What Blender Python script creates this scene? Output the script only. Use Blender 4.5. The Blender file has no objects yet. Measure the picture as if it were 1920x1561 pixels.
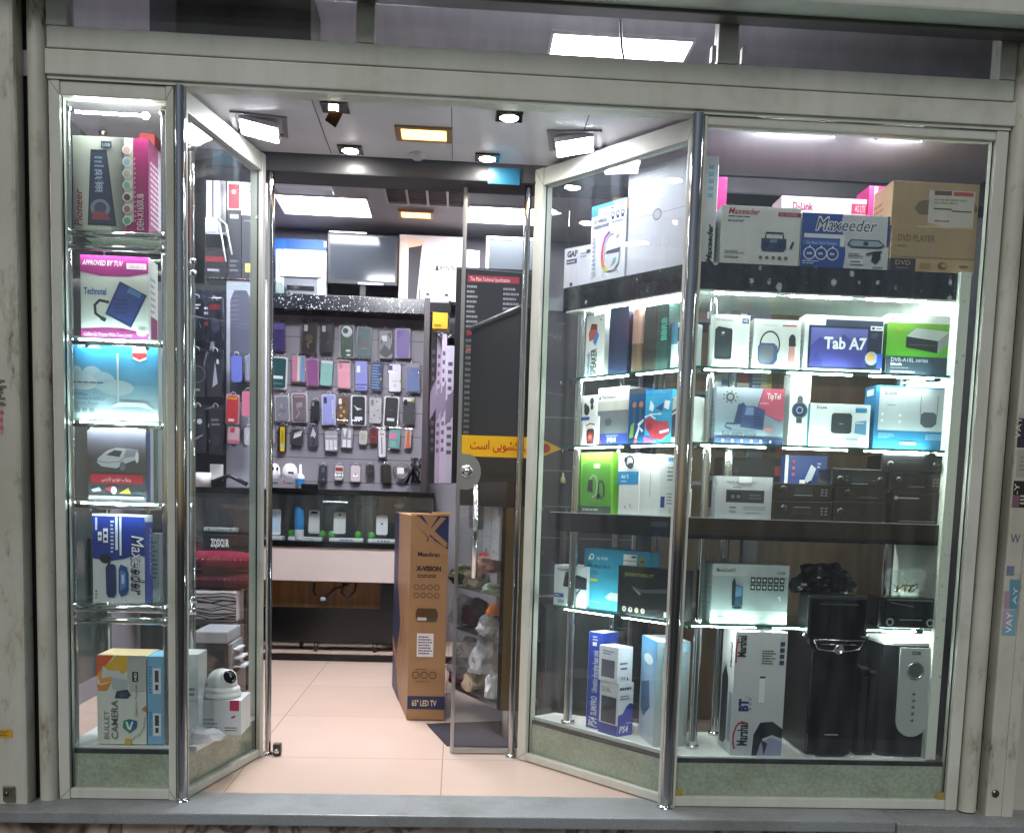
import bpy, bmesh, math, random
from mathutils import Vector, Matrix, noise

# ------------------------------------------------------------------ camera
S = bpy.context.scene
COL = S.collection
F_PX, PX0, PY0 = 1850.0, 960.0, 1128.78          # focal length and optical axis, in photo pixels
CAM = Vector((0.954, -3.508, 1.0964))
RC = Matrix(((0.998, -0.0553, 0.0306), (0.0248, -0.1024, -0.9944), (0.0581, 0.9932, -0.1008)))  # world -> (right, down, ahead)
cd = bpy.data.cameras.new('camera'); cam = bpy.data.objects.new('camera', cd); COL.objects.link(cam)
cd.sensor_fit = 'HORIZONTAL'; cd.sensor_width = 36.0; cd.lens = 36.0 * F_PX / 1920.0
cd.shift_x = 0.0; cd.shift_y = (PY0 - 780.5) / 1920.0
cd.clip_start = 0.05; cd.clip_end = 400.0
r0, r1, r2 = Vector(RC[0]).normalized(), Vector(RC[1]), Vector(RC[2])
r1 = (r1 - r0 * r1.dot(r0)).normalized(); r2 = r0.cross(r1)
RC = Matrix((r0, r1, r2))
cam.matrix_world = Matrix.Translation(CAM) @ Matrix((r0, -r1, -r2)).transposed().to_4x4()
S.camera = cam

# ------------------------------------------------------------------ night sky glow, street light, exposure
W = bpy.data.worlds.new('World'); S.world = W; W.use_nodes = True
wn = W.node_tree.nodes; bgn = wn['Background']
skyt = wn.new('ShaderNodeTexSky'); skyt.sky_type = 'NISHITA'; skyt.sun_disc = False
skyt.sun_elevation = math.radians(44); skyt.sun_rotation = math.radians(200)
tint = wn.new('ShaderNodeMix'); tint.data_type = 'RGBA'; tint.blend_type = 'MULTIPLY'; tint.inputs[0].default_value = 1.0; tint.inputs[7].default_value = (1.0, 0.93, 0.86, 1)
W.node_tree.links.new(skyt.outputs[0], tint.inputs[6]); W.node_tree.links.new(tint.outputs[2], bgn.inputs[0]); bgn.inputs[1].default_value = 0.038
sl = bpy.data.lights.new('street_light_glow', 'SUN'); so = bpy.data.objects.new('street_light_glow', sl); COL.objects.link(so)
sl.energy = 1.0; sl.angle = math.radians(24); sl.color = (1.0, 0.99, 0.95)
so.rotation_euler = Vector((0.28, 1.0, -0.95)).to_track_quat('-Z', 'Y').to_euler()
S.view_settings.view_transform = 'Standard'; S.view_settings.look = 'None'
S.view_settings.exposure = 0.25; S.view_settings.gamma = 1.0
S.render.engine = 'CYCLES'
cy = S.cycles
cy.use_denoising = True
try: cy.denoiser = 'OPENIMAGEDENOISE'
except Exception: pass
cy.max_bounces = 9; cy.diffuse_bounces = 4; cy.glossy_bounces = 5; cy.transmission_bounces = 6; cy.transparent_max_bounces = 40
cy.sample_clamp_indirect = 6.0; cy.caustics_reflective = False; cy.caustics_refractive = False
RND = random.Random(11)

# ------------------------------------------------------------------ pixel <-> world helpers (photo pixels, real depths)
def ray(u, v):
    d = Vector((u - PX0, v - PY0, F_PX)); return RC.transposed() @ d
def at(u, v, Y):
    d = ray(u, v); return CAM + d * ((Y - CAM.y) / d.y)
def atz(u, v, Z):
    d = ray(u, v); return CAM + d * ((Z - CAM.z) / d.z)
class Pl:
    """a vertical plane through the 2D points a -> b"""
    def __init__(s, a, b):
        s.a = Vector((a[0], a[1])); s.d = (Vector((b[0], b[1])) - s.a).normalized(); s.n = Vector((-s.d.y, s.d.x))
    def hit(s, u, v):
        r = ray(u, v); t = s.n.dot(s.a - CAM.xy) / s.n.dot(r.xy); return CAM + r * t
    def back(s, m):
        q = Pl(s.a + s.n * m, s.a + s.n * m + s.d); return q
def Y_(y): return Pl((0, y), (1, y))

# ------------------------------------------------------------------ materials
def lin(h):
    if not isinstance(h, str): return tuple(h)
    h = h.lstrip('#'); o = []
    for i in (0, 2, 4):
        c = int(h[i:i+2], 16) / 255.0
        o.append(c / 12.92 if c <= 0.04045 else ((c + 0.055) / 1.055) ** 2.4)
    return tuple(o)
MATS = {}
def newmat(name):
    m = bpy.data.materials.new(name); m.use_nodes = True; MATS[name] = m
    nt = m.node_tree; b = nt.nodes['Principled BSDF']; return m, nt, b
def N(nt, t, **k):
    n = nt.nodes.new(t)
    for a, v in k.items():
        if a.startswith('i_'):
            key = a[2:]; key = int(key) if key.isdigit() else key.replace('_', ' ')
            n.inputs[key].default_value = v
        else: setattr(n, a, v)
    return n
def L(nt, a, b): nt.links.new(a, b)
def ramp(nt, src, stops):
    r = N(nt, 'ShaderNodeValToRGB'); e = r.color_ramp.elements
    while len(e) < len(stops): e.new(0.5)
    for el, (p, c) in zip(e, stops): el.position = p; el.color = (*lin(c), 1)
    L(nt, src, r.inputs[0]); return r.outputs[0]
def objco(nt, scale=(1, 1, 1)):
    tc = N(nt, 'ShaderNodeTexCoord'); mp = N(nt, 'ShaderNodeMapping'); mp.inputs['Scale'].default_value = scale
    L(nt, tc.outputs['Object'], mp.inputs[0]); return mp.outputs[0]
def mix(nt, f, a, b, mode='MIX'):
    m = N(nt, 'ShaderNodeMix', data_type='RGBA', blend_type=mode)
    if isinstance(f, float): m.inputs[0].default_value = f
    else: L(nt, f, m.inputs[0])
    for s, i in ((a, 6), (b, 7)):
        if hasattr(s, 'node'): L(nt, s, m.inputs[i])
        else: m.inputs[i].default_value = (*lin(s), 1)
    return m.outputs[2]
def colmat(name, rough, metal=0.0, spec=0.5, wear=0.08, bump=0.0, coat=0.0):
    m, nt, b = newmat(name)
    a = N(nt, 'ShaderNodeAttribute', attribute_name='Col')
    nz = N(nt, 'ShaderNodeTexNoise', i_Scale=9.0, i_Detail=4.0); L(nt, objco(nt), nz.inputs['Vector'])
    g = ramp(nt, nz.outputs[0], [(0.3, (1 - wear,) * 3), (0.7, (1, 1, 1))])
    L(nt, mix(nt, 1.0, a.outputs['Color'], g, 'MULTIPLY'), b.inputs['Base Color'])
    b.inputs['Roughness'].default_value = rough; b.inputs['Metallic'].default_value = metal
    b.inputs['Specular IOR Level'].default_value = spec; b.inputs['Coat Weight'].default_value = coat
    if bump:
        n2 = N(nt, 'ShaderNodeTexNoise', i_Scale=bump, i_Detail=2.0); L(nt, objco(nt), n2.inputs['Vector'])
        bp = N(nt, 'ShaderNodeBump', i_Strength=0.25, i_Distance=0.004); L(nt, n2.outputs[0], bp.inputs['Height']); L(nt, bp.outputs[0], b.inputs['Normal'])
    return m
colmat('card', 0.42, spec=0.4, bump=14.0)
colmat('plastic', 0.38)
colmat('gloss', 0.1, wear=0.03)
colmat('matte', 0.75, spec=0.25, wear=0.15)
colmat('metal', 0.25, metal=1.0)
colmat('fabric', 0.95, spec=0.1, wear=0.25, bump=60.0)
def chrome(name, c, r):
    m, nt, b = newmat(name); b.inputs['Metallic'].default_value = 1
    nz = N(nt, 'ShaderNodeTexNoise', i_Scale=6.0, i_Detail=5.0); L(nt, objco(nt, (1, 1, .3)), nz.inputs['Vector'])
    L(nt, ramp(nt, nz.outputs[0], [(0.3, (c * .85,) * 3), (0.65, (c, c, c * .98))]), b.inputs['Base Color'])
    mr = N(nt, 'ShaderNodeMapRange', i_1=0.3, i_2=0.8, i_3=r, i_4=r + 0.12); L(nt, nz.outputs[0], mr.inputs[0]); L(nt, mr.outputs[0], b.inputs['Roughness'])
chrome('chrome', 0.78, 0.06)
chrome('steel', 0.5, 0.3)
chrome('dark_chrome', 0.5, 0.05)
def painted():
    m, nt, b = newmat('white_paint')
    co = objco(nt)
    n1 = N(nt, 'ShaderNodeTexNoise', i_Scale=2.2, i_Detail=7.0, i_Roughness=0.65); L(nt, co, n1.inputs['Vector'])
    n2 = N(nt, 'ShaderNodeTexNoise', i_Scale=3.0, i_Detail=6.0); L(nt, objco(nt, (7, 7, 0.8)), n2.inputs['Vector'])
    n3 = N(nt, 'ShaderNodeTexNoise', i_Scale=38.0, i_Detail=4.0); L(nt, co, n3.inputs['Vector'])
    base = ramp(nt, n1.outputs[0], [(0.3, '#a9aca0'), (0.45, '#c3c6bb'), (0.65, '#cfd1c8')])
    st = ramp(nt, n2.outputs[0], [(0.5, (1, 1, 1)), (0.8, (.93, .92, .89))])
    sp = ramp(nt, n3.outputs[0], [(0.7, (1, 1, 1)), (0.8, (.8, .76, .68))])
    c = mix(nt, 1.0, base, st, 'MULTIPLY'); c = mix(nt, 0.55, c, sp, 'MULTIPLY')
    # grime and rust gathered low down and at the joints, by real height
    L(nt, c, b.inputs['Base Color']); b.inputs['Roughness'].default_value = 0.36; b.inputs['Specular IOR Level'].default_value = 0.45
    bp = N(nt, 'ShaderNodeBump', i_Strength=0.12, i_Distance=0.004); L(nt, n1.outputs[0], bp.inputs['Height']); L(nt, bp.outputs[0], b.inputs['Normal'])
painted()
def rusty():
    m, nt, b = newmat('worn_paint')
    co = objco(nt)
    n1 = N(nt, 'ShaderNodeTexNoise', i_Scale=5.0, i_Detail=8.0, i_Roughness=0.7); L(nt, objco(nt, (3, 3, 1.0)), n1.inputs['Vector'])
    n2 = N(nt, 'ShaderNodeTexNoise', i_Scale=1.3, i_Detail=4.0); L(nt, co, n2.inputs['Vector'])
    a = ramp(nt, n1.outputs[0], [(0.32, '#6e5c48'), (0.37, '#b3ae9e'), (0.45, '#cfcec3'), (0.8, '#d8d8d0')])
    g = ramp(nt, n2.outputs[0], [(0.3, (.62, .59, .54)), (0.65, (.97, .97, .96))])
    L(nt, mix(nt, 1.0, a, g, 'MULTIPLY'), b.inputs['Base Color']); b.inputs['Roughness'].default_value = 0.4
rusty()
def speckle(name, dark, light, scale, lo, hi, rough=0.15, stretch=(1, 1, 1)):
    m, nt, b = newmat(name)
    v = N(nt, 'ShaderNodeTexVoronoi', i_Scale=scale); L(nt, objco(nt, stretch), v.inputs['Vector'])
    nz = N(nt, 'ShaderNodeTexNoise', i_Scale=scale * .35, i_Detail=3.0); L(nt, objco(nt, stretch), nz.inputs['Vector'])
    mk = N(nt, 'ShaderNodeMath', operation='MULTIPLY_ADD', i_1=0.9, i_2=0.0); L(nt, nz.outputs[0], mk.inputs[0])
    ad = N(nt, 'ShaderNodeMath', operation='SUBTRACT'); L(nt, mk.outputs[0], ad.inputs[0]); L(nt, v.outputs['Distance'], ad.inputs[1])
    L(nt, ramp(nt, ad.outputs[0], [(lo, dark), (hi, light)]), b.inputs['Base Color']); b.inputs['Roughness'].default_value = rough
speckle('fine_granite', '#0b0c0f', '#4a4e55', 70.0, 0.46, 0.58, 0.2)
speckle('patch_granite', '#1b1c21', '#a9adb8', 55.0, 0.12, 0.34, 0.2)
def flecks():
    m, nt, b = newmat('black_granite')
    v = N(nt, 'ShaderNodeTexVoronoi', i_Scale=30.0); nz = N(nt, 'ShaderNodeTexNoise', i_Scale=30.0); co = objco(nt, (1, 1, .75))
    wv = N(nt, 'ShaderNodeVectorMath', operation='MULTIPLY_ADD'); L(nt, nz.outputs['Color'], wv.inputs[0]); wv.inputs[1].default_value = (.02, .02, .02); L(nt, co, wv.inputs[2]); L(nt, wv.outputs[0], v.inputs['Vector'])
    sp = N(nt, 'ShaderNodeSeparateColor'); L(nt, v.outputs['Color'], sp.inputs[0])
    th = N(nt, 'ShaderNodeMapRange', i_1=0.55, i_2=1.0, i_3=0.0, i_4=0.36); L(nt, sp.outputs[0], th.inputs[0])
    sb = N(nt, 'ShaderNodeMath', operation='SUBTRACT'); L(nt, th.outputs[0], sb.inputs[0]); L(nt, v.outputs['Distance'], sb.inputs[1])
    f = N(nt, 'ShaderNodeMapRange', i_1=-0.02, i_2=0.03); L(nt, sb.outputs[0], f.inputs[0])
    c2 = mix(nt, sp.outputs[1], '#8d9096', '#dfe2e4'); n2 = N(nt, 'ShaderNodeTexNoise', i_Scale=40.0, i_Detail=4.0); L(nt, co, n2.inputs['Vector'])
    L(nt, mix(nt, f.outputs[0], ramp(nt, n2.outputs[0], [(0.45, '#14161b'), (0.75, '#2c3036')]), c2), b.inputs['Base Color']); b.inputs['Roughness'].default_value = 0.15
flecks()
def sill():
    m, nt, b = newmat('sill_stone')
    n1 = N(nt, 'ShaderNodeTexNoise', i_Scale=220.0, i_Detail=2.0); L(nt, objco(nt), n1.inputs['Vector'])
    n2 = N(nt, 'ShaderNodeTexNoise', i_Scale=2.4, i_Detail=8.0, i_Roughness=0.65); L(nt, objco(nt), n2.inputs['Vector'])
    n3 = N(nt, 'ShaderNodeTexNoise', i_Scale=22.0, i_Detail=6.0); L(nt, objco(nt, (1, 4, 1)), n3.inputs['Vector'])
    a = ramp(nt, n1.outputs[0], [(0.35, '#7b7e80'), (0.65, '#999c9e')]); st = ramp(nt, n2.outputs[0], [(0.33, (.66, .64, .6)), (0.55, (1, 1, 1))]); s3 = ramp(nt, n3.outputs[0], [(0.6, (1, 1, 1)), (0.72, (.74, .7, .65))])
    L(nt, mix(nt, .7, mix(nt, 1.0, a, st, 'MULTIPLY'), s3, 'MULTIPLY'), b.inputs['Base Color'])
    mr = N(nt, 'ShaderNodeMapRange', i_1=0.3, i_2=0.7, i_3=0.55, i_4=0.32); L(nt, n2.outputs[0], mr.inputs[0]); L(nt, mr.outputs[0], b.inputs['Roughness'])
    bp = N(nt, 'ShaderNodeBump', i_Strength=0.2, i_Distance=0.002); L(nt, n1.outputs[0], bp.inputs['Height']); L(nt, bp.outputs[0], b.inputs['Normal'])
sill()
speckle('side_marble', '#dfe6da', '#a9b5a4', 45.0, 0.22, 0.5, 0.3)
def plinth():
    m, nt, b = newmat('plinth_panel')
    n1 = N(nt, 'ShaderNodeTexNoise', i_Scale=70.0, i_Detail=4.0); L(nt, objco(nt), n1.inputs['Vector'])
    n2 = N(nt, 'ShaderNodeTexNoise', i_Scale=5.0, i_Detail=8.0, i_Roughness=0.7); L(nt, objco(nt, (1, 1, 2)), n2.inputs['Vector'])
    a = ramp(nt, n1.outputs[0], [(0.35, '#a3ad98'), (0.65, '#bcc4b0')]); g = ramp(nt, n2.outputs[0], [(0.35, (.74, .73, .68)), (0.58, (1, 1, 1))])
    L(nt, mix(nt, 1.0, a, g, 'MULTIPLY'), b.inputs['Base Color'])
    mr = N(nt, 'ShaderNodeMapRange', i_1=0.3, i_2=0.7, i_3=0.55, i_4=0.28); L(nt, n2.outputs[0], mr.inputs[0]); L(nt, mr.outputs[0], b.inputs['Roughness'])
plinth()
def marble():
    m, nt, b = newmat('brown_marble')
    n1 = N(nt, 'ShaderNodeTexNoise', i_Scale=3.0, i_Detail=8.0, i_Distortion=1.6); L(nt, objco(nt), n1.inputs['Vector'])
    L(nt, ramp(nt, n1.outputs[0], [(0.36, '#4a392e'), (0.44, '#a08d7c'), (0.52, '#b5a596'), (0.57, '#574438'), (0.63, '#ab9a8a')]), b.inputs['Base Color']); b.inputs['Roughness'].default_value = 0.35
marble()
def tiles():
    m, nt, b = newmat('floor_tile')
    br = N(nt, 'ShaderNodeTexBrick', i_Scale=1.0, i_Mortar_Size=0.0025, i_Brick_Width=0.8, i_Row_Height=0.8, offset=0.0)
    br.inputs['Color1'].default_value = (*lin('#cbb3a5'), 1); br.inputs['Color2'].default_value = (*lin('#c6ad9f'), 1); br.inputs['Mortar'].default_value = (*lin('#9c8a80'), 1)
    mp = N(nt, 'ShaderNodeMapping'); tc = N(nt, 'ShaderNodeTexCoord'); L(nt, tc.outputs['Object'], mp.inputs[0]); L(nt, mp.outputs[0], br.inputs['Vector'])
    mp.inputs['Location'].default_value = (-0.12, 0.18, 0)
    n1 = N(nt, 'ShaderNodeTexNoise', i_Scale=5.0, i_Detail=6.0); L(nt, objco(nt), n1.inputs['Vector'])
    g = ramp(nt, n1.outputs[0], [(0.3, (.97, .96, .955)), (0.7, (1, 1, 1))])
    L(nt, mix(nt, 1.0, br.outputs['Color'], g, 'MULTIPLY'), b.inputs['Base Color'])
    b.inputs['Roughness'].default_value = 0.17
tiles()
def plain(name, c, rough, var=0.12, scale=4.0, spec=0.4, metal=0.0, stretch=(1, 1, 1)):
    m, nt, b = newmat(name)
    n1 = N(nt, 'ShaderNodeTexNoise', i_Scale=scale, i_Detail=6.0); L(nt, objco(nt, stretch), n1.inputs['Vector'])
    l = lin(c); L(nt, ramp(nt, n1.outputs[0], [(0.3, tuple(x * (1 - var) for x in l)), (0.7, l)]), b.inputs['Base Color'])
    b.inputs['Roughness'].default_value = rough; b.inputs['Specular IOR Level'].default_value = spec; b.inputs['Metallic'].default_value = metal
plain('canopy_panel', '#e0dae2', 0.22, 0.1, 3.0)
plain('shop_ceiling_paint', '#a9a6aa', 0.5, 0.1, 2.0)
plain('grey_wall', '#8f8b94', 0.6, 0.15, 2.5)
plain('peg_panel', '#928d97', 0.45, 0.12, 3.0)
plain('dark_wall', '#3a3a40', 0.5, 0.2, 3.0)
plain('screen_black', '#0a0a0b', 0.45, 0.1, 5.0, spec=0.12)
plain('lintel_black', '#57575b', 0.35, 0.2, 5.0)
plain('partition_wood', '#8c7760', 0.45, 0.3, 3.0, stretch=(9, 9, .5))
plain('wood', '#8f6640', 0.4, 0.4, 3.0, stretch=(9, 9, .5))
plain('olive_wood', '#5d4b2c', 0.35, 0.25, 3.0, stretch=(9, 9, .5))
plain('asphalt', '#3b3b3c', 0.9, 0.3, 30.0)
plain('paving', '#7a7d82', 0.85, 0.25, 12.0)
plain('plaster', '#b3afa4', 0.8, 0.25, 6.0)
plain('black_laminate', '#101114', 0.18, 0.2, 6.0)
plain('pale_panel', '#c9bcb8', 0.4, 0.08, 4.0)
def glassmat(name, tint, refl=1.0, dust_haze=0.0):
    m, nt, b = newmat(name); nt.nodes.remove(b)
    out = [n for n in nt.nodes if n.type == 'OUTPUT_MATERIAL'][0]
    tr = N(nt, 'ShaderNodeBsdfTransparent'); tr.inputs[0].default_value = (*tint, 1)
    gl = N(nt, 'ShaderNodeBsdfGlossy', i_Roughness=0.015)
    lw = N(nt, 'ShaderNodeLayerWeight', i_Blend=0.5)
    p = N(nt, 'ShaderNodeMath', operation='POWER', i_1=5.0); L(nt, lw.outputs['Facing'], p.inputs[0])
    f = N(nt, 'ShaderNodeMath', operation='MULTIPLY_ADD', i_1=0.9 * refl, i_2=0.04 * refl); L(nt, p.outputs[0], f.inputs[0])
    mx = N(nt, 'ShaderNodeMixShader'); L(nt, f.outputs[0], mx.inputs[0]); L(nt, tr.outputs[0], mx.inputs[1]); L(nt, gl.outputs[0], mx.inputs[2])
    sh = mx.outputs[0]
    if dust_haze:
        df = N(nt, 'ShaderNodeBsdfDiffuse'); df.inputs[0].default_value = (.46, .52, .58, 1)  # dusty film; on the windows it also stands in for reflected haze
        nz = N(nt, 'ShaderNodeTexNoise', i_Scale=4.0, i_Detail=6.0); L(nt, objco(nt, (6, 6, .9)), nz.inputs['Vector'])
        mr = N(nt, 'ShaderNodeMapRange', i_1=0.35, i_2=0.75, i_3=dust_haze * .3, i_4=dust_haze * 1.4); L(nt, nz.outputs[0], mr.inputs[0])
        m2 = N(nt, 'ShaderNodeMixShader'); L(nt, mr.outputs[0], m2.inputs[0]); L(nt, sh, m2.inputs[1]); L(nt, df.outputs[0], m2.inputs[2]); sh = m2.outputs[0]
    L(nt, sh, out.inputs[0])
glassmat('window_glass', (.95, .97, .96), 1.1, 0.034)
glassmat('door_glass', (.96, .97, .97), 1.0, 0.006)
glassmat('transom_glass', (.84, .85, .85), 1.0, 0.09)
glassmat('shelf_glass', (.86, .95, .92), 1.0)
glassmat('clear_plastic', (.93, .93, .95), 1.6)
glassmat('smoky_plastic', (.62, .62, .64), 1.6)
def shiny_bag(name, c, alpha):
    m, nt, b = newmat(name); b.inputs['Base Color'].default_value = (*lin(c), 1); b.inputs['Alpha'].default_value = alpha; b.inputs['Roughness'].default_value = 0.15
shiny_bag('white_bag', '#d8d8dc', 0.45); shiny_bag('clear_bag', '#c8ccd2', 0.16); shiny_bag('black_bag', '#0c0d0e', 0.9)
def emit(name, c, s):
    m, nt, b = newmat(name); b.inputs['Base Color'].default_value = (.8, .8, .8, 1)
    b.inputs['Emission Color'].default_value = (*c, 1); b.inputs['Emission Strength'].default_value = s
emit('panel_glow', (0.93, 0.95, 1.0), 30.0)
emit('fill_panel_glow', (0.93, 0.95, 1.0), 95.0)
emit('tube_glow', (0.92, 0.95, 1.0), 300.0)
emit('square_glow', (0.88, 0.89, 1.0), 95.0)
emit('spot_glow', (1.0, 0.93, 0.84), 150.0)
emit('warm_glow', (1.0, 0.45, 0.1), 5.5)
emit('led_glow', (0.90, 1.0, 0.97), 105.0)
emit('blue_led_glow', (0.80, 0.93, 1.0), 90.0)

# ------------------------------------------------------------------ mesh builder
_FONT = bpy.data.fonts.load('<builtin>')
_TC = {}
def text_mesh(s, shear=0.0, bold=0.0):
    k = (s, shear, bold)
    if k not in _TC:
        c = bpy.data.curves.new('lettering', 'FONT'); c.body = s; c.font = _FONT; c.resolution_u = 2; c.shear = shear; c.offset = bold
        o = bpy.data.objects.new('lettering', c); COL.objects.link(o)
        dg = bpy.context.evaluated_depsgraph_get(); dg.update()
        e = o.evaluated_get(dg); m = e.to_mesh()
        vs = [(v.co.x, v.co.y) for v in m.vertices]; fs = [tuple(p.vertices) for p in m.polygons]
        e.to_mesh_clear(); bpy.data.objects.remove(o); bpy.data.curves.remove(c)
        x0 = min(v[0] for v in vs); x1 = max(v[0] for v in vs)
        _TC[k] = ([(x - x0, y) for x, y in vs], fs, x1 - x0)
    return _TC[k]
class MB:
    def __init__(s): s.v = []; s.f = []; s.c = []; s.m = []; s.sm = []
    def add(s, vs, fs, col, mat='card', smooth=False):
        o = len(s.v); s.v += [tuple(p) for p in vs]; c = lin(col)
        for f in fs: s.f.append(tuple(i + o for i in f)); s.c.append([c] * len(f)); s.m.append(mat); s.sm.append(smooth)
        return s
    def box(s, x0, x1, y0, y1, z0, z1, col='#ffffff', mat='card', bev=0.0):
        if bev: return s.rbox(x0, x1, y0, y1, z0, z1, bev, col, mat)
        v = [(x0, y0, z0), (x1, y0, z0), (x1, y1, z0), (x0, y1, z0), (x0, y0, z1), (x1, y0, z1), (x1, y1, z1), (x0, y1, z1)]
        return s.add(v, [(0, 3, 2, 1), (4, 5, 6, 7), (0, 1, 5, 4), (1, 2, 6, 5), (2, 3, 7, 6), (3, 0, 4, 7)], col, mat)
    def rbox(s, x0, x1, y0, y1, z0, z1, b, col, mat='plastic'):
        """box with every edge chamfered by b"""
        bm = bmesh.new(); bmesh.ops.create_cube(bm, size=1.0)
        for v in bm.verts: v.co = Vector(((x0 + x1) / 2 + v.co.x * (x1 - x0), (y0 + y1) / 2 + v.co.y * (y1 - y0), (z0 + z1) / 2 + v.co.z * (z1 - z0)))
        bmesh.ops.bevel(bm, geom=bm.edges[:], offset=min(b, (x1 - x0) * .45, (y1 - y0) * .45, (z1 - z0) * .45), segments=2, profile=0.6, affect='EDGES')
        bm.verts.index_update(); s.add([v.co for v in bm.verts], [[v.index for v in f.verts] for f in bm.faces], col, mat); bm.free(); return s
    def prism(s, poly, z0, z1, col='#ffffff', mat='card', axis='z', smooth=False):
        """extrude a CCW 2D outline; axis z: (x,y) up z; axis y: outline (x,z) pushed from y=z0 to z1; axis x: outline (y,z)"""
        n = len(poly)
        def P(p, h):
            return (p[0], p[1], h) if axis == 'z' else ((p[0], h, p[1]) if axis == 'y' else (h, p[0], p[1]))
        v = [P(p, z0) for p in poly] + [P(p, z1) for p in poly]
        s.add(v, [tuple(range(n - 1, -1, -1)), tuple(range(n, 2 * n))], col, mat)
        s.add(v, [(i, (i + 1) % n, n + (i + 1) % n, n + i) for i in range(n)], col, mat, smooth); return s
    def lathe(s, prof, c=(0, 0, 0), col='#ffffff', mat='plastic', n=20, axis='z', smooth=True):
        v = []; f = []; m = len(prof)
        for i in range(n):
            a = 2 * math.pi * i / n
            for r, h in prof:
                x, y = r * math.cos(a), r * math.sin(a)
                p = (x, y, h) if axis == 'z' else ((x, h, y) if axis == 'y' else (h, x, y))
                v.append((p[0] + c[0], p[1] + c[1], p[2] + c[2]))
        for i in range(n):
            j = (i + 1) % n
            for k in range(m - 1): f.append((i * m + k, j * m + k, j * m + k + 1, i * m + k + 1))
        return s.add(v, f, col, mat, smooth)
    def cyl(s, p, r, h, col='#ffffff', mat='chrome', n=20, axis='z', r2=None):
        r2 = r if r2 is None else r2
        return s.lathe([(0, 0), (r, 0), (r, 1e-5), (r2, h - 1e-5), (r2, h), (0, h)], p, col, mat, n, axis)
    def tube(s, pts, r, col='#ffffff', mat='plastic', n=8, cap=True):
        pts = [Vector(p) for p in pts]; v = []; f = []; up = Vector((0, 0, 1))
        prev = None
        for i, p in enumerate(pts):
            t = (pts[min(i + 1, len(pts) - 1)] - pts[max(i - 1, 0)]).normalized()
            if prev is None: a = t.cross(up if abs(t.z) < .9 else Vector((1, 0, 0))).normalized()
            else: a = (prev - t * prev.dot(t)).normalized()
            prev = a; b = t.cross(a); rr = r[i] if isinstance(r, (list, tuple)) else r
            for k in range(n):
                q = p + (a * math.cos(2 * math.pi * k / n) + b * math.sin(2 * math.pi * k / n)) * rr; v.append(q)
        for i in range(len(pts) - 1):
            for k in range(n): f.append((i * n + k, i * n + (k + 1) % n, (i + 1) * n + (k + 1) % n, (i + 1) * n + k))
        if cap: f.append(tuple(range(n - 1, -1, -1))); f.append(tuple((len(pts) - 1) * n + k for k in range(n)))
        return s.add(v, f, col, mat, True)
    def ball(s, c, r, col='#ffffff', mat='plastic', sub=2, amp=0.0, seed=0, sc=(1, 1, 1), flat=None):
        bm = bmesh.new(); bmesh.ops.create_icosphere(bm, subdivisions=sub, radius=1.0)
        out = []
        for v in bm.verts:
            d = v.co.normalized(); k = 1.0
            if amp: k += amp * noise.noise(d * 1.7 + Vector((seed * 3.1, 0, 0))) + amp * .6 * abs(noise.noise(d * 4.3 + Vector((0, seed * 2.3, 0))))
            p = Vector((d.x * sc[0], d.y * sc[1], d.z * sc[2])) * r * k
            if flat is not None: p.z = max(p.z, -flat)
            out.append(p + Vector(c))
        bm.verts.index_update(); s.add(out, [[v.index for v in f.verts] for f in bm.faces], col, mat, amp < .12); bm.free(); return s
    def decal(s, O, U, V, w, h, ops, mat='card', base=0.0006, step=0.00022):
        """flat print on a face: O bottom-left, U right, V up, both unit; each op lies just above the one before"""
        O, U, V = Vector(O), Vector(U).normalized(), Vector(V).normalized(); Nn = U.cross(V); k = 0
        for op in ops:
            off = Nn * (base + step * k); k += 1; t = op[0]
            m = mat
            P = lambda a, b: O + U * (a * w) + V * (b * h) + off
            if t == 'r':
                _, a, b, c, d, col = op; s.add([P(a, b), P(c, b), P(c, d), P(a, d)], [(0, 1, 2, 3)], col, m)
            elif t == 'g':     # a printed colour blend, bottom to top ('v') or left to right ('h')
                _, a, b, c, d, c0, c1, way = op; s.add([P(a, b), P(c, b), P(c, d), P(a, d)], [(0, 1, 2, 3)], c0, m)
                c0, c1 = lin(c0), lin(c1); s.c[-1] = [c0, c0, c1, c1] if way == 'v' else [c0, c1, c1, c0]
            elif t == 'e':
                _, a, b, ra, rb, col = op[:6]; rot = op[6] if len(op) > 6 else 0.0; n = 22; q = []
                for i in range(n):
                    x, y = ra * math.cos(2 * math.pi * i / n), rb * math.sin(2 * math.pi * i / n)
                    x, y = x * w, y * h; x, y = x * math.cos(rot) - y * math.sin(rot), x * math.sin(rot) + y * math.cos(rot)
                    q.append(O + U * (a * w + x) + V * (b * h + y) + off)
                s.add(q, [tuple(range(n))], col, m)
            elif t == 'c':     # circle: radius as a share of the height
                _, a, b, ra, col = op; n = 22
                s.add([O + U * (a * w + ra * h * math.cos(2 * math.pi * i / n)) + V * (b * h + ra * h * math.sin(2 * math.pi * i / n)) + off for i in range(n)], [tuple(range(n))], col, m)
            elif t == 'o':     # ring: radius, thickness as shares of the height
                _, a, b, ra, th, col = op; n = 24; q = []
                for i in range(n):
                    for rr in (ra, ra - th): q.append(O + U * (a * w + rr * h * math.cos(2 * math.pi * i / n)) + V * (b * h + rr * h * math.sin(2 * math.pi * i / n)) + off)
                s.add(q, [(2 * i, (2 * i + 2) % (2 * n), (2 * i + 3) % (2 * n), 2 * i + 1) for i in range(n)], col, m)
            elif t == 'p':
                _, pts, col = op; bm = bmesh.new(); vs = [bm.verts.new(P(a, b)) for a, b in pts]
                es = [bm.edges.new((vs[i], vs[(i + 1) % len(vs)])) for i in range(len(vs))]
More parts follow.
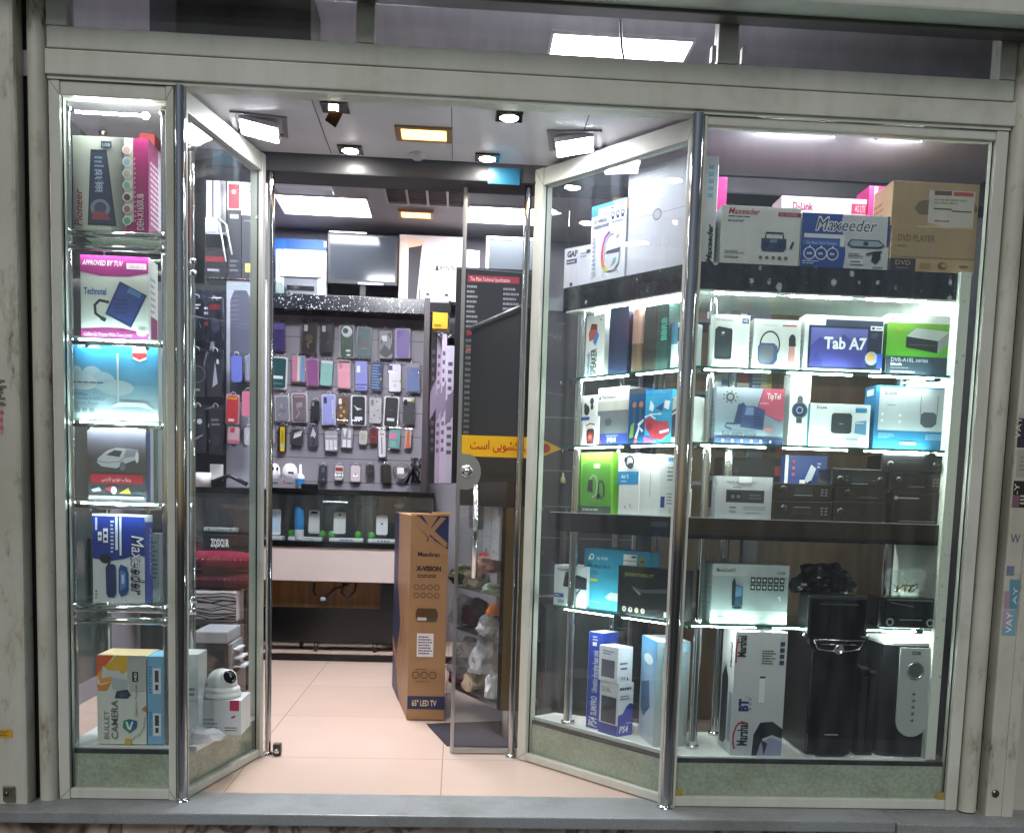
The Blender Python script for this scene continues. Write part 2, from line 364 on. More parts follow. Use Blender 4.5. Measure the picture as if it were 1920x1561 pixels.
                r = bmesh.ops.triangle_fill(bm, use_beauty=True, use_dissolve=False, edges=es, normal=Nn)
                bm.verts.index_update(); s.add([v.co.copy() for v in bm.verts], [[v.index for v in f.verts] for f in bm.faces], col, m); bm.free()
            elif t == 'l':     # a stroke through points, thickness as a share of the height
                _, pts, th, col = op; q = [Vector((a * w, b * h)) for a, b in pts]; vs = []
                for i, p in enumerate(q):
                    d = (q[min(i + 1, len(q) - 1)] - q[max(i - 1, 0)]).normalized(); nn = Vector((-d.y, d.x)) * th * h / 2
                    for g in (p + nn, p - nn): vs.append(O + U * g.x + V * g.y + off)
                s.add(vs, [(2 * i, 2 * i + 1, 2 * i + 3, 2 * i + 2) for i in range(len(q) - 1)], col, m)
            elif t == 't':     # lettering: left end of the baseline, cap height as a share of the height
                _, a, b, hh, txt, col = op[:6]; o = op[6] if len(op) > 6 else {}
                vs, fs, wd = text_mesh(txt, o.get('shear', 0.0), o.get('bold', 0.0))
                sz = hh * (w if o.get('rot') in (90, -90) else h) / 0.7; sx = sz if 'w' not in o else o['w'] * (h if o.get('rot') in (90, -90) else w) / wd
                q = []
                for x, y in vs:
                    x, y = x * sx, y * sz; ro = o.get('rot', 0)
                    if ro == 90: x, y = -y, x
                    elif ro == -90: x, y = y, -x
                    elif ro: x, y = x * math.cos(math.radians(ro)) - y * math.sin(math.radians(ro)), x * math.sin(math.radians(ro)) + y * math.cos(math.radians(ro))
                    q.append(O + U * (a * w + x) + V * (b * h + y) + off)
                s.add(q, fs, col, m)
            elif t == 'd':     # rows of small print too fine to read
                _, a, b, c, d, rows, col = op[:7]; rr = random.Random(int(a * 977 + b * 613 + rows * 7)); rh = (d - b) / rows
                for i in range(rows):
                    x = a; y = b + i * rh; end = a + (c - a) * rr.uniform(.6, 1.0)
                    while x < end:
                        x2 = min(end, x + (c - a) * rr.uniform(.08, .25))
                        s.add([P(x, y + rh * .25), P(x2, y + rh * .25), P(x2, y + rh * .72), P(x, y + rh * .72)], [(0, 1, 2, 3)], col, m); x = x2 + (c - a) * .03
        return s
    def xf(s, M):
        s.v = [tuple(M @ Vector(p)) for p in s.v]; return s
    def obj(s, name, parent=None, loc=None, rz=0.0):
        me = bpy.data.meshes.new(name); me.from_pydata(s.v, [], s.f)
        names = []
        for m in s.m:
            if m not in names: names.append(m)
        for m in names: me.materials.append(MATS[m])
        me.polygons.foreach_set('material_index', [names.index(m) for m in s.m])
        me.polygons.foreach_set('use_smooth', s.sm)
        at_ = me.attributes.new('Col', 'FLOAT_COLOR', 'CORNER'); fl = []
        for cs in s.c:
            for c in cs: fl += [c[0], c[1], c[2], 1.0]
        at_.data.foreach_set('color', fl); me.update()
        o = bpy.data.objects.new(name, me); COL.objects.link(o)
        if parent is not None: o.parent = parent
        if loc is not None: o.location = loc
        o.rotation_euler[2] = rz; return o
def tag(o, label, cat, group=None):
    o['label'] = label; o['category'] = cat
    if group: o['group'] = group
    return o
def thing(name, label, cat, loc=(0, 0, 0), rz=0.0, group=None):
    o = bpy.data.objects.new(name, None); COL.objects.link(o); o.location = loc; o.rotation_euler[2] = rz; o.empty_display_size = 0.05
    return tag(o, label, cat, group)
def struct(name, mb, kind='structure'):
    o = mb.obj(name); o['kind'] = kind; return o
Rr = lambda a, b, c, d, col: ('r', a, b, c, d, col)
Tt = lambda a, b, h, s, col, **k: ('t', a, b, h, s, col, k)

# ================================================================== SETTING
ZC, ZS = 2.45, 2.98            # canopy soffit, shop ceiling
XL, XR, XC = -0.431, 2.853, 1.747
JL, JR = (0.158, 0.63), (1.236, 0.65)
YB = 3.83                      # back wall
struct('street', MB().box(-40, 40, -60, -3.0, -0.9, -0.62, mat='asphalt'))
struct('pavement', MB().box(-40, 40, -3.0, -0.11, -0.9, -0.46, mat='paving'))
m = MB().box(-40, 40, -0.11, 0.0, -0.9, -0.045, mat='brown_marble')
struct('marble_plinth_wall', m)
m = MB()
m.rbox(-3, 2.555, -0.15, 0.1, -0.042, 0, 0.006, '#ffffff', 'sill_stone'); m.rbox(2.557, 6, -0.162, 0.1, -0.05, -0.006, 0.006, '#ffffff', 'sill_stone')
m.box(-0.431, 2.853, -0.02, 0.1, -0.041, -0.001, mat='sill_stone')
struct('stone_step', m)
struct('floor', MB().box(-1.4, 3.4, 0.1, YB + .1, -0.3, -0.002, mat='floor_tile'))
m = MB().box(-0.9, 1.75, 3.13, YB, -0.001, 0.045, mat='floor_tile'); m.box(-0.9, 1.75, 3.1, 3.13, -0.001, 0.043, mat='black_laminate')
struct('floor_platform', m)
struct('ceiling', MB().box(-1.4, 3.4, 0.03, YB + .098, ZS, ZS + .098, mat='shop_ceiling_paint'))
m = MB().box(-0.64, 3.06, 0.002, 0.62, ZC, ZC + 0.08, mat='canopy_panel')
for x in (0.42, 0.9, 1.38): m.box(x, x + .003, 0.03, 0.6, ZC - .0015, ZC + .001, '#6a6670', 'matte')
struct('canopy_ceiling', m)
m = MB().box(-1.05, -0.95, .31, YB - .002, -.3, ZS - .002, mat='grey_wall'); m.box(-.95, -.56, .25, .31, -.3, ZS - .002, mat='grey_wall'); struct('wall_left', m)
struct('wall_back', MB().box(-1.4, 3.4, YB, YB + .1, -.3, ZS, mat='grey_wall'))
struct('wall_right', MB().box(3.2, 3.3, .31, YB - .002, -.3, ZS - .002, mat='dark_wall'))
m = MB().box(1.95, 2.42, 1.5, 1.56, 0, 2.3, mat='partition_wood'); m.box(2.42, 2.50, 1.49, 1.57, 0, ZS, mat='grey_wall'); m.box(2.5, 3.2, 1.5, 1.56, 0, 2.3, mat='partition_wood')
m.box(1.87, 1.95, 1.49, 1.57, 0, ZS, mat='dark_wall'); struct('partition_wall', m)
m = MB().box(-0.95, 3.2, 0.645, 0.80, 2.392, ZC + .07, mat='lintel_black'); m.box(-0.95, 3.2, 0.640, 0.805, 2.385, 2.392, '#55555a', 'matte')
struct('lintel_beam', m)
# masonry at both sides and above
m = MB().box(-6, -0.655, 0.0, 0.3, -0.9, 4.2, mat='plaster'); struct('facade_wall', m)
m = MB().box(3.075, 8, 0.03, 0.3, -0.9, 4.2, mat='plaster'); struct('facade_wall', m)
m = MB().box(-0.655, 3.075, 0.0, 0.3, ZS + .1, 4.2, mat='plaster'); struct('facade_wall', m)

# ---- painted steel fascia and transom
t = thing('fascia_beam', 'long white painted metal beam running under the transom windows, streaked with grime', 'beam', (XL, 0, 2.452))
m = MB(); m.rbox(-0.004, XR - XL + .01, -0.02, 0.06, 0.0, 0.079, 0.004, '#ffffff', 'white_paint'); m.obj('face_panel', t)
m = MB(); m.box(0, XR - XL, -0.012, 0.05, -0.012, 0.0, mat='white_paint'); m.obj('drip_edge', t)
t = thing('transom_window', 'row of three dusty panes in white metal frame above the shop entrance', 'window', (XL, 0, 2.534))
m = MB(); m.rbox(0, XR - XL, -0.014, 0.05, 0.003, 0.072, 0.004, '#ffffff', 'white_paint'); m.box(0, XR - XL, -0.014, 0.05, .36, .43, mat='white_paint'); m.obj('frame_rail', t)
for a, b in ((0.0, 0.068), (1.010, 1.072), (2.235, 2.304), (3.225, XR - XL)):
    m = MB(); m.rbox(a, b, -0.017, 0.048, 0.0725, 0.36, 0.004, '#ffffff', 'white_paint'); m.obj('mullion', t)
for a, b in ((0.068, 1.010), (1.072, 2.235), (2.304, 3.225)):
    m = MB(); m.box(a, b, 0.012, 0.018, 0.072, 0.36, mat='transom_glass'); m.obj('pane', t)
m = MB(); m.rbox(2.318, 2.326, -.02, .011, .076, .13, .002, '#d8d8d8', 'plastic'); m.obj('latch', t)
m = MB(); m.rbox(2.213, 2.229, -.02, .011, .076, .128, .002, '#e6e6e6', 'plastic'); m.obj('latch', t)
t = thing('shutter_box', 'white roller shutter housing across the top of the shopfront', 'shutter', (XL, 0, at(1900, 27, -.19).z + .018))
m = MB(); m.rbox(-.3, 3.6, -0.19, -.02, -0.018, 0.26, 0.01, '#ffffff', 'white_paint'); m.obj('casing', t)
m = MB(); m.rbox(-.3, 3.6, -0.10, -.03, -0.03, -0.0185, 0.004, '#5d5d58', 'plastic'); m.obj('slot', t)
# ---- side guides and pipes
def post(name, label, cat, x, y, r, z0=0.0, z1=2.8, mat='worn_paint'):
    o = MB().cyl((0, 0, 0), r, z1 - z0, mat=mat, n=28).obj(name, None, (x, y, z0)); tag(o, label, cat); return o
t = thing('shutter_guide', 'white shutter guide post with yellow sticker at the left edge of the shop', 'shutter guide', (-0.655, -0.02, -.02))
m = MB(); m.rbox(0.0, 0.142, -0.05, 0.03, 0, 2.85, 0.012, '#ffffff', 'worn_paint'); m.obj('channel', t)
m = MB(); m.rbox(-.0, 0.035, -0.075, -0.05, 0.0, 2.85, 0.01, '#ffffff', 'white_paint'); m.obj('lip', t)
m = MB(); m.rbox(0.062, 0.1, -0.062, -0.05, 0.03, 0.085, 0.004, '#9b9385', 'metal'); m.cyl((.075, -.064, .058), .008, .004, '#6e6558', 'metal', 10, 'y'); m.obj('lock_plate', t)
m = MB(); m.decal((0.045, -0.0505, 0.255), (1, 0, 0), (0, 0, 1), .05, .028, [Rr(0, 0, 1, 1, '#c99a34'), ('d', .1, .15, .9, .85, 3, '#7a5410')]); m.obj('sticker', t, )
m = MB(); m.decal((0.05, -0.0505, 1.28), (1, 0, 0), (0, 0, 1), .055, .2, [('d', .1, .5, .8, .98, 4, '#4a4a48'), ('d', .2, .5, .9, .98, 5, '#6d6d6a'), Rr(.15, .05, .6, .45, '#c98f8c'), ('d', .25, .1, .85, .48, 3, '#a36a66')]); m.obj('sticker', t)
o = MB().box(-.53, -.49, .01, .06, 0, 2.85, '#35332f', 'matte').obj('gap_shade_strip'); tag(o, 'dark strip painted as gap shade between the left shutter guide and the rounded white post', 'dark strip')  # solid dark strip standing in for the shade inside the gap
post('drain_post', 'rounded white post with chipped rusty paint at the left of the narrow display', 'post', -0.4655, 0.0, 0.0315)
post('drain_post', 'rounded white post with rust streaks at the right of the wide display', 'post', 2.891, 0.0, 0.034)
o = MB().box(2.92, 2.945, .012, .08, 0, 2.85, '#1d1915', 'matte').obj('gap_shade_strip'); tag(o, 'black strip painted as gap shade beside the right shutter guide', 'dark strip')  # shade of the right gap put in as a near-black strip
t = thing('shutter_guide', 'white shutter guide carrying peeling blue and black stickers at the right edge', 'shutter guide', (2.940, -0.02, -.02))
m = MB(); m.rbox(0.0, 0.1, -0.03, 0.05, 0, 2.85, 0.008, '#ffffff', 'worn_paint'); m.rbox(0.058, 0.1, -0.036, -0.03, 0, 2.85, 0.002, '#ffffff', 'worn_paint'); m.obj('channel', t)
m = MB(); m.cyl((.03, -.034, .1), .014, .006, '#7c746a', 'metal', 14, 'y'); m.obj('lock', t)
for (v0, v1, u0, ops) in ((783, 838, 1890, [Rr(0, 0, .9, 1, '#3d3442'), Tt(.2, .3, .4, 'VAY', '#d9d4c8', rot=90, w=.75), ('d', .6, .1, .85, .9, 2, '#8f8a90')]),
                          (842, 893, 1886, [Rr(.1, 0, 1, 1, '#a7a193'), ('d', .3, .2, .9, .8, 4, '#8a8478')]),
                          (900, 950, 1878, [Rr(0, 0, 1, 1, '#2e2a28'), Tt(.42, .2, .35, 'Y-Y', '#e0dccf', rot=90, w=.7), Rr(.0, .0, .5, .45, '#7d5a66'), ('d', .55, .1, .95, .5, 3, '#cfcabd')]),
                          (995, 1022, 1884, [Tt(.1, .2, .6, 'W', '#3a5578', w=.7)]), (1060, 1078, 1877, [Rr(0, 0, .55, 1, '#6f7d96')]),
                          (1085, 1140, 1872, [Rr(.3, 0, 1, 1, '#5f93a6'), Rr(0, 0, .4, .6, '#a58f9e'), Tt(.9, .15, .3, 'AY', '#d8e3e4', rot=90, w=.6)]), (1142, 1190, 1868, [Rr(0, 0, 1, 1, '#7da7b6'), Rr(0, .3, .5, 1, '#b09fb0'), Tt(.7, .1, .45, 'VAY', '#eef3f2', rot=90, w=.8)])):
    a = at(u0, v1, -.05); h = at(u0, v0, -.05).z - a.z
    m = MB(); m.decal((max(a.x - 2.940, .004), -.0302, a.z + .02), (1, 0, 0), (0, 0, 1), .052, h, ops); m.obj('sticker', t)

# ---- chrome posts at the four corners of the entrance
def cpost(label, x, y, r):
    t = thing('chrome_post', label, 'post', (x, y, 0))
    MB().cyl((0, 0, .002), r, 2.436, mat='dark_chrome', n=28).obj('tube', t)
    MB().lathe([(r, .012), (r * 1.25, .01), (r * 1.6, .004), (r * 1.65, 0.0005)], mat='chrome').obj('foot', t)
cpost('thick chrome post beside the narrow display at the left of the entrance', 0.0, -0.012, 0.0165)
cpost('thick chrome post beside the wide display at the right of the entrance', XC, -0.014, 0.0205)
cpost('slim chrome post at the inner end of the left angled glass', JL[0] + .018, JL[1] + .03, 0.013)
cpost('slim chrome post at the inner end of the right angled glass, by the sliding door', JR[0] - .022, JR[1] + .03, 0.014)

# ---- display window frames
def window(name, label, A, B, sl, sr, zt, plinth=True, top=2.4394, bot=0.0, rail=0.04, dep=0.045, brass=False):
    """framed pane along A -> B, local x along it, local -y towards the street"""
    A, B = Vector(A), Vector(B); d = B - A; w = d.length; rz = math.atan2(d.y, d.x)
    t = thing(name, label, 'display window', (A.x, A.y, 0), rz)
    m = MB(); z0, z1 = bot + rail, zt
    m.rbox(0, sl, -.008, dep, bot, top, .003, '#ffffff', 'white_paint'); m.rbox(w - sr, w, -.008, dep, bot, top, .003, '#ffffff', 'white_paint')
    m.rbox(sl + .0005, w - sr - .0005, -.005, dep - .002, bot + .002, z0, .003, '#ffffff', 'white_paint'); m.rbox(sl + .0005, w - sr - .0005, -.005, dep - .002, z1, top - .001, .003, '#ffffff', 'white_paint')
    if sl > .015:
        for x, z, sx, sz in ((0, bot, 1, 1), (w, bot, -1, 1), (0, top, 1, -1), (w, top, -1, -1)):
            s_, r_ = (sl if sx > 0 else sr), (rail if sz > 0 else top - zt)
            m.decal((0, -.0082, 0), (1, 0, 0), (0, 0, 1), 1, 1, [('l', [(x + .002 * sx, z + .002 * sz), (x + s_ * sx, z + r_ * sz)], .0016, '#4c4b44')])
    m.obj('frame', t)
    MB().box(sl + .001, w - sr - .001, .014, .02, z0 + .001, z1 - .001, mat='window_glass').obj('glass_pane', t)
    m = MB(); s = .008
    m.box(sl + .001, sl + s * .4, .009, .0135, z0, z1, '#2c2e2c', 'matte'); m.box(w - sr - s * .4, w - sr - .001, .009, .0135, z0, z1, '#2c2e2c', 'matte')
    m.obj('gasket', t)
    if plinth:
        MB().box(sl + .004, w - sr - .004, .026, .036, z0 + .001, .158, mat='plinth_panel').obj('base_panel', t)
        MB().box(sl + .004, w - sr - .004, .0255, .038, .1585, .1745, '#17191b', 'plastic').obj('base_edge', t)
    if brass:
        for x, k in ((sl + .002, 1), (w - sr - .002, -1)):
            m = MB().prism([(x, z0 + .001), (x + .03 * k, z0 + .001), (x + .022 * k, z0 + .02), (x + .008 * k, z0 + .028), (x, z0 + .026)][::k], .004, .008, '#a58a3e', 'plastic', axis='y'); m.obj('corner_clip', t)
    return t
window('display_window', 'tall narrow display window holding five tiers of boxes', (XL + .002, 0), (-.022, 0), .036, .026, 2.392, rail=.038)
window('display_window', 'wide display window at the right of the entrance', (XC + .026, 0), (XR - .003, 0), .010, .044, 2.408, rail=.038, brass=True)
window('angled_window', 'angled glass pane leading in from the narrow display to the doorway', (0.006, .012), (JL[0] - .004, JL[1]), .012, .03, 2.37, rail=.034)
window('angled_window', 'angled glass pane leading in from the wide display to the sliding door', (JR[0] + .008, JR[1]), (XC + .004, .016), .05, .03, 2.37, rail=.034)
m = MB().rbox(-.012, .022, -.02, .016, 0, .05, .006, '#4a3a33', 'plastic'); m.cyl((.005, -.03, .02), .012, .02, '#b8b8b8', 'chrome', 12, 'y')
tag(m.obj('door_stop', None, (JL[0] + .055, JL[1] + .02, 0)), 'small brown and chrome door stop on the floor at the left jamb', 'door stop')

# ---- sliding door
DY = 0.725
t = thing('sliding_door', 'clear glass sliding door with round lock and chrome handle, slid open', 'door', (0.962, DY, 0.004))
MB().box(0.0, .43, 0, .01, .02, 2.39, mat='door_glass').obj('glass_pane', t)
m = MB(); m.rbox(-.012, 0.004, -.006, .016, 0.0, 2.38, .003, '#c9ccc8', 'steel'); m.obj('edge_strip', t)
m = MB(); m.rbox(0.005, .43, -.006, .016, 0.0, .019, .003, '#a9aca8', 'steel'); m.obj('bottom_rail', t)
m = MB(); q = [(0.0, 1.14), (0.02, 1.14)] + [(0.03 + .06 * math.cos(a), 1.215 + .075 * math.sin(a)) for a in [math.radians(x) for x in range(-80, 81, 16)]] + [(0.02, 1.29), (0, 1.29)]
m.prism(q, -.012, -.0005, '#5e6659', 'steel', axis='y'); lp_ = m.obj('lock_plate', t)
m = MB(); m.lathe([(.026, 0), (.026, -.008), (.02, -.012), (.0, -.012)], (.03, -.0125, 1.218), '#d6d6d6', 'chrome', 20, 'y'); m.lathe([(.014, -.012), (.009, -.02), (0, -.02)], (.03, -.0125, 1.218), '#777777', 'chrome', 16, 'y'); m.obj('lock_cylinder', lp_)
ha, hb_ = at(891, 1085, DY - .04).z, at(891, 910, DY - .04).z; hx = at(891, 1000, DY - .04).x - .962
m = MB(); m.tube([(hx, -.045, ha), (hx, -.045, hb_)], .0125, mat='chrome', n=16); m.tube([(hx, -.045, ha + .1), (hx, 0, ha + .1)], .008, mat='chrome'); m.tube([(hx, -.045, hb_ - .1), (hx, 0, hb_ - .1)], .008, mat='chrome'); m.obj('handle', t)
m = MB(); m.lathe([(.0, .0), (.018, .0), (.018, .02), (.008, .03), (.008, .07), (0, .07)], (.255, -.012, -.003), mat='chrome'); m.obj('floor_guide', t)
# yellow arrow stuck on the door:  "darb keshoyi ast"  (the door is a sliding one)
w = at(1050, 840, DY).x - at(862, 840, DY).x; zc = at(900, 836, DY).z
persian = '\ufe96\ufeb3\ufe8d \ufbfd\ufbfe\ufeee\ufeb8\ufb90 \ufe8f\ufead\ufea9'
m = MB(); hb, ha = .044, .064
m.prism([(0, -hb), (w * .66, -hb), (w * .66, -ha), (w, 0), (w * .66, ha), (w * .66, hb), (0, hb)], 0, .0012, '#eab31c', 'plastic', axis='y')
m.decal((0, -.0001, -hb), (1, 0, 0), (0, 0, 1), w, 2 * hb, [Tt(.085, .36, .42, persian, '#c4291f', bold=.012, w=.68), ('c', .84, .5, .22, '#c8432a')])
tag(m.obj('arrow_sign', None, (0.967, DY - .0025, zc)), 'yellow arrow sign with red Persian writing stuck on the glass door', 'sign')
a = at(913, 357, DY); b = at(973, 330, DY)
tag(MB().rbox(0, b.x - a.x, 0, .004, 0, b.z - a.z, .001, '#1f6f93', 'plastic').obj('blue_sticker', None, (a.x, DY - .09, a.z)), 'blue plastic plate on the dark beam above the sliding door', 'plate')
a = at(400, 328, .64); tag(MB().rbox(0, .09, 0, .004, 0, .05, .001, '#157b92', 'plastic').obj('blue_sticker', None, (a.x, .634, 2.395)), 'teal plastic plate on the dark beam behind the left angled glass', 'plate')

# ---- lamps
def panel_light(label, x0, x1, y0, y1, z, mat, group=None, frame='#e9e9ea', fw=.012, tilt=0):
    t = thing('panel_light', label, 'ceiling light', ((x0 + x1) / 2, (y0 + y1) / 2, z), 0, group); w, d = (x1 - x0) / 2, (y1 - y0) / 2
    m = MB(); m.box(-w - fw, w + fw, -d - fw, -d, -.012, 0, frame, 'plastic'); m.box(-w - fw, w + fw, d, d + fw, -.012, 0, frame, 'plastic'); m.box(-w - fw, -w, -d, d, -.012, 0, frame, 'plastic'); m.box(w, w + fw, -d, d, -.012, 0, frame, 'plastic'); m.obj('frame', t)
    MB().box(-w, w, -d, d, -.009, -.001, mat=mat).obj('diffuser', t); return t
k = (ZS - 1.0964) / (2.7 - 1.0964)
def pz(x, y): return CAM.x + (x - CAM.x) * k, CAM.y + (y - CAM.y) * k
x0, y0 = pz(-.06, 2.03); x1, y1 = pz(.425, 2.37)
panel_light('rectangular white ceiling panel light seen through the open doorway', x0, x1, y0, y1, ZS, 'panel_glow')
x0, y0 = pz(.955, 2.065); x1, y1 = pz(1.42, 2.37)
panel_light('rectangular white ceiling panel light seen above the black cartons through the sliding door', x0, x1, y0, y1, ZS, 'panel_glow')
panel_light('pair of joined white panel lights seen through the dusty transom glass', 1.297, 1.86, .65, .885, ZS, 'panel_glow')
panel_light('unseen white panel light added to brighten the middle of the shop floor', .15, .75, 1.35, 1.9, ZS, 'fill_panel_glow')  # extra panel, out of view, added to brighten the interior
for xa, xb, lab in ((1.98, 2.28, 'slim white strip light on the display ceiling close to the wide glass'), (2.42, 2.6, 'short white strip light on the display ceiling at the right')):
    t = thing('tube_light', lab, 'ceiling light', (xa, .105, ZC - .001))
    MB().tube([(.01, 0, -.012), (xb - xa - .01, 0, -.012)], .004, mat='tube_glow', n=10).obj('tube', t)
    for x in (0, xb - xa - .012): MB().rbox(x, x + .0095, -.008, .008, -.02, -.0005, .002, '#d8d4da', 'plastic').obj('socket', t)
tag(MB().tube([atz(1160, 0, ZS - .02), atz(1163, 40, ZS - .05), atz(1166, 90, ZS - .05), atz(1172, 120, ZS - .02)], .006, '#2c2c30').obj('hanging_cable'), 'thin dark cable hanging across the panel light behind the transom', 'cable')
panel_light('white ceiling panel light deep over the left side of the shop', -.75, -.2, 1.3, 1.75, ZS, 'panel_glow')
for (u, v, up, lab) in ((487, 232, 1, 'tilted square white downlight by the left angled glass'), (1078, 262, -1, 'tilted square white downlight by the right angled glass')):
    p = atz(u, v, ZC); t = thing('square_downlight', lab, 'ceiling light', (p.x, p.y, ZC - .001), math.radians(8 * up))
    m = MB(); 
    for a in ((-.1, .1, -.1, -.082), (-.1, .1, .082, .1), (-.1, -.082, -.082, .082), (.082, .1, -.082, .082)): m.box(a[0], a[1], a[2], a[3], -.006, 0, '#8a848c', 'plastic')
    m.obj('frame', t)
    m = MB().rbox(-.072, .072, -.072, .072, -.006, .012, .003, '#d7d4dc', 'plastic'); m.box(-.066, .066, -.062, .062, -.0085, -.0062, mat='square_glow')
    o = m.obj('lamp_head', t, (0, 0, -.020)); o.rotation_euler = (math.radians(-3), math.radians(9 * up), 0)
GS = 'small spot downlights in the entrance ceiling'
for (u, v, lab, on) in ((628, 200, 'small spot downlight with its flap hanging open, nearest the fascia on the left', 0), (657, 279, 'small oval downlight nearest the doorway on the left side', 1), (955, 217, 'small downlight nearest the fascia on the right side', 1), (914, 294, 'small downlight nearest the sliding door', 1)):
    p = atz(u, v, ZC); t = thing('spot_downlight', lab, 'ceiling light', (p.x, p.y, ZC - .001), 0, GS)
    m = MB().rbox(-.048, .048, -.045, .045, -.006, 0, .003, '#4b463f', 'metal'); m.obj('plate', t)
    if on:
        m = MB().lathe([(.031, -.0062), (.031, -.009), (.024, -.012), (0, -.013)], mat='spot_glow'); m.obj('lamp', t)
        MB().lathe([(.036, -.0062), (.035, -.009), (.0325, -.009), (.0325, -.0062)], col='#d8d4c8', mat='metal').obj('rim', t)
    else:
        o = MB().box(-.012, .03, -.006, .006, -.05, 0, '#7a5c3a', 'metal').obj('flap', t, (0, 0, -.007)); o.rotation_euler = (.5, .5, .2)
        MB().box(-.02, .012, -.012, .0, -.013, -.0065, mat='spot_glow').obj('lamp', t)
p = atz(795, 250, ZC); t = thing('warm_downlight', 'glowing orange rectangular downlight in the middle of the entrance ceiling', 'ceiling light', (p.x, p.y, ZC - .001))
m = MB(); w, d = .083, .053
for a in ((-.105, .105, -.072, -d), (-.105, .105, d, .072), (-.105, -w, -d, d), (w, .105, -d, d)): m.box(*a, -.007, 0, '#9a7a55', 'plastic')
m.obj('frame', t); MB().box(-w, w, -d, d, -.005, -.001, mat='warm_glow').obj('diffuser', t)
p = atz(780, 398, ZS); t = thing('warm_downlight', 'glowing orange rectangular downlight on the shop ceiling beyond the doorway', 'ceiling light', (p.x, p.y, ZS - .001))
m = MB(); w, d = .095, .06
for a in ((-.115, .115, -.08, -d), (-.115, .115, d, .08), (-.115, -w, -d, d), (w, .115, -d, d)): m.box(*a, -.02, 0, '#c9a78c', 'plastic')
m.obj('frame', t); MB().box(-w, w, -d, d, -.018, -.001, mat='warm_glow').obj('diffuser', t)
p = atz(783, 289, ZC); tag(MB().lathe([(.03, 0), (.03, -.008), (.018, -.02), (0, -.022)], (0, 0, 0), '#b5aeb2').obj('ceiling_sensor', None, (p.x, p.y, ZC - .001)), 'small round sensor on the entrance ceiling behind the orange light', 'sensor')
a = atz(722, 345, ZS); b = atz(862, 383, ZS); t = thing('ceiling_vent', 'dark slotted air grille with four bays on the shop ceiling', 'vent', (a.x, b.y, ZS))
w, d = b.x - a.x + .05, a.y - b.y; d = abs(d); t.location.y = a.y
m = MB(); m.box(0, w, 0, d, -.004, -.001, '#4a4446', 'matte'); m.obj('cavity', t)
m = MB(); 
for s in ((-.015, w + .015, -.02, 0), (-.015, w + .015, d, d + .02), (-.015, 0, 0, d), (w, w + .015, 0, d)): m.box(*s, -.016, -.001, '#bdb5b6', 'plastic')
for i in (1, 2, 3): m.box(w * i / 4 - .007, w * i / 4 + .007, 0, d, -.018, -.005, '#b2aaab', 'plastic')
m.obj('grille_frame', t)
m = MB()
for i in range(9): m.box(0, w, d * i / 9, d * i / 9 + .006, -.012, -.0045, '#6f6769', 'plastic')
m.obj('grille_slats', t)
a = atz(518, 340, ZS); tag(MB().rbox(0, .34, 0, .12, -.05, -.001, .01, '#d6d2dc', 'plastic').obj('ceiling_unit', None, (a.x, a.y - .05, ZS)), 'white plastic unit on the shop ceiling in front of the panel light', 'ceiling unit')
# behind the transom: plain brown panel and a pale pillar
for u0, u1, c, nm, lab, ct in ((280, 332, '#8f8c98', 'pale_pillar', 'pale pillar seen behind the first transom pane', 'pillar'), (332, 585, '#4b453c', 'brown_panel', 'brown panel seen behind the first transom pane', 'cupboard')):
    a, b = at(u0, 60, .34), at(u1, 60, .34)
    tag(MB().rbox(0, b.x - a.x - .004, 0, .25, 0, .3, .003, c, 'matte').obj(nm, None, (a.x, .34, 2.64)), lab, ct)

# ================================================================== CARTONS
def carton(name, label, cat, u0, u1, vb, vt, pl, zb, dep, col, ops=(), left=(), right=(), topc=None, yaw=0.0, group=None, mat='card', lip=None, jit=0.004):
    """a printed carton: its front-left and front-right lower corners at photo columns u0, u1 on the plane pl, standing at height zb"""
    P0, P1 = pl.hit(u0, vb), pl.hit(u1, vb); w = (P1.xy - P0.xy).length; h = pl.hit((u0 + u1) / 2, vt).z - zb
    d = P1 - P0; rz = math.atan2(d.y, d.x) + yaw
    m = MB(); e = .0012
    m.rbox(0, w, 0, dep, 0.0004, h, e, col, mat)
    # tuck-flap seams
    m.decal((0, 0, h), (1, 0, 0), (0, 1, 0), w, dep, ([Rr(.02, .02, .98, .98, topc)] if topc else []) + [('l', [(.0, .5), (1, .5)], .008, '#8f8f8f')])
    m.decal((0, 0, 0), (1, 0, 0), (0, 0, 1), w, h, ops)
    if left: m.decal((0, dep, 0), (0, -1, 0), (0, 0, 1), dep, h, left)
    if right: m.decal((w, 0, 0), (0, 1, 0), (0, 0, 1), dep, h, right)
    o = m.obj(name, None, (P0.x, P0.y, zb), rz + RND.uniform(-jit, jit)); tag(o, label, cat, group); return o
F1 = Rr(0, 0, 1, 1, '#ffffff')

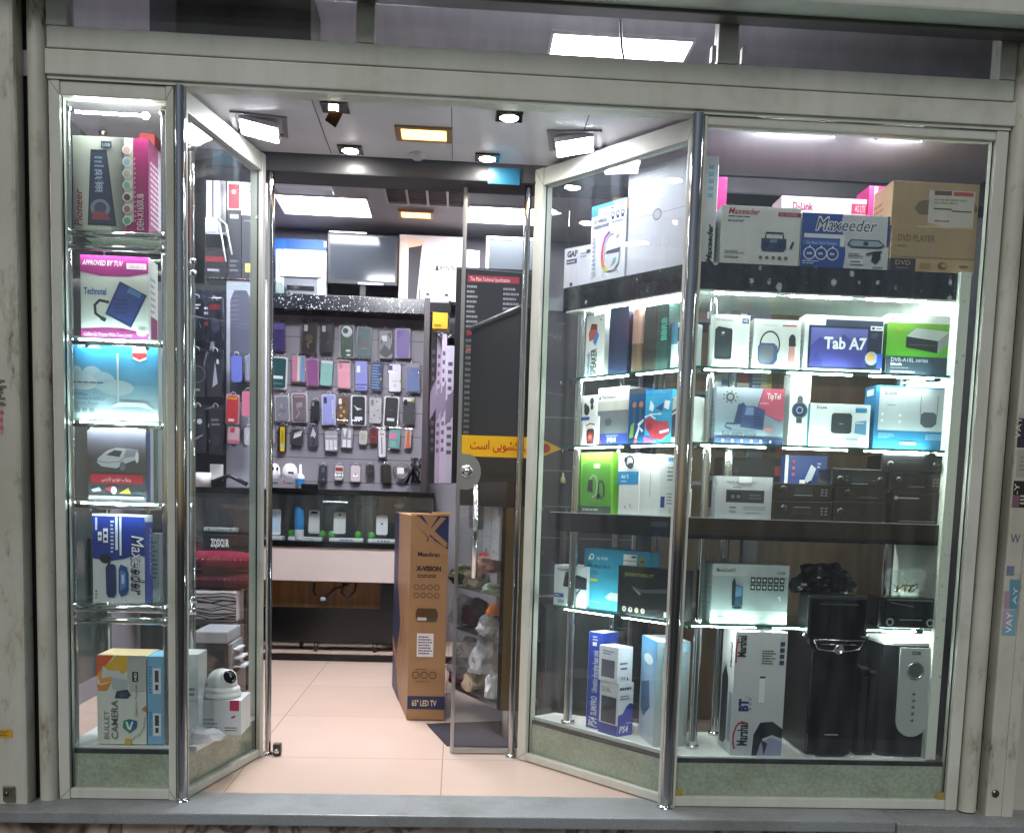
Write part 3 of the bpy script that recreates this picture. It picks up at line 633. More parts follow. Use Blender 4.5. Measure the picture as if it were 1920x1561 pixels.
# ================================================================== NARROW TOWER (left)
TX0, TX1 = -.402, -.076
tw = thing('display_tower', 'chrome tube display tower with double bars and glass shelves in the narrow window', 'display rack', (TX0, .06, .178))
def tw_l(x, y, z): return (x - TX0, y - .06, z - .178)
for x in (TX0, TX1):
    for y in (.075, .42):
        r = .013; m = MB(); m.cyl((0, 0, 0), r, 2.2, mat='chrome', n=18); m.lathe([(r, 2.19), (.02, 2.2), (.02, 2.215), (.014, 2.222), (.014, 2.24), (.018, 2.245), (.01, 2.262), (0, 2.264)], mat='chrome'); m.obj('post', tw, tw_l(x, y, .178))
for z0 in (1.946, .655):
    for y in (.068, .42):
        m = MB()
        for dz in (.022, -.022): m.tube([(0, 0, dz), (TX1 - TX0, 0, dz)], .0125, mat='chrome', n=14)
        for x in (0, TX1 - TX0): m.ball((x, 0, .022), .02, '#ffffff', 'chrome', 2); m.ball((x, 0, -.022), .02, '#ffffff', 'chrome', 2)
        m.obj('double_bar', tw, tw_l(TX0, y, z0))
    m = MB(); m.rbox(.0, TX1 - TX0, .02, .36, 0, .006, .001, '#ffffff', 'shelf_glass'); m.obj('glass_shelf', tw, tw_l(TX0, .06, z0 + .038))
TSH = [.181, .694, 1.058, 1.340, 1.622, 1.985]       # standing heights of the six tiers
for z in (1.0515, 1.3335, 1.6155):
    m = MB(); m.box(.0, TX1 - TX0, .0, .36, 0, .006, mat='shelf_glass'); m.box(.002, TX1 - TX0 - .002, -.0012, -.0002, 0, .006, '#cfeee2', 'gloss'); m.obj('glass_shelf', tw, tw_l(TX0, .062, z))
    m = MB(); m.tube([(0.013, .006, -.014), (TX1 - TX0 - .013, .006, -.014)], .0085, mat='chrome', n=12); m.obj('support_bar', tw, tw_l(TX0, .06, z))
    for x in (.06, TX1 - TX0 - .06): MB().lathe([(.007, 0), (.007, -.012), (0, -.013)], (x, .008, -.02), mat='chrome').obj('shelf_clip', tw, tw_l(TX0, .06, z))
    MB().box(.03, TX1 - TX0 - .03, .012, .02, -.004, -.0005, mat='blue_led_glow').obj('light_strip', tw, tw_l(TX0, .06, z))
for z in (.63, 1.92): MB().box(.03, TX1 - TX0 - .03, .012, .02, -.004, -.0005, mat='led_glow').obj('light_strip', tw, tw_l(TX0, .06, z))
m = MB().box(.03, TX1 - TX0 - .05, 0, .008, 0, .006, mat='led_glow'); m.ball((TX1 - TX0 - .06, -.004, .0), .012, mat='spot_glow'); m.obj('light_strip', tw, tw_l(TX0, .068, at(200, 214, .068).z))
m = MB(); m.box(-.025, TX1 - TX0 + .052, -.015, .42, -.02, 0, '#e3e6e3', 'plastic'); m.obj('floor_board', tw, tw_l(TX0, .06, .178))
m = MB(); m.box(-.03, -.024, .0, .42, .2, 2.2, '#4a4f50', 'gloss'); m.obj('side_panel', tw, tw_l(TX0, .06, .178))
m = MB(); m.box(-.02, TX1 - TX0 + .04, .40, .405, 1.72, 2.2, '#45474a', 'matte'); m.obj('back_panel', tw, tw_l(TX0, .06, .178))
P = Y_(.095); Z = TSH
ic = ['#e4b7b0', '#9fc3d6', '#c9c2bc', '#8fc0a4', '#6a3a44', '#b06f6a', '#56b39b']
carton('boxed_car_stereo', 'silver and magenta car stereo carton with seven round icons, top tier of the narrow tower', 'carton', 138, 279, 432, 257, P, Z[5], .2, '#d8dbcf',
  [('g', .35, .0, .68, 1, '#d0d2c8', '#6a6a68', 'h'), ('g', .0, .0, .5, .4, '#c6c9bd', '#d8dbcf', 'v'), Rr(.8, .0, 1, 1, '#a81e6e'), ('p', [(.62, 0), (.8, 0), (.8, .12), (.7, .06)], '#a81e6e'),
   ('p', [(.19, .06), (.57, .06), (.45, .86), (.24, .86)], '#1b2338'), ('p', [(.21, .08), (.54, .08), (.44, .83), (.25, .83)], '#2d3a57'), ('d', .29, .4, .42, .8, 9, '#97a5c4'), Tt(.39, .42, .08, '88:15', '#c8d2ea', rot=90, w=.22),
   ('e', .36, .24, .13, .1, '#8c93a2'), ('e', .36, .25, .08, .06, '#41506e'), ('p', [(.24, .12), (.5, .12), (.44, .2), (.28, .22)], '#a04b58'),
   Tt(.12, .04, .1, 'Pioneer', '#b02a3c', rot=90, w=.4, shear=.25, bold=.01), Rr(.38, .88, .52, .95, '#32465c'), Tt(.4, .895, .035, 'USB', '#e6ecf2', w=.1)] +
  [o for i in range(7) for o in (('c', .72, .87 - .125 * i, .05, '#f3f0f0'), ('c', .72, .87 - .125 * i, .036, ic[i]))] +
  [Tt(.94, .03, .09, 'DEH-X1650UB', '#f2dfe8', rot=90, w=.38, bold=.01), ('d', .82, .1, .84, .8, 14, '#e6b8d0')],
  right=[Rr(0, 0, .55, 1, '#b84a86'), Rr(.55, 0, 1, 1, '#cfd1d8'), ('d', .1, .1, .9, .8, 12, '#e8dfe6')])
carton('red_carton', 'red carton edge showing behind the magenta car stereo box', 'carton', 262, 291, 432, 250, Y_(.31), Z[5], .08, '#b03434', [('d', .1, .5, .9, .95, 8, '#e0b0ac')])
carton('boxed_phone', 'white and magenta desk phone carton with a blue phone, second tier of the narrow tower', 'carton', 152, 279, 626, 480, P, Z[4], .11, '#dfe2da',
  [Rr(0, .84, 1, 1, '#a3287c'), ('p', [(0, .84), (.0, .8), (.3, .755), (.7, .76), (1, .81), (1, .84)], '#a3287c'), ('p', [(0, 0), (1, 0), (1, .08), (.6, .13), (.3, .13), (0, .11)], '#8a2a64'),
   Tt(.03, .88, .06, 'APPROVED BY TUV', '#f7e6f0', shear=.25, bold=.02, w=.6), Rr(.68, .85, .97, .92, '#f3dcea'), Tt(.71, .865, .04, 'CALLER ID', '#b35a95', w=.23),
   Tt(.05, .53, .08, 'Technotel', '#2f6d9c', w=.33, bold=.03), ('p', [(.36, .3), (.58, .7), (.98, .54), (.74, .14)], '#22346b'), ('p', [(.4, .31), (.6, .66), (.94, .53), (.73, .19)], '#31478a'), ('p', [(.68, .57), (.72, .63), (.9, .56), (.87, .5)], '#4e7fb0'),
   ('d', .5, .3, .75, .5, 4, '#26386e'), ('l', [(.42, .44), (.28, .46), (.21, .4), (.22, .3), (.32, .24)], .035, '#24272c'), ('l', [(.3, .25), (.37, .22)], .05, '#24272c'), Tt(.05, .03, .045, 'Caller ID Phone With Two Lines', '#d9a8c6', w=.7), ('e', .9, .09, .08, .05, '#b7aeb0')],
  right=[Rr(0, 0, .3, 1, '#d5d2d6'), ('d', .2, .1, .8, .8, 9, '#9a9aa6'), Rr(.2, .0, .9, .3, '#8a2a64')])
carton('boxed_router', 'sky blue and white modem router carton, third tier of the narrow tower', 'carton', 134, 297, 779, 642, P, Z[3], .075, '#cfdadb',
  [('g', 0, .45, 1, 1, '#6fb4d2', '#12a0d2', 'v'), ('g', 0, .0, 1, .46, '#d3d8d6', '#7fbbd4', 'v'), ('e', .06, .6, .07, .09, '#b7d7e4'), ('e', .24, .56, .12, .13, '#bcd9e4'), ('e', .36, .5, .14, .12, '#b0d2df'), ('e', .14, .48, .16, .1, '#cadde2'), ('e', .52, .42, .2, .1, '#b9d4dd'),
   Tt(.07, .92, .055, 'TP-LINK', '#f3fafc', w=.28, bold=.03), ('p', [(.71, .8), (.79, .76), (.87, .8), (.87, .97), (.71, .97)], '#e6efee'), ('p', [(.71, .83), (.79, .79), (.87, .83), (.87, .88), (.71, .88)], '#c9363a'),
   Rr(.525, .22, .55, .86, '#dfe9ec'), Rr(.525, .22, .532, .86, '#9fb7c0'), ('p', [(.45, .17), (.55, .24), (.85, .24), (.95, .15), (.78, .18), (.6, .18)], '#eef2f1'), ('p', [(.45, .16), (.6, .18), (.8, .18), (.95, .14), (.9, .12), (.5, .13)], '#9fb3b9'),
   Tt(.05, .31, .035, '150Mbps', '#2a6da0', w=.14), Tt(.05, .255, .04, 'Wireless N ADSL2+', '#2b648f', w=.34), Tt(.05, .2, .04, 'Modem Router', '#2b648f', w=.27)] + [Rr(.05 + .08 * i, .09, .105 + .08 * i, .15, '#7d8f97') for i in range(3)] + [('d', .03, .46, .42, .5, 1, '#5d8293'), ('d', .7, .05, .95, .08, 1, '#52666e')])
fars = '\ufbfd\ufeb3\ufead\ufe8e\ufed3 \ufeed\ufead\ufea9\ufeee\ufea7 \ufe8f\ufe8e\ufbfe\ufea9\ufead'
carton('boxed_car_tracker', 'dark grey carton picturing a silver sports car over a red Persian banner', 'carton', 165, 274, 929, 796, P, Z[2], .09, '#46464c',
  [('g', 0, .55, 1, 1, '#4b4b52', '#8e8e9c', 'v'), ('g', 0, 0, 1, .55, '#3f3f44', '#4b4b52', 'v'), ('p', [(.16, .5), (.18, .56), (.34, .66), (.5, .7), (.72, .69), (.86, .68), (.88, .62), (.86, .56), (.6, .48), (.5, .43), (.24, .45)], '#b6b7bd'), ('p', [(.32, .6), (.46, .67), (.6, .66), (.55, .58)], '#3c3d44'), ('p', [(.62, .57), (.66, .68), (.84, .68), (.86, .6)], '#8d8f98'), ('e', .6, .46, .05, .06, '#6a6c74'), ('e', .85, .58, .03, .07, '#d5d6da'), ('l', [(.17, .52), (.35, .5), (.55, .52), (.64, .58)], .012, '#84868e'),
   Rr(.05, .23, .95, .35, '#b0283c'), Tt(.24, .265, .05, fars, '#f0d5d5', w=.5), ('p', [(.06, .14), (.2, .18), (.24, .13), (.1, .11)], '#c9cacf'), ('p', [(.3, .16), (.42, .2), (.5, .13), (.44, .1)], '#c23b58'), ('e', .45, .14, .05, .05, '#e2dede'), ('p', [(.54, .1), (.7, .18), (.74, .1)], '#c7b64e'), ('p', [(.8, .1), (.88, .14), (.94, .1)], '#355a5e'), Rr(.03, .03, .97, .065, '#8f8f93')],
  right=[Rr(.15, .0, .55, 1, '#2b4a80'), Rr(.55, 0, .95, 1, '#b9bec6')])
carton('green_black_carton', 'black carton with green swirls standing behind the sports car box', 'carton', 137, 166, 928, 838, Y_(.3), Z[2], .1, '#15181a', [('l', [(.5, .3), (.75, .45), (.7, .6), (.55, .7)], .03, '#6f8f2c'), ('l', [(.6, .05), (.85, .15), (.8, .25)], .03, '#7ea03a')])
carton('tall_grey_carton', 'tall pale carton standing at the back right of the fourth tower tier', 'carton', 276, 297, 928, 800, Y_(.25), Z[2], .1, '#a8b2b4', [Rr(.1, .1, .5, .9, '#2d5087')])
carton('boxed_mirror_camera', 'blue and white mirror camera carton with sideways lettering, fifth tier of the narrow tower', 'carton', 175, 272, 1141, 964, P, Z[1], .09, '#dfe5e6',
  [('p', [(0, 1), (0, .5), (.3, .47), (.6, .5), (.85, .55), (1, .53), (1, 1)], '#20398f'), Rr(0, .98, 1, 1, '#eef2f4'), Tt(.74, .77, .25, 'Maxeeder', '#1e2a5c', rot=-90, w=.68, shear=.2, bold=.035), Tt(.75, .765, .24, 'Maxeeder', '#f4f6fa', rot=-90, w=.67, shear=.2),
   Tt(.75, .39, .24, 'eder', '#1c2440', rot=-90, w=.3, shear=.2), ('d', .35, .56, .42, .94, 9, '#d9e2f2'), Rr(.52, .54, .56, .97, '#e8eefa'), Rr(.44, .6, .49, .97, '#dbe4f4'), Rr(.21, .68, .3, .84, '#eef2f8'), Rr(.11, .7, .18, .8, '#eef2f8'), ('c', .255, .72, .018, '#1c2a5c'), ('c', .255, .79, .018, '#1c2a5c'), ('c', .145, .75, .014, '#1c2a5c'), Rr(.06, .82, .1, .96, '#cfdaf0'),
   ('e', .25, .5, .11, .055, '#1d2233'), Rr(.3, .44, .34, .5, '#1d2233'), ('p', [(.26, .1), (.25, .4), (.3, .44), (.42, .44), (.45, .4), (.45, .1), (.4, .06), (.3, .06)], '#1c3266'), ('p', [(.5, .11), (.5, .38), (.54, .44), (.66, .41), (.69, .34), (.69, .15), (.65, .1), (.55, .07)], '#2f5296'), ('p', [(.53, .14), (.53, .37), (.64, .35), (.64, .18)], '#5d8ccb'), Rr(.56, .22, .61, .32, '#cfe2f6'), ('d', .05, .04, .09, .15, 3, '#3a4046')],
  right=[Rr(0, 0, 1, 1, '#2a3f96'), Tt(.6, .85, .3, 'Maxeeder', '#aab6dc', rot=-90, w=.55, shear=.2), Rr(.0, .92, 1, 1, '#c9d2dc')])
carton('grey_carton', 'pale grey narrow carton leaning behind the blue mirror camera box', 'carton', 280, 299, 1141, 1000, Y_(.24), Z[1], .1, '#7f8b90', [('d', .1, .3, .9, .9, 9, '#4a5560')])
carton('olive_pouch', 'dark red and black folder standing at the back left of the fifth tower tier', 'folder', 140, 172, 1141, 1008, Y_(.28), Z[1], .03, '#1f2224', [('p', [(.2, 0), (.5, .9), (.75, 0)], '#7a2a24')])
carton('boxed_camera', 'white carton picturing a bullet camera with orange corner, floor of the narrow tower', 'carton', 183, 275, 1399, 1228, Y_(.075), Z[0], .16, '#dcdfd6',
  [('p', [(0, 1), (0, .78), (.3, .96), (.35, 1)], '#e0612e'), ('p', [(0, .78), (.08, .68), (.36, .72), (.25, .93)], '#eda02c'), ('p', [(.12, .84), (.4, 1), (.62, 1), (.64, .84), (.5, .78)], '#e2b423'), ('p', [(0, .68), (.1, .66), (.3, .7), (.2, .6), (.02, .6)], '#e88a2c'), ('g', .62, .6, 1, 1, '#c5c5bd', '#aeb0aa', 'v'),
   ('p', [(.1, .74), (.12, .88), (.18, .86), (.22, .83), (.45, .83), (.64, .72), (.68, .6), (.6, .54), (.4, .54), (.32, .62), (.3, .76)], '#cfd6d4'), ('p', [(.3, .76), (.32, .62), (.6, .58), (.64, .72)], '#b4bebd'), ('p', [(.36, .52), (.4, .6), (.62, .62), (.69, .56), (.62, .52)], '#232b3a'), ('e', .55, .56, .1, .035, '#3d4c60'),
   Rr(.72, .71, .84, .82, '#191c1c'), Tt(.81, .725, .05, 'HD', '#e6e8e4', rot=90, w=.085, bold=.03), Tt(.24, .06, .1, 'BULLET', '#7c7f7a', rot=90, w=.32), Tt(.42, .06, .13, 'CAMERA', '#6c706c', rot=90, w=.44, bold=.01), Tt(.82, .32, .05, 'Safety For Your Life', '#7b8480', rot=90, w=.36),
   ('p', [(.54, .27), (.52, .19), (.66, .13), (.8, .19), (.81, .27), (.66, .29)], '#2c8a80'), ('p', [(.66, .28), (.8, .26), (.78, .19), (.68, .15)], '#2a63a0'), ('p', [(.58, .26), (.62, .26), (.66, .19), (.7, .26), (.74, .26), (.68, .16), (.62, .18)], '#eef4f2'), ('p', [(.9, .4), (1, .45), (1, .37)], '#d98a2e'), ('l', [(.7, .06), (.86, .12), (.95, .2), (.97, .32)], .008, '#aab0a6'), Rr(.56, 0, .7, .07, '#d0b432')],
  topc='#e2c49a', jit=0)
for k, (v0, v1) in enumerate(((1399, 1320), (1318, 1230))):
    carton('blue_camera_carton', ('pale blue camera carton on the floor of the narrow tower, lower of two', 'pale blue camera carton stacked on its twin beside the white bullet camera box')[k], 'carton', 277, 318, 1399, (1317, 1230)[k], Y_(.08), Z[0] + (0, .152)[k], .15, '#7fb6da',
           [Rr(.25, .2, .62, .75, '#dfe9f0'), Rr(.36, .28, .5, .4, '#2a2c36'), Rr(.34, .45, .52, .7, '#4a3c40'), ('d', .08, .2, .2, .8, 9, '#3a78a8'), ('d', .7, .1, .95, .9, 8, '#5a9ac8')], group='pale blue camera cartons')
    if k == 0: bpy.data.objects['blue_camera_carton'].scale.z = 1

# ---- things behind the left angled glass, on its plinth board
tag(MB().prism([(.03, .07), (.135, .62), (-.07, .62), (-.07, .07)], .16, .178, '#e1e3dd', 'gloss').obj('display_board'), 'white display board behind the left angled glass', 'board')
PL = Y_(.25)
carton('white_carton', 'tall white carton standing behind the thick left chrome post', 'carton', 335, 372, 1385, 1226, Y_(.18), .178, .13, '#e3e6e8', [('d', .5, .5, .95, .62, 2, '#7d858c'), ('l', [(0, .45), (1, .45)], .008, '#9da6ac')])
wb = carton('white_camera_carton', 'low white carton with red corner mark under the dome camera', 'carton', 376, 452, 1352, 1312, PL, .178, .17, '#d4d8da', [('d', .05, .15, .5, .5, 3, '#8d979e'), Rr(.72, .7, .95, 1, '#b93a5c'), ('d', .6, .1, .9, .25, 2, '#6b747a'), ('l', [(.76, .5), (.86, .55)], .05, '#b03a4c')])
ztop = .178 + (PL.hit(414, 1312).z - .178)
p = PL.hit(408, 1312); t = thing('dome_camera', 'white dome security camera with dark lens on a white carton behind the left angled glass', 'camera', (p.x, p.y + .07, ztop + .001))
MB().lathe([(0, 0), (.068, 0), (.073, .006), (.073, .016), (.067, .022), (.069, .026), (.069, .034), (.062, .042), (0, .042)], col='#e3e6e4', mat='plastic', n=28).obj('base_ring', t)
m = MB().ball((0, 0, .052), .058, '#dfe3e1', 'plastic', 3); m.obj('dome', t)
m = MB(); m.cyl((0, 0, .052), .03, .064, '#dfe2e2', 'plastic', 22); m.lathe([(.027, .064), (.024, .0655), (0, .067)], (0, 0, .052), '#14161a', 'gloss', 20)
m.xf(Matrix.Translation((0, 0, -.052))); o = m.obj('lens_barrel', t, (0, 0, .058)); o.rotation_euler = Vector((.62, -.66, .42)).to_track_quat('Z', 'Y').to_euler()
m = MB().ball((0, 0, 0), .05, '#dfe0e2', 'white_bag', 2, .5, 3, (1.3, 1, .6)); tag(m.obj('crumpled_paper', None, (p.x - .03, p.y - .1, .2)), 'crumpled white wrapping in front of the dome camera carton', 'wrapping')

# ================================================================== WIDE DISPLAY UNIT (right and angled)
PA = Pl((1.80 - .511, .06 + .65), (1.80, .06))          # plane of the shelf edges behind the angled glass
PR = Y_(.075)                                            # plane of the shelf edges behind the wide glass
XE = 2.745                                               # inner face of the marble side panel
def shelf_poly(u_end, v, y0=.075, inset=0.0):
    e = PA.hit(u_end, v); e = Vector((e.x, e.y)); d = PA.d; n = -PA.n
    n = Vector((.786, .618))
    c = PA.a + d * ((y0 - PA.a.y) / d.y)
    b = e + n * .13
    return [(e.x, e.y), (c.x, c.y), (XE - .001, y0), (XE - .001, .44), (1.93, .44), (1.72, .60), (b.x, b.y)]
un = thing('display_shelving', 'corner shelving of black granite slabs and glass shelves on chrome tubes', 'shelving')
def slab(poly, z0, z1, mat, nm):
    MB().prism(poly, z0, z1, mat=mat).obj(nm, un)
TOP = shelf_poly(1057, 535)
slab(TOP, 1.876, 1.970, 'black_granite', 'granite_shelf')
m = MB().prism(shelf_poly(1062, 560), 1.869, 1.8755, '#dfe2dc', 'gloss'); m.obj('soffit', un)
slab(shelf_poly(1032, 957), .984, 1.060, 'fine_granite', 'black_shelf')
m = MB().prism(shelf_poly(1032, 957), 1.0605, 1.0625, '#d9dedc', 'gloss'); m.obj('shelf_cover', un)
def glass_shelf(u, v, z):
    p = shelf_poly(u, v); m = MB().prism(p, z - .009, z, mat='shelf_glass')
    for a, b in ((p[0], p[1]), (p[1], p[2])):         # the dark green look of a cut glass edge
        a, b = Vector(a), Vector(b); n = (b - a).normalized(); n = Vector((n.y, -n.x)) * .0012
        m.add([(a.x + n.x, a.y + n.y, z - .009), (b.x + n.x, b.y + n.y, z - .009), (b.x + n.x, b.y + n.y, z), (a.x + n.x, a.y + n.y, z)], [(0, 1, 2, 3)], '#2f6f66', 'gloss')
    m.obj('glass_shelf', un)
    for (x, y) in ((p[2][0] - .045, .085), (1.84, .085), (p[0][0] + .03, p[0][1] - .005)): MB().rbox(x - .02, x + .02, y, y + .05, z - .022, z - .0095, .003, '#1b1d1f', 'plastic').obj('shelf_bracket', un)
    a, b, c = [Vector(q) for q in p[:3]]; n = Vector((.786, .618)) * .03
    m = MB()
    for k in range(3):
        s0 = b.lerp(c, .05 + .32 * k) + Vector((0, .006)); s1 = b.lerp(c, .05 + .32 * k + .25) + Vector((0, .006)); m.box(s0.x, s1.x, s0.y, s0.y + .01, z - .0135, z - .0095, mat='led_glow')
    for k in range(2):
        q0, q1 = a.lerp(b, .08 + .48 * k), a.lerp(b, .08 + .48 * k + .4); o_ = Vector((.786, .618)) * .006; o2 = o_ * 2.3
        m.prism([tuple(q0 + o_), tuple(q1 + o_), tuple(q1 + o2), tuple(q0 + o2)], z - .0135, z - .0095, mat='led_glow')
    m.obj('light_strip', un)
    return p
ZG = {'b': .178, 's3': .672, 'bl': 1.0627, 's2': 1.335, 's1': 1.606, 't': 1.9702}
glass_shelf(1072, 705, ZG['s1']); glass_shelf(1060, 845, ZG['s2']); glass_shelf(1040, 1145, ZG['s3'])
m = MB().prism(shelf_poly(1000, 1345, .045), .16, .178, '#e8ebe6', 'plastic'); m.obj('floor_board', un)
m = MB().box(XE, XE + .038, .05, .44, .178, 1.97, mat='side_marble'); m.obj('side_panel', un)
for z in (.663, 1.326, 1.597, 1.868): MB().box(XE - .026, XE - .01, .12, .4, z - .0045, z - .0006, mat='led_glow').obj('side_light', un)
m = MB()
a, b = PA.hit(1106, 572), PA.hit(1196, 556); c, d = PA.hit(1200, 557), PA.hit(1262, 549); n = Vector((.786, .618, 0)) * .04
for q0, q1 in ((a, b), (c, d)): m.tube([(q0.x + n.x, q0.y + n.y, 1.858), (q1.x + n.x, q1.y + n.y, 1.858)], .009, mat='led_glow', n=8)
m.obj('light_tube', un)
m = MB()
for k in range(3): m.box(1.86 + .28 * k, 2.08 + .28 * k, .085, .095, 1.8645, 1.8685, mat='led_glow')
m.obj('light_strip', un)
def cp(x, y, r=.017, z0=.178, z1=1.868):
    m = MB().cyl((0, 0, 0), r, z1 - z0, mat='chrome', n=18); m.lathe([(r, .0), (r * 1.5, .0), (r * 1.5, .012), (r, .014)], mat='chrome'); m.obj('chrome_post', un, (x, y, z0))
q = PA.hit(1072, 900); cp(q.x + .022, q.y + .018, .019); cp(at(1323, 900, .17).x, .17, .016); cp(at(1343, 1300, .40).x, .40); cp(2.70, .40); cp(1.62, .60, .014)

# ---- top tier
P = Y_(.11); z = ZG['t']
carton('boxed_speaker_system', 'tall thin white carton with pale blue squares and black script, corner of the granite shelf', 'carton', 1303, 1338, 497, 292, Y_(.12), z, .17, '#e4e6ea', [Rr(.45 , .55 + .07 * i, .72, .6 + .07 * i, '#8fc3dd') if 0 else Rr(.5, .62 + .065 * i, .78, .66 + .065 * i, '#8fc3dd') for i in range(5)] + [Tt(.85, .02, .28, 'Maxeeder', '#34353a', rot=90, w=.36, shear=.25, bold=.04)], jit=0)
carton('pink_carton', 'bright pink carton showing between the thin white carton and the white radio box', 'carton', 1330, 1356, 497, 331, Y_(.3), z, .1, '#e43c9c', [])
carton('boxed_radio', 'white portable radio carton with red script, granite shelf of the wide display', 'carton', 1349, 1497, 499, 387, P, z, .15, '#dcdedb',
  [Tt(.08, .86, .1, 'Maxeeder', '#a82c34', w=.4, shear=.25, bold=.02), ('d', .08, .8, .46, .84, 1, '#55565a'), Tt(.08, .73, .035, 'MX-RA872BT', '#303238', w=.2, bold=.02), Rr(.71, .85, 1, .92, '#98283c'), Tt(.73, .86, .05, '3D SOUND', '#ead0d4', w=.22), ('p', [(.51, .32), (.53, .26), (.8, .26), (.83, .32), (.83, .48), (.51, .48)], '#2b3f63'), ('l', [(.56, .48), (.57, .57), (.78, .57), (.79, .48)], .03, '#2b2f3a'), Rr(.62, .41, .71, .46, '#7d92b4'), ('c', .57, .37, .06, '#1f2c48'), ('c', .77, .37, .06, '#1f2c48'), ('p', [(.87, .32), (.9, .31), (.93, .43), (.9, .44)], '#3a3d44'), ('d', .05, .2, .32, .26, 2, '#8a8c90'), ('d', .05, .12, .26, .17, 1, '#8a8c90')] + [Rr(.49 + .08 * i, .14, .53 + .08 * i, .18, '#5a5d63') for i in range(5)] + [('l', [(.02, .015), (.3, .03), (.6, .01)], .01, '#8e8f8c')],
  left=[('d', .2, .2, .8, .8, 8, '#a7a9ab')], topc='#e8eaea')
carton('boxed_car_mirror', 'blue and white car mirror carton with large script, middle of the granite shelf', 'carton', 1499, 1664, 503, 402, P, z, .12, '#d3d8de',
  [('p', [(0, 0), (.49, 0), (.51, .3), (.49, .55), (.44, .8), (.46, 1), (0, 1)], '#2a4fa0'), Rr(.97, .45, 1, 1, '#27478e'), Tt(.15, .7, .24, 'Maxeeder', '#eef2f8', w=.71, shear=.28, bold=.05), Tt(.16, .705, .22, 'Maxeeder', '#2f3a5a', w=.69, shear=.28), Rr(.03, .56, .49, .635, '#e6ecf6'), Rr(.02, .43, .45, .53, '#4a70bc'), Tt(.06, .45, .045, 'Car Rear View Camera', '#dfe7f6', w=.34), Rr(.44, .42, .49, .62, '#eef1f6')] +
  [o for i in range(3) for o in (('o', .1 + .13 * i, .28, .115, .02, '#e6ecf6'), ('d', .07 + .13 * i, .24, .135 + .13 * i, .32, 1, '#dfe7f6'), Rr(.09 + .13 * i, .38, .11 + .13 * i, .42, '#e6ecf6'))] +
  [('p', [(.52, .47), (.56, .56), (.88, .56), (.95, .47), (.9, .42), (.57, .42)], '#26314a'), ('p', [(.54, .475), (.57, .54), (.87, .54), (.93, .475), (.88, .44), (.58, .44)], '#a9b6c6'), ('e', .73, .49, .03, .04, '#33466a'), ('p', [(.8, .2), (.82, .33), (.9, .36), (.91, .24), (.86, .14)], '#22242c'), ('l', [(.74, .3), (.82, .34), (.92, .36)], .03, '#22242c'), ('d', .54, .24, .72, .32, 2, '#3a3f4c'), Rr(.56, .12, .71, .2, '#eceff2'), ('d', .57, .13, .7, .19, 1, '#3a3f4c'), ('d', .02, .08, .22, .16, 2, '#cfdaf0'), ('d', .82, .05, .96, .09, 1, '#2e3340')])
carton('boxed_dvd_player', 'brown printed carton marked DVD PLAYER at the right end of the granite shelf', 'carton', 1668, 1826, 507, 426, Y_(.095), z, .24, '#b39b74',
  [Rr(0, 0, 1, .33, '#bea57c'), Rr(0, 0, .3, .3, '#2f2d33'), Tt(.06, .16, .1, 'DVD', '#a99a7c', w=.18, bold=.02), ('d', .07, .07, .24, .12, 1, '#8d8068'), Tt(.07, .68, .14, 'DVD PLAYER', '#80663e', w=.44, bold=.01), ('d', .07, .56, .22, .6, 1, '#80663e'), ('e', .62, .17, .06, .08, '#6d5a3a'), ('e', .64, .18, .04, .05, '#b8975f'), Rr(.35, .1, .48, .22, '#a88950'), ('e', .87, .17, .06, .03, '#7d6844'), ('l', [(0, .335), (1, .335)], .012, '#8f7446')], left=[Rr(0, 0, 1, .3, '#2f2d33'), ('d', .1, .5, .8, .8, 3, '#80663e')], jit=0)
zz = z + (Y_(.095).hit(1747, 426).z - z)
carton('brown_carton', 'brown carton with torn white paper label stacked on the DVD player box', 'carton', 1670, 1832, 426, 342, Y_(.1), zz + .0005, .22, '#b29a74',
  [('p', [(.26, .4), (.3, .55), (.36, .6), (.95, .6), (1, .42), (.9, .28), (.32, .28)], '#7c6a4a'), Rr(.42, .02, .95, .83, '#cfcabe'), Rr(.48, .72, .68, .82, '#6d4a44'), Rr(.7, .72, .93, .81, '#b0483e'), ('l', [(.48, .42), (.68, .42), (.7, .38), (.92, .38)], .03, '#5d5648'), ('d', .5, .12, .7, .18, 1, '#a0403a'), ('d', .48, .52, .9, .66, 2, '#a39c8c'), ('p', [(.42, .02), (.42, .1), (.56, .05), (.66, -.0), (.95, .03), (.95, .0), (.5, .0)], '#c2aa84'), ('l', [(.3, -.0), (.55, .02), (.75, .0)], .02, '#d6c9a6')], left=[('d', .2, .3, .8, .7, 3, '#8c6f44')], jit=0)
carton('boxed_modem', 'pale pink and white modem carton behind the blue car mirror box', 'carton', 1459, 1618, 500, 370, Y_(.27), z, .12, '#ecd3dd', [Tt(.13, .84, .09, 'D-Link', '#8a2850', w=.24, bold=.03), Rr(.82, .82, 1, .94, '#c8325e'), Tt(.86, .84, .08, '4G LTE', '#f8e3ea', w=.12), Rr(.82, .64, 1, .77, '#b23a62'), Tt(.84, .66, .08, 'N300', '#f5dbe5', w=.14)])
carton('boxed_cooler', 'pink and white cooling pad carton beside the brown DVD cartons', 'carton', 1621, 1666, 502, 349, Y_(.26), z, .12, '#efd8e4', [Rr(.35, .64, 1, 1, '#e23a80'), Rr(0, 0, .2, 1, '#ea52a0'), Tt(.4, .8, .07, 'TSCO', '#fbe4ee', w=.55, bold=.02), Tt(.28, .48, .12, 'Cooli', '#5a6a9c', w=.7, bold=.02), ('d', .35, .25, .9, .3, 1, '#b03060')], left=[Rr(0, 0, 1, 1, '#e84a98')])
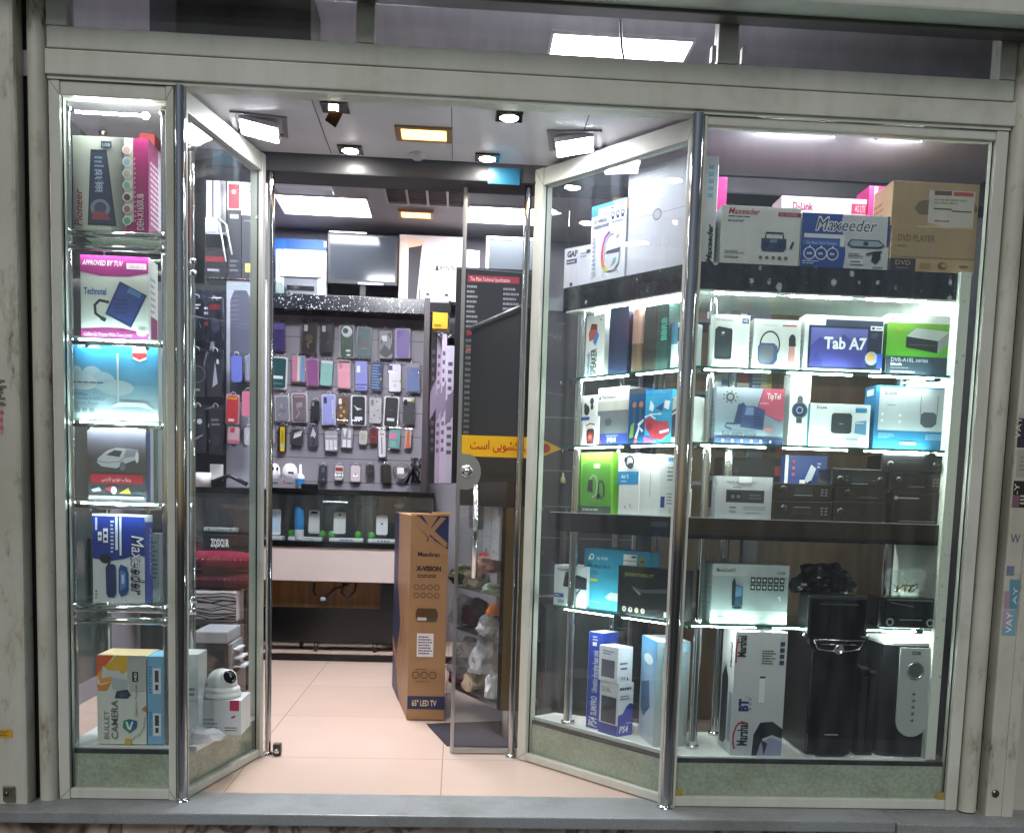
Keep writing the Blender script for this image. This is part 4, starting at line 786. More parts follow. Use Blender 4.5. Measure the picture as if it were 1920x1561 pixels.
# ---- first glass tier
P = Y_(.11); z = ZG['s1']
carton('boxed_hard_drive', 'white hard drive carton picturing a black drive, left of the upper glass shelf', 'carton', 1335, 1402, 689, 590, P, z, .06, '#e2e5e2', [Tt(.03, .88, .05, 'WD Elements', '#4c5257', w=.5), Rr(.78, .85, .96, .94, '#2a3f78'), Tt(.8, .87, .05, 'WD', '#e8edf4', w=.13, bold=.03), ('p', [(.04, .2), (.04, .72), (.12, .78), (.5, .74), (.52, .7), (.52, .2), (.48, .16), (.06, .16)], '#23282c'), ('p', [(.06, .22), (.06, .7), (.13, .75), (.48, .72), (.49, .22)], '#30373c'), Rr(.22, .64, .3, .68, '#d6dadb'), ('d', .2, .6, .34, .62, 1, '#9aa1a4'), ('l', [(.52, .2), (.7, .22)], .02, '#aab0ae')], left=[Rr(0, 0, 1, 1, '#c3cac8')])
carton('boxed_karaoke_speaker', 'white carton picturing a small grey speaker and pink microphone', 'carton', 1410, 1498, 690, 599, P, z, .085, '#dcdedb', [('e', .35, .5, .22, .28, '#2d3238'), ('e', .35, .5, .19, .245, '#dcdedb'), ('p', [(.1, .2), (.1, .46), (.16, .53), (.44, .53), (.52, .46), (.52, .2), (.44, .1), (.16, .1)], '#4a5b8a'), ('p', [(.13, .22), (.13, .44), (.18, .49), (.4, .49), (.44, .44), (.44, .22), (.38, .14), (.18, .14)], '#6d6f79'), ('p', [(.74, .16), (.76, .5), (.88, .5), (.9, .16)], '#c78d88'), ('e', .82, .6, .075, .12, '#2a2c30'), Rr(.75, .48, .9, .55, '#303236'), Rr(.6, .87, .9, .9, '#b0543f'), ('d', .2, .87, .58, .89, 1, '#8c9092')], left=[('d', .2, .2, .8, .8, 6, '#aeb3b0')])
carton('boxed_tablet', 'white tablet carton with purple screen lettered Tab A7', 'carton', 1505, 1652, 692, 592, P, z, .075, '#dfe2e2', [Rr(.26, .66, .99, .93, '#3a3f54'), Rr(.05, .06, .99, .82, '#272c40'), ('g', .08, .1, .8, .78, '#4a4a96', '#6a6cb0', 'v'), ('p', [(.08, .45), (.2, .62), (.34, .5), (.5, .68), (.6, .56), (.7, .66), (.8, .58), (.8, .1), (.08, .1)], '#45458e'), ('p', [(.08, .2), (.16, .36), (.24, .2), (.24, .1), (.08, .1)], '#3a3a7c'), Tt(.25, .42, .2, 'Tab A7', '#eef0f8', w=.54, bold=.03), Rr(.83, .76, .99, .84, '#e3e6ea'), Rr(.85, .78, .88, .82, '#23252d'), ('d', .9, .78, .98, .82, 1, '#4a4c55'), ('e', .86, .27, .08, .12, '#a9b4cc'), ('e', .85, .29, .05, .07, '#d8a860'), Rr(.93, .1, 1, .36, '#3a56b4'), ('d', .08, .93, .2, .96, 1, '#5a5e66'), ('d', .84, .62, .95, .72, 3, '#545a70')], left=[('d', .2, .2, .8, .8, 6, '#b6bcc0')])
carton('boxed_disc_drive', 'green and white optical drive carton, right end of the upper glass shelf', 'carton', 1659, 1778, 696, 590, P, z, .11, '#dde2dc', [Rr(0, 0, 1, .86, '#5c9c2f'), ('g', 0, .3, 1, .86, '#4f9a26', '#78ac3c', 'v'), Rr(.0, 0, 1, .31, '#2e3a48'), Tt(.16, .91, .04, 'Pioneer', '#6a6f70', w=.2, shear=.2), ('l', [(.05, .9), (.13, .95), (.15, .9)], .015, '#b03038'), ('p', [(.3, .46), (.3, .64), (.8, .58), (.8, .38)], '#2b2f30'), ('p', [(.3, .64), (.44, .78), (.98, .74), (.8, .58)], '#b7bcb8'), ('p', [(.8, .38), (.8, .58), (.98, .74), (.98, .54)], '#8f9692'), Rr(.34, .5, .76, .51, '#565c5c'), Tt(.08, .22, .07, 'DVR-A18L series', '#c3cbd2', w=.58), Tt(.08, .16, .04, 'black', '#dfe4e8', w=.18, bold=.04), ('d', .08, .11, .36, .13, 1, '#8d98a2'), ('d', .08, .03, .46, .08, 1, '#c3cbd2'), ('e', .18, .76, .06, .03, '#97a83c')], left=[Rr(0, 0, 1, .3, '#2e3a48'), Rr(0, .3, 1, .85, '#4c8628')])
# ---- second glass tier
z = ZG['s2']
carton('boxed_desk_phone', 'grey and pink desk phone carton lettered Best quality phone', 'carton', 1339, 1466, 836, 727, P, z, .09, '#8492a0', [('g', 0, .1, 1, 1, '#7d8c9c', '#97a3ae', 'v'), ('p', [(.68, 1), (.6, .63), (.96, .42), (1, .46), (1, 1)], '#b8566a'), ('l', [(.7, 1), (.6, .62), (.95, .42)], .012, '#31405c'), Tt(.74, .82, .1, 'TipTel', '#f0dfe2', w=.2, bold=.02), Tt(.64, .72, .04, 'modern', '#e3c8cd', w=.13), ('c', .2, .83, .08, '#4a4338'), ('c', .2, .83, .05, '#8492a0')] + [('c', .2 + .1 * math.cos(a), .83 + .1 * math.sin(a), .015, '#4a4338') for a in [x * .7 for x in range(9)]] + [('p', [(.26, .34), (.32, .7), (.4, .74), (.44, .66), (.4, .36)], '#2f3b5e'), ('p', [(.36, .3), (.4, .68), (.56, .68), (.72, .62), (.7, .26)], '#3b4a72'), ('p', [(.42, .52), (.44, .66), (.55, .66), (.55, .52)], '#6f86a8'), ('d', .56, .32, .7, .52, 4, '#24305a'), ('l', [(.28, .36), (.16, .36), (.14, .3), (.24, .26)], .03, '#2a3450'), Tt(.1, .15, .07, 'Best quality phone', '#2d3138', w=.5, bold=.02), Rr(0, 0, 1, .11, '#34426a'), ('e', .78, .26, .06, .05, '#c08a92')] + [Rr(.1 + .14 * i, .03, .13 + .14 * i, .08, '#c9d3e0') for i in range(6)], left=[Rr(0, 0, 1, .11, '#34426a'), ('d', .2, .3, .8, .8, 6, '#66748a')])
carton('boxed_smart_watch', 'tall white carton picturing a steel smart watch', 'carton', 1476, 1514, 837, 700, Y_(.13), z, .08, '#e4e8e1', [('l', [(.5, .32), (.5, .7)], .05, '#454c52'), Rr(.36, .32, .64, .42, '#454c52'), Rr(.36, .58, .64, .68, '#454c52'), ('c', .5, .5, .115, '#59636c'), ('c', .5, .5, .095, '#242f44'), ('c', .5, .5, .05, '#8fa3bd'), ('c', .5, .5, .035, '#242f44')])
carton('boxed_wifi_router', 'white router carton with teal side picturing a black square router', 'carton', 1515, 1628, 837, 757, P, z, .085, '#d3dcdb', [Tt(.11, .88, .06, 'D-Link', '#2b3338', w=.17, bold=.03), Rr(.75, .82, .94, .92, '#2f86b8'), ('p', [(.36, .36), (.36, .74), (.39, .79), (.67, .79), (.7, .74), (.7, .36), (.66, .32), (.4, .32)], '#30383e'), ('d', .49, .53, .57, .56, 1, '#aab4b8'), ('p', [(.75, .34), (.76, .6), (.94, .64), (.95, .3)], '#5e8fb0'), ('d', .77, .55, .93, .6, 1, '#d6e6ee'), Tt(.2, .15, .07, 'ADSL2+ WIRELESS ROUTER', '#4e5c62', w=.62), ('d', .12, .06, .36, .1, 1, '#9aa7aa'), ('d', .42, .04, .58, .11, 2, '#8f9da0'), ('d', .64, .06, .9, .1, 1, '#9aa7aa')], left=[Rr(0, 0, 1, 1, '#2c7f95')])
carton('boxed_range_extender', 'silver and blue range extender carton with two antennas, right end of the middle glass shelf', 'carton', 1636, 1774, 837, 724, P, z, .1, '#2f7aa6', [('g', .05, .3, .98, .97, '#b8c3c6', '#a4afb2', 'v'), Tt(.12, .86, .06, 'D-Link', '#2f3a40', w=.17, bold=.02), Rr(.61, .56, .617, .86, '#39424c'), Rr(.84, .56, .847, .86, '#39424c'), ('p', [(.62, .42), (.62, .56), (.66, .6), (.8, .6), (.84, .56), (.84, .42), (.78, .36), (.68, .36)], '#49545e'), ('d', .16, .68, .3, .71, 1, '#6e7a80'), ('c', .1, .55, .02, '#e1e8ea'), ('c', .34, .54, .02, '#e1e8ea'), ('c', .1, .45, .02, '#e1e8ea'), ('c', .34, .44, .02, '#e1e8ea'), ('d', .06, .17, .3, .26, 3, '#8fc0da'), ('d', .7, .16, .96, .26, 3, '#8fc0da'), Rr(.36, .08, .58, .12, '#bcd6e4')], left=[Rr(0, 0, 1, 1, '#2a6f9c'), Rr(.2, .85, .8, .95, '#dfe9ee')])
# ---- black slab tier
z = ZG['bl']
carton('boxed_cassette_stereo', 'silver car stereo carton with cut-out showing the faceplate, left end of the black shelf', 'carton', 1340, 1445, 972, 893, P, z, .14, '#b9bec3', [('g', 0, 0, 1, 1, '#aeb4ba', '#c5c9cc', 'v'), Rr(.18, .38, .86, .68, '#2e3440'), Rr(.22, .43, .45, .62, '#171b22'), ('c', .3, .52, .05, '#5a6472'), ('c', .4, .52, .05, '#5a6472'), ('d', .6, .45, .84, .6, 2, '#596372'), Tt(.18, .84, .05, 'MODEL 5712', '#59606a', w=.26), ('d', .3, .72, .5, .76, 1, '#59606a'), ('d', .25, .22, .38, .3, 1, '#555c66'), ('d', .25, .12, .38, .2, 2, '#555c66'), ('d', .5, .2, .9, .3, 2, '#7a828b'), ('d', .55, .12, .85, .16, 1, '#7a828b'), Rr(.4, .85, .62, 1, '#eef0f2')], left=[Rr(.3, .25, .55, .9, '#2a3042')])
carton('boxed_drive_enclosure', 'blue and white drive enclosure carton behind the silver stereo carton', 'carton', 1466, 1545, 972, 853, Y_(.3), z, .05, '#24407f', [Rr(0, 0, .08, 1, '#e8ecef'), ('p', [(.48, .62), (.62, .86), (.74, .8), (.6, .54)], '#cfd6dd'), ('p', [(.5, .55), (.62, .62), (.72, .48), (.6, .44)], '#20242c'), Rr(.36, .3, .5, .62, '#ece2e0'), Rr(.38, .34, .48, .56, '#b04048'), ('e', .82, .4, .13, .08, '#8c9878'), ('c', .2, .9, .025, '#d04848'), ('c', .2, .8, .025, '#d04848'), ('c', .2, .7, .025, '#d04848'), ('d', .76, .8, .86, .9, 2, '#c6d2e8'), ('d', .14, .35, .32, .55, 4, '#8ea2d0')])
def stereo(label, u0, u1, v0, v1, pl, zb, ops, dep=.15, group='black car stereos on the black shelf'):
    P0, P1 = pl.hit(u0, v1), pl.hit(u1, v1); w = P1.x - P0.x; h = pl.hit((u0 + u1) / 2, v0).z - zb
    t = thing('car_stereo', label, 'car stereo', (P0.x, P0.y, zb), RND.uniform(-.02, .02), group)
    m = MB().rbox(.006, w - .006, .01, dep, .001, h - .003, .002, '#3a3c40', 'metal'); m.obj('body', t)
    m = MB().rbox(0, w, -.008, .0095, 0.0005, h, .004, '#17181b', 'plastic'); m.decal((0, -.008, 0), (1, 0, 0), (0, 0, 1), w, h, ops, 'gloss'); fp_ = m.obj('faceplate', t)
    for s, b, r in [(o[1], o[2], o[3]) for o in ops if o[0] == 'c' and o[3] > .13]:
        MB().lathe([(r * h, 0), (r * h * .95, -.01), (r * h * .6, -.012), (0, -.012)], (0, 0, 0), '#2c2e33', 'plastic', 18, 'y').obj('knob', fp_, (s * w, -.0086, b * h))
    return h
kn = lambda s, b: ('c', s, b, .16, '#8d9197')
sc = lambda a, b, c, d, col='#2c3742': Rr(a, b, c, d, col)
bt = [Rr(.8 + .07 * i, .3 + .16 * j, .845 + .07 * i, .38 + .16 * j, '#83878e') for i in range(2) for j in range(3)]
z0 = z; h = stereo('black car stereo with wide display under the blue enclosure carton, lower of its pair', 1447, 1558, 939, 972, Y_(.105), z0, [kn(.17, .62), sc(.32, .3, .64, .68, '#343a3c'), Rr(.34, .66, .62, .7, '#8a9096')] + bt)
stereo('black car stereo with round knob stacked above its twin below the blue enclosure carton', 1449, 1558, 906, 939, Y_(.11), z0 + h + .001, [kn(.15, .7), sc(.34, .38, .66, .82), Rr(.34, .3, .66, .34, '#b9bec4')] + bt)
h = stereo('black car stereo at the bottom of the middle stack on the black shelf', 1562, 1658, 940, 972, Y_(.1), z0, [kn(.1, .5), sc(.2, .3, .8, .62, '#22282a')])
h2 = stereo('black car stereo with single large knob in the middle of the middle stack', 1564, 1660, 912, 940, Y_(.105), z0 + h + .001, [kn(.22, .62), Rr(.45, .25, .85, .3, '#6a7078')])
stereo('black car stereo with silver trim on top of the middle stack', 1558, 1660, 878, 912, Y_(.102), z0 + h + h2 + .002, [kn(.14, .4), kn(.88, .4), sc(.36, .2, .68, .5), Rr(.36, .12, .66, .16, '#a5abb0'), Rr(.02, .92, .98, .97, '#7b8288')] + [Rr(.24, .3, .3, .36, '#666a70'), Rr(.24, .5, .3, .56, '#666a70'), Rr(.74, .3, .8, .36, '#666a70')])
h = stereo('plain black car stereo at the bottom of the right stack, one silver line on it', 1670, 1764, 922, 972, Y_(.1), z0, [sc(.1, .1, .9, .9, '#1f2428'), Rr(.14, .06, .86, .09, '#7d858a'), ('c', .06, .8, .06, '#b7bdc0'), Rr(.1, .78, .52, .82, '#b7bdc0')])
h2 = stereo('black car stereo with button grid in the middle of the right stack', 1664, 1766, 886, 922, Y_(.105), z0 + h + .001, [kn(.16, .6), sc(.34, .36, .66, .78, '#1b2024'), Rr(.36, .24, .66, .28, '#868d92')] + bt)
stereo('black car stereo with two ring knobs on top of the right stack', 1652, 1764, 852, 886, Y_(.1), z0 + h + h2 + .002, [('c', .12, .42, .17, '#b8bdc0'), ('c', .12, .42, .1, '#222528'), ('c', .88, .45, .17, '#3f4447'), ('d', .3, .52, .72, .6, 1, '#5c6266')])
tag(MB().rbox(0, .028, 0, .02, 0, .05, .003, '#d9dcc8', 'card').obj('price_tag', None, (XE - .045, .11, at(1770, 884, .11).z)), 'small white tag beside the top right car stereo', 'tag')
# ---- lower glass tier
z = ZG['s3']
carton('boxed_cordless_phone', 'grey carton picturing a cordless phone with two rows of black icons', 'carton', 1331, 1474, 1171, 1058, P, z, .11, '#9aa6a8', [Rr(0, 0, 1, .22, '#c0c8c7'), Rr(0, .8, 1, 1, '#b7bfbf'), Tt(.05, .87, .06, 'MemoComDX', '#30383c', w=.25, shear=.15, bold=.02), Tt(.84, .85, .04, '2100B', '#3a4448', w=.11, bold=.02), ('p', [(.27, .3), (.26, .7), (.29, .78), (.31, .7), (.32, .3)], '#20282e'), ('p', [(.31, .28), (.31, .66), (.4, .62), (.41, .3)], '#36566e'), ('p', [(.31, .45), (.31, .64), (.39, .61), (.39, .47)], '#5a8aa8'), ('e', .34, .27, .07, .025, '#2c343a')] + [o for i in range(6) for j in range(2) for o in (Rr(.5 + .075 * i, .57 + .12 * j, .56 + .075 * i, .67 + .12 * j, '#22292d'), ('c', .53 + .075 * i, .62 + .12 * j, .025, '#b9c4c4'))] + [Rr(.08, .07, .16, .13, '#6d7676'), ('d', .4, .08, .6, .11, 1, '#4a5458'), Tt(.62, .07, .05, 'CCCC', '#4a5458', w=.14), ('d', .8, .08, .95, .11, 1, '#4a5458'), ('l', [(.86, .44), (.88, .48), (.89, .4)], .02, '#e6ebeb')], left=[('d', .2, .2, .8, .8, 7, '#7d8a8c')])
a, b = Y_(.09).hit(1508, 1188), Y_(.09).hit(1618, 1116)
t = thing('dash_panel', 'black car dashboard screen with chrome trimmed control panel hanging over the shelf edge', 'car stereo', (a.x, .055, a.z))
w, hh = b.x - a.x, b.z - a.z
m = MB().rbox(-.008, w + .008, -.012, .1, .0, hh, .01, '#1c1d20', 'plastic'); m.obj('housing', t)
m = MB().rbox(.006, w - .006, -.0165, -.0125, .01, hh - .012, .003, '#0e0f11', 'gloss'); m.decal((.006, -.0165, .01), (1, 0, 0), (0, 0, 1), w - .012, hh - .022, [Rr(.14, .84, .86, .87, '#5d6266'), ('d', .2, .9, .8, .95, 1, '#43474b'), Rr(.06, .06, .94, .78, '#15171b')], 'gloss'); m.obj('screen', t)
q = [(-.004, -.002), (.0, -.03), (.03, -.062), (.07, -.075), (w - .07, -.075), (w - .03, -.062), (w, -.03), (w + .004, -.002)]
m = MB().prism(q, -.03, .0, '#151619', 'gloss', axis='y'); cp_ = m.obj('control_panel', t)
m = MB(); m.tube([(.012, -.031, -.012), (.03, -.032, -.045), (.075, -.033, -.052), (w - .075, -.033, -.052), (w - .03, -.032, -.045), (w - .012, -.031, -.012), (.012, -.031, -.012)], .003, mat='chrome'); m.tube([(.04, -.031, -.028), (w - .04, -.031, -.028)], .0018, mat='chrome'); m.obj('chrome_trim', cp_)
m = MB(); m.lathe([(.019, 0), (.018, -.012), (.014, -.013), (.012, -.009), (0, -.009)], (w / 2, -.031, -.045), mat='chrome', axis='y'); m.obj('dial', cp_)
for x in (-.012, w + .012): MB().lathe([(.007, 0), (.007, -.006), (0, -.007)], (x, -.002, .0), mat='chrome', axis='y').obj('screw', t)
stereo('black double height car stereo with two ring knobs on the lower glass shelf', 1646, 1758, 1120, 1186, Y_(.08), z, [sc(.06, .06, .94, .94, '#1a1d1f'), ('c', .17, .2, .13, '#a8adb0'), ('c', .17, .2, .08, '#181a1c'), ('c', .84, .2, .13, '#a8adb0'), ('c', .84, .2, .08, '#181a1c'), Rr(.32, .27, .7, .3, '#8d9498'), Rr(.1, .9, .95, .95, '#70777a'), Rr(.1, .4, .72, .86, '#23282b'), ('l', [(.15, .84), (.55, .72)], .02, '#7f868a')], .13, None)
def bag(name, label, u, v, Y, zb, r, sc_, mat, seed, cat='bag', amp=.5):
    q = at(u, v, Y); o = MB().ball((0, 0, 0), r, '#202224', mat, 4, amp, seed, sc_, flat=r * .55).obj(name, None, (q.x, q.y, zb + r * .56)); tag(o, label, cat); return o
bag('plastic_bag', 'crumpled shiny black plastic bag behind the dashboard screen', 1545, 1080, .24, z + .105, .085, (1.3, .8, .75), 'black_bag', 4)
bag('plastic_wrap', 'clear crumpled plastic wrap over the double height car stereo', 1705, 1090, .2, z + .13, .07, (1.25, .8, .7), 'clear_bag', 8, 'wrapping')
m = MB()
for k in range(7):
    s = random.Random(k); x0, x1 = s.uniform(0, .08), s.uniform(.0, .1); m.tube([(x0, 0, 0), ((x0 + x1) / 2, s.uniform(-.03, .02), s.uniform(.02, .04)), (x1, s.uniform(-.03, .03), s.uniform(.0, .05))], .0022, s.choice(['#c8a63a', '#d8d8c8', '#8f6a2c', '#2f4a34']))
q = at(1672, 1110, .1); tag(m.obj('wire_bundle', None, (q.x, .1, z + .135)), 'tangle of yellow and white wires on the double height car stereo', 'wires')
# ---- floor tier
z = ZG['b']
carton('boxed_vacuum', 'tall silver carton with handle, red and black sideways lettering and vacuum picture', 'carton', 1368, 1464, 1415, 1184, Y_(.07), z, .17, '#ccd0d2',
  [('g', 0, 0, 1, 1, '#b9bec6', '#dfe3e2', 'v'), ('p', [(.42, .0), (.44, .17), (.56, .27), (.8, .28), (1, .22), (1, .14), (.8, .17), (.62, .14), (.54, .0)], '#1d212b'), ('p', [(.52, .0), (.58, .1), (.78, .15), (1, .12), (1, .0)], '#8f98b4'), ('p', [(.66, 0), (.72, .1), (.6, .13)], '#2a3044'), Tt(.32, .08, .2, 'Marshal', '#1d1f22', rot=90, w=.185, bold=.03), ('l', [(.08, .05), (.045, .11), (.05, .18), (.1, .24), (.2, .275), (.3, .262)], .014, '#b02a38'), Tt(.3, .36, .17, 'BT', '#25397c', rot=90, w=.1, bold=.06), ('d', .32, .36, .38, .48, 3, '#8d9096'), ('o', .27, .475, .012, .003, '#8d9096'), Rr(.5, .43, .61, .64, '#eef0ef'), Rr(.5, .63, .61, .645, '#30343a'), ('d', .52, .74, .8, .86, 6, '#5a5f66')] + [Rr(.86, .74 + .05 * i, .95, .775 + .05 * i, '#3e4c66') for i in range(4)] + [Rr(.87, .94, .95, .975, '#d8dcde'), Tt(.2, .8, .16, 'Marshal', '#2a2c30', rot=90, w=.17, bold=.03), ('l', [(.02, .75), (.015, .86), (.05, .95)], .012, '#b02a38')],
  left=[('p', [(.1, .05), (.1, .6), (.35, .7), (.6, .6), (.6, .1), (.4, .05)], '#22262e'), Rr(.7, .1, .95, .5, '#8d94a4'), Tt(.8, .7, .12, 'Marshal', '#2a2c30', rot=90, w=.2, bold=.05)], jit=0)
P0, P1 = Y_(.075).hit(1512, 1420), Y_(.075).hit(1596, 1420); w = P1.x - P0.x; h = Y_(.075).hit(1550, 1184).z - z
t = thing('subwoofer', 'big black subwoofer cabinet with glossy front below the dashboard screen', 'speaker', (P0.x, P0.y, z))
m = MB().rbox(-.0, w, .02, .3, .004, h - .002, .004, '#131416', 'plastic'); m.obj('cabinet', t)
m = MB().rbox(.0, w, -.004, .0195, .02, h * .89, .006, '#17191b', 'gloss'); m.rbox(0, w * .72, -.004, .0195, h * .895, h - .004, .004, '#17191b', 'gloss'); m.rbox(w * .725, w, .0, .0195, h * .895, h - .004, .004, '#17191b', 'gloss'); m.obj('front_panel', t)
m = MB().decal((0, -.0044, 0), (1, 0, 0), (0, 0, 1), w, h, [Rr(.36, .175, .66, .182, '#b9bcbe'), ('l', [(0, .885), (.68, .885), (.74, .868), (1, .868)], .008, '#767b7d')]); m.rbox(w * .76, w * .84, -.008, -.0045, h * .94, h * .95, .001, '#8c9093', 'metal'); m.obj('badge', t)
m = MB(); m.rbox(.03, w - .03, -.014, -.0045, .004, .03, .004, '#0b0c0d', 'gloss'); m.obj('foot', t)
P0, P1 = Y_(.1).hit(1603, 1419), Y_(.1).hit(1634, 1419); w = P1.x - P0.x; h = Y_(.1).hit(1620, 1254).z - z
for k in range(2):
    t = thing('satellite_speaker', ('slim black satellite speaker touching the subwoofer', 'slim black satellite speaker touching the silver fronted speaker')[k], 'speaker', (P0.x + k * w * .52, P0.y, z), 0, 'slim black satellite speakers')
    m = MB().prism([(0, 0), (w * .48, 0), (w * .48, .12), (0, .16)], .0, h - .012 * k, '#141517', 'gloss'); m.obj('cabinet', t)
    m = MB().rbox(.004, w * .48 - .004, -.007, -.0005, .02, h - .03, .002, '#1d1f22', 'matte'); m.obj('grille', t)
    m = MB().prism([(0.002, -.002), (w * .48 - .002, -.002), (w * .48 - .002, .08), (0.002, .12)], h - .0119 * k, h + .006 - .012 * k, '#aeb4b6', 'metal'); m.obj('cap', t)
P0, P1 = Y_(.085).hit(1647, 1418), Y_(.085).hit(1752, 1418); w = P1.x - P0.x; h = Y_(.085).hit(1700, 1210).z - z
t = thing('loudspeaker', 'black loudspeaker with rounded silver front plate and round cone, right corner of the display floor', 'speaker', (P0.x, P0.y, z))
prof = [(0, .02), (.03, .004), (w / 2, -.004), (w - .03, .004), (w, .02), (w, .26), (0, .26)]
m = MB().prism(prof, .0005, h, '#1d1f21', 'gloss', smooth=False); m.obj('cabinet', t)
m = MB().prism([(x, y - .0) for x, y in prof], h + .0003, h + .012, '#c9cdc8', 'plastic'); m.obj('top_plate', t)
x0, x1 = w * .24, w * .8; zc = .19 * h + (x1 - x0) / 2; n = 14
q = [(x1, h - .006), (x0, h - .006)] + [((x0 + x1) / 2 - (x1 - x0) / 2 * math.cos(math.pi * i / n), zc - (x1 - x0) / 2 * math.sin(math.pi * i / n)) for i in range(n + 1)]
m = MB().prism(q, -.012, -.004, '#b4b9b8', 'plastic', axis='y'); fp_ = m.obj('front_plate', t)
m = MB(); m.lathe([(.034, -.012), (.033, -.017), (.028, -.017), (.027, -.013)], ((x0 + x1) / 2, 0, h * .785), mat='chrome', axis='y', n=28); m.lathe([(.027, -.0125), (.018, -.0135), (0, -.015)], ((x0 + x1) / 2, 0, h * .785), '#5d6263', 'plastic', 24, 'y'); m.obj('cone', fp_)
for k in range(5): MB().lathe([(.0055, -.0122), (.005, -.016), (0, -.016)], ((x0 + x1) / 2, 0, h * (.58 - .06 * k)), '#7d8382', 'metal', 14, 'y').obj('knob', fp_)
m = MB().decal(((x0 + x1) / 2 - .016, -.0122, h * .925), (1, 0, 0), (0, 0, 1), .032, .012, [Rr(0, 0, 1, 1, '#4c5252'), ('d', .1, .2, .9, .8, 1, '#c3c9c8')]); m.obj('badge', t)

# ================================================================== ANGLED PART OF THE DISPLAY
P = PA.back(.03); z = ZG['t']
carton('boxed_small_speaker', 'small white carton with bold dark letters beside the round lamp speaker box', 'carton', 1057, 1104, 530, 462, PA.back(.02), z, .14, '#dcdcea', [('g', 0, 0, .5, 1, '#e3e1ea', '#d5d4e6', 'h'), Tt(.1, .78, .14, 'GAP', '#38304c', w=.38, bold=.05), Rr(.08, .6, .46, .72, '#4a3f66'), ('d', .1, .62, .44, .7, 1, '#c6c0dc'), ('d', .58, .7, .9, .85, 2, '#8f90aa'), ('c', .28, .1, .05, '#2c2838'), Rr(.8, .8, .98, .88, '#3a3550')], yaw=.1)
carton('boxed_lamp_speaker', 'white carton picturing a C shaped rainbow lamp speaker', 'carton', 1105, 1171, 530, 381, PA.back(.015), z, .11, '#dfe2ee', [Rr(0, .95, 1, 1, '#4ab0d8'), Rr(0, .86, .2, .95, '#3a9ac8'), Tt(.06, .77, .045, 'LED WIRELESS', '#3c4266', w=.4, bold=.03), Tt(.06, .7, .045, 'CHARGING SPEAKER', '#3c4266', w=.46, bold=.03), ('d', .55, .9, .95, .94, 1, '#53587a'), ('d', .6, .72, .95, .75, 1, '#6a6e8e')] + [o for i in range(3) for o in (('o', .62 + .14 * i, .83, .035, .014, '#3a3f5c'), Rr(.59 + .14 * i, .77, .66 + .14 * i, .8, '#2c3048'))] +
  [('l', [(.78, .55), (.7, .62), (.55, .62), (.42, .54), (.38, .42), (.36, .3), (.4, .2)], .07, '#e3e3ea'), ('l', [(.56, .62), (.44, .56), (.38, .46)], .04, '#9a3aa8'), ('l', [(.38, .47), (.36, .36), (.37, .28)], .045, '#d83a78'), ('l', [(.37, .28), (.4, .2), (.46, .16)], .05, '#e07a4a'), ('l', [(.44, .17), (.52, .14), (.58, .16)], .05, '#c6cc5a'), ('p', [(.46, .34), (.5, .38), (.88, .39), (.86, .33)], '#2c3050'), ('p', [(.48, .33), (.86, .33), (.84, .2), (.72, .12), (.56, .12), (.48, .22)], '#d3d5df'), ('p', [(.62, .16), (.7, .26), (.78, .28), (.76, .2)], '#6fa3a8'), ('l', [(.44, .12), (.4, .07)], .012, '#8a8ea2'), ('l', [(.8, .12), (.84, .07)], .012, '#8a8ea2'), ('d', .08, .1, .2, .6, 9, '#9ca0b8')], yaw=-.02)
carton('large_white_carton', 'large plain white console carton with round hole, highest box on the angled shelf', 'carton', 1172, 1287, 510, 308, PA.back(.02), z, .16, '#dcdcec', [('l', [(0, .54), (1, .54)], .006, '#a7a6c2'), ('e', .5, .53, .07, .055, '#8a8698'), ('e', .5, .53, .055, .042, '#c9c4cc'), Rr(.6, .22, .615, .32, '#f2f2f8'), Rr(.66, .23, .672, .31, '#f2f2f8'), ('l', [(.46, .68), (.52, .69), (.6, .68)], .012, '#f6f6fb'), ('d', .3, .86, .7, .95, 3, '#eef0f8')], jit=0)
# first glass tier (below the granite)
z = ZG['s1']
carton('boxed_speaker', 'narrow white carton lettered SPEAKER sideways with red and blue cube mark', 'carton', 1096, 1131, 697, 590, P, z, .09, '#e3e6e4', [('p', [(.15, .7), (.3, .86), (.6, .84), (.62, .74), (.45, .6), (.2, .58)], '#b8503f'), ('p', [(.3, .86), (.6, .84), (.55, .76), (.26, .77)], '#6a3428'), ('p', [(.4, .56), (.6, .74), (.72, .66), (.55, .5)], '#3f7fbc'), Tt(.62, .04, .3, 'SPEAKER', '#25292f', rot=90, w=.42, bold=.03), Tt(.26, .04, .16, 'Bluetooth', '#4576a8', rot=90, w=.36, bold=.03), ('d', .75, .88, .85, .93, 1, '#5c6266')])
carton('boxed_white_microphone', 'white carton with pink figures and purple square behind the SPEAKER box', 'carton', 1126, 1146, 696, 572, PA.back(.06), z, .08, '#e6e6e2', [Rr(.3, .42, .75, .6, '#7d7da8'), ('e', .5, .72, .22, .07, '#d8a088'), Rr(.45, .1, .65, .4, '#d4968c')])
carton('navy_carton', 'plain glossy navy carton standing upright on the angled glass shelf', 'carton', 1140, 1175, 695, 576, PA.back(.025), z, .1, '#26304c', [('g', 0, 0, 1, 1, '#222c48', '#31395a', 'v'), Rr(0, 0, .04, 1, '#45506e')], mat='gloss')
q = P.hit(1189, 694); h = P.hit(1189, 578).z - z
t = thing('cylinder_speaker', 'tall copper and brown round can between the navy carton and the dark one', 'speaker', (q.x + .025, q.y + .02, z))
MB().lathe([(0, .0005), (.032, .0005), (.034, .006), (.034, h * .45)], col='#6b5648', mat='gloss', n=24).obj('lower_can', t)
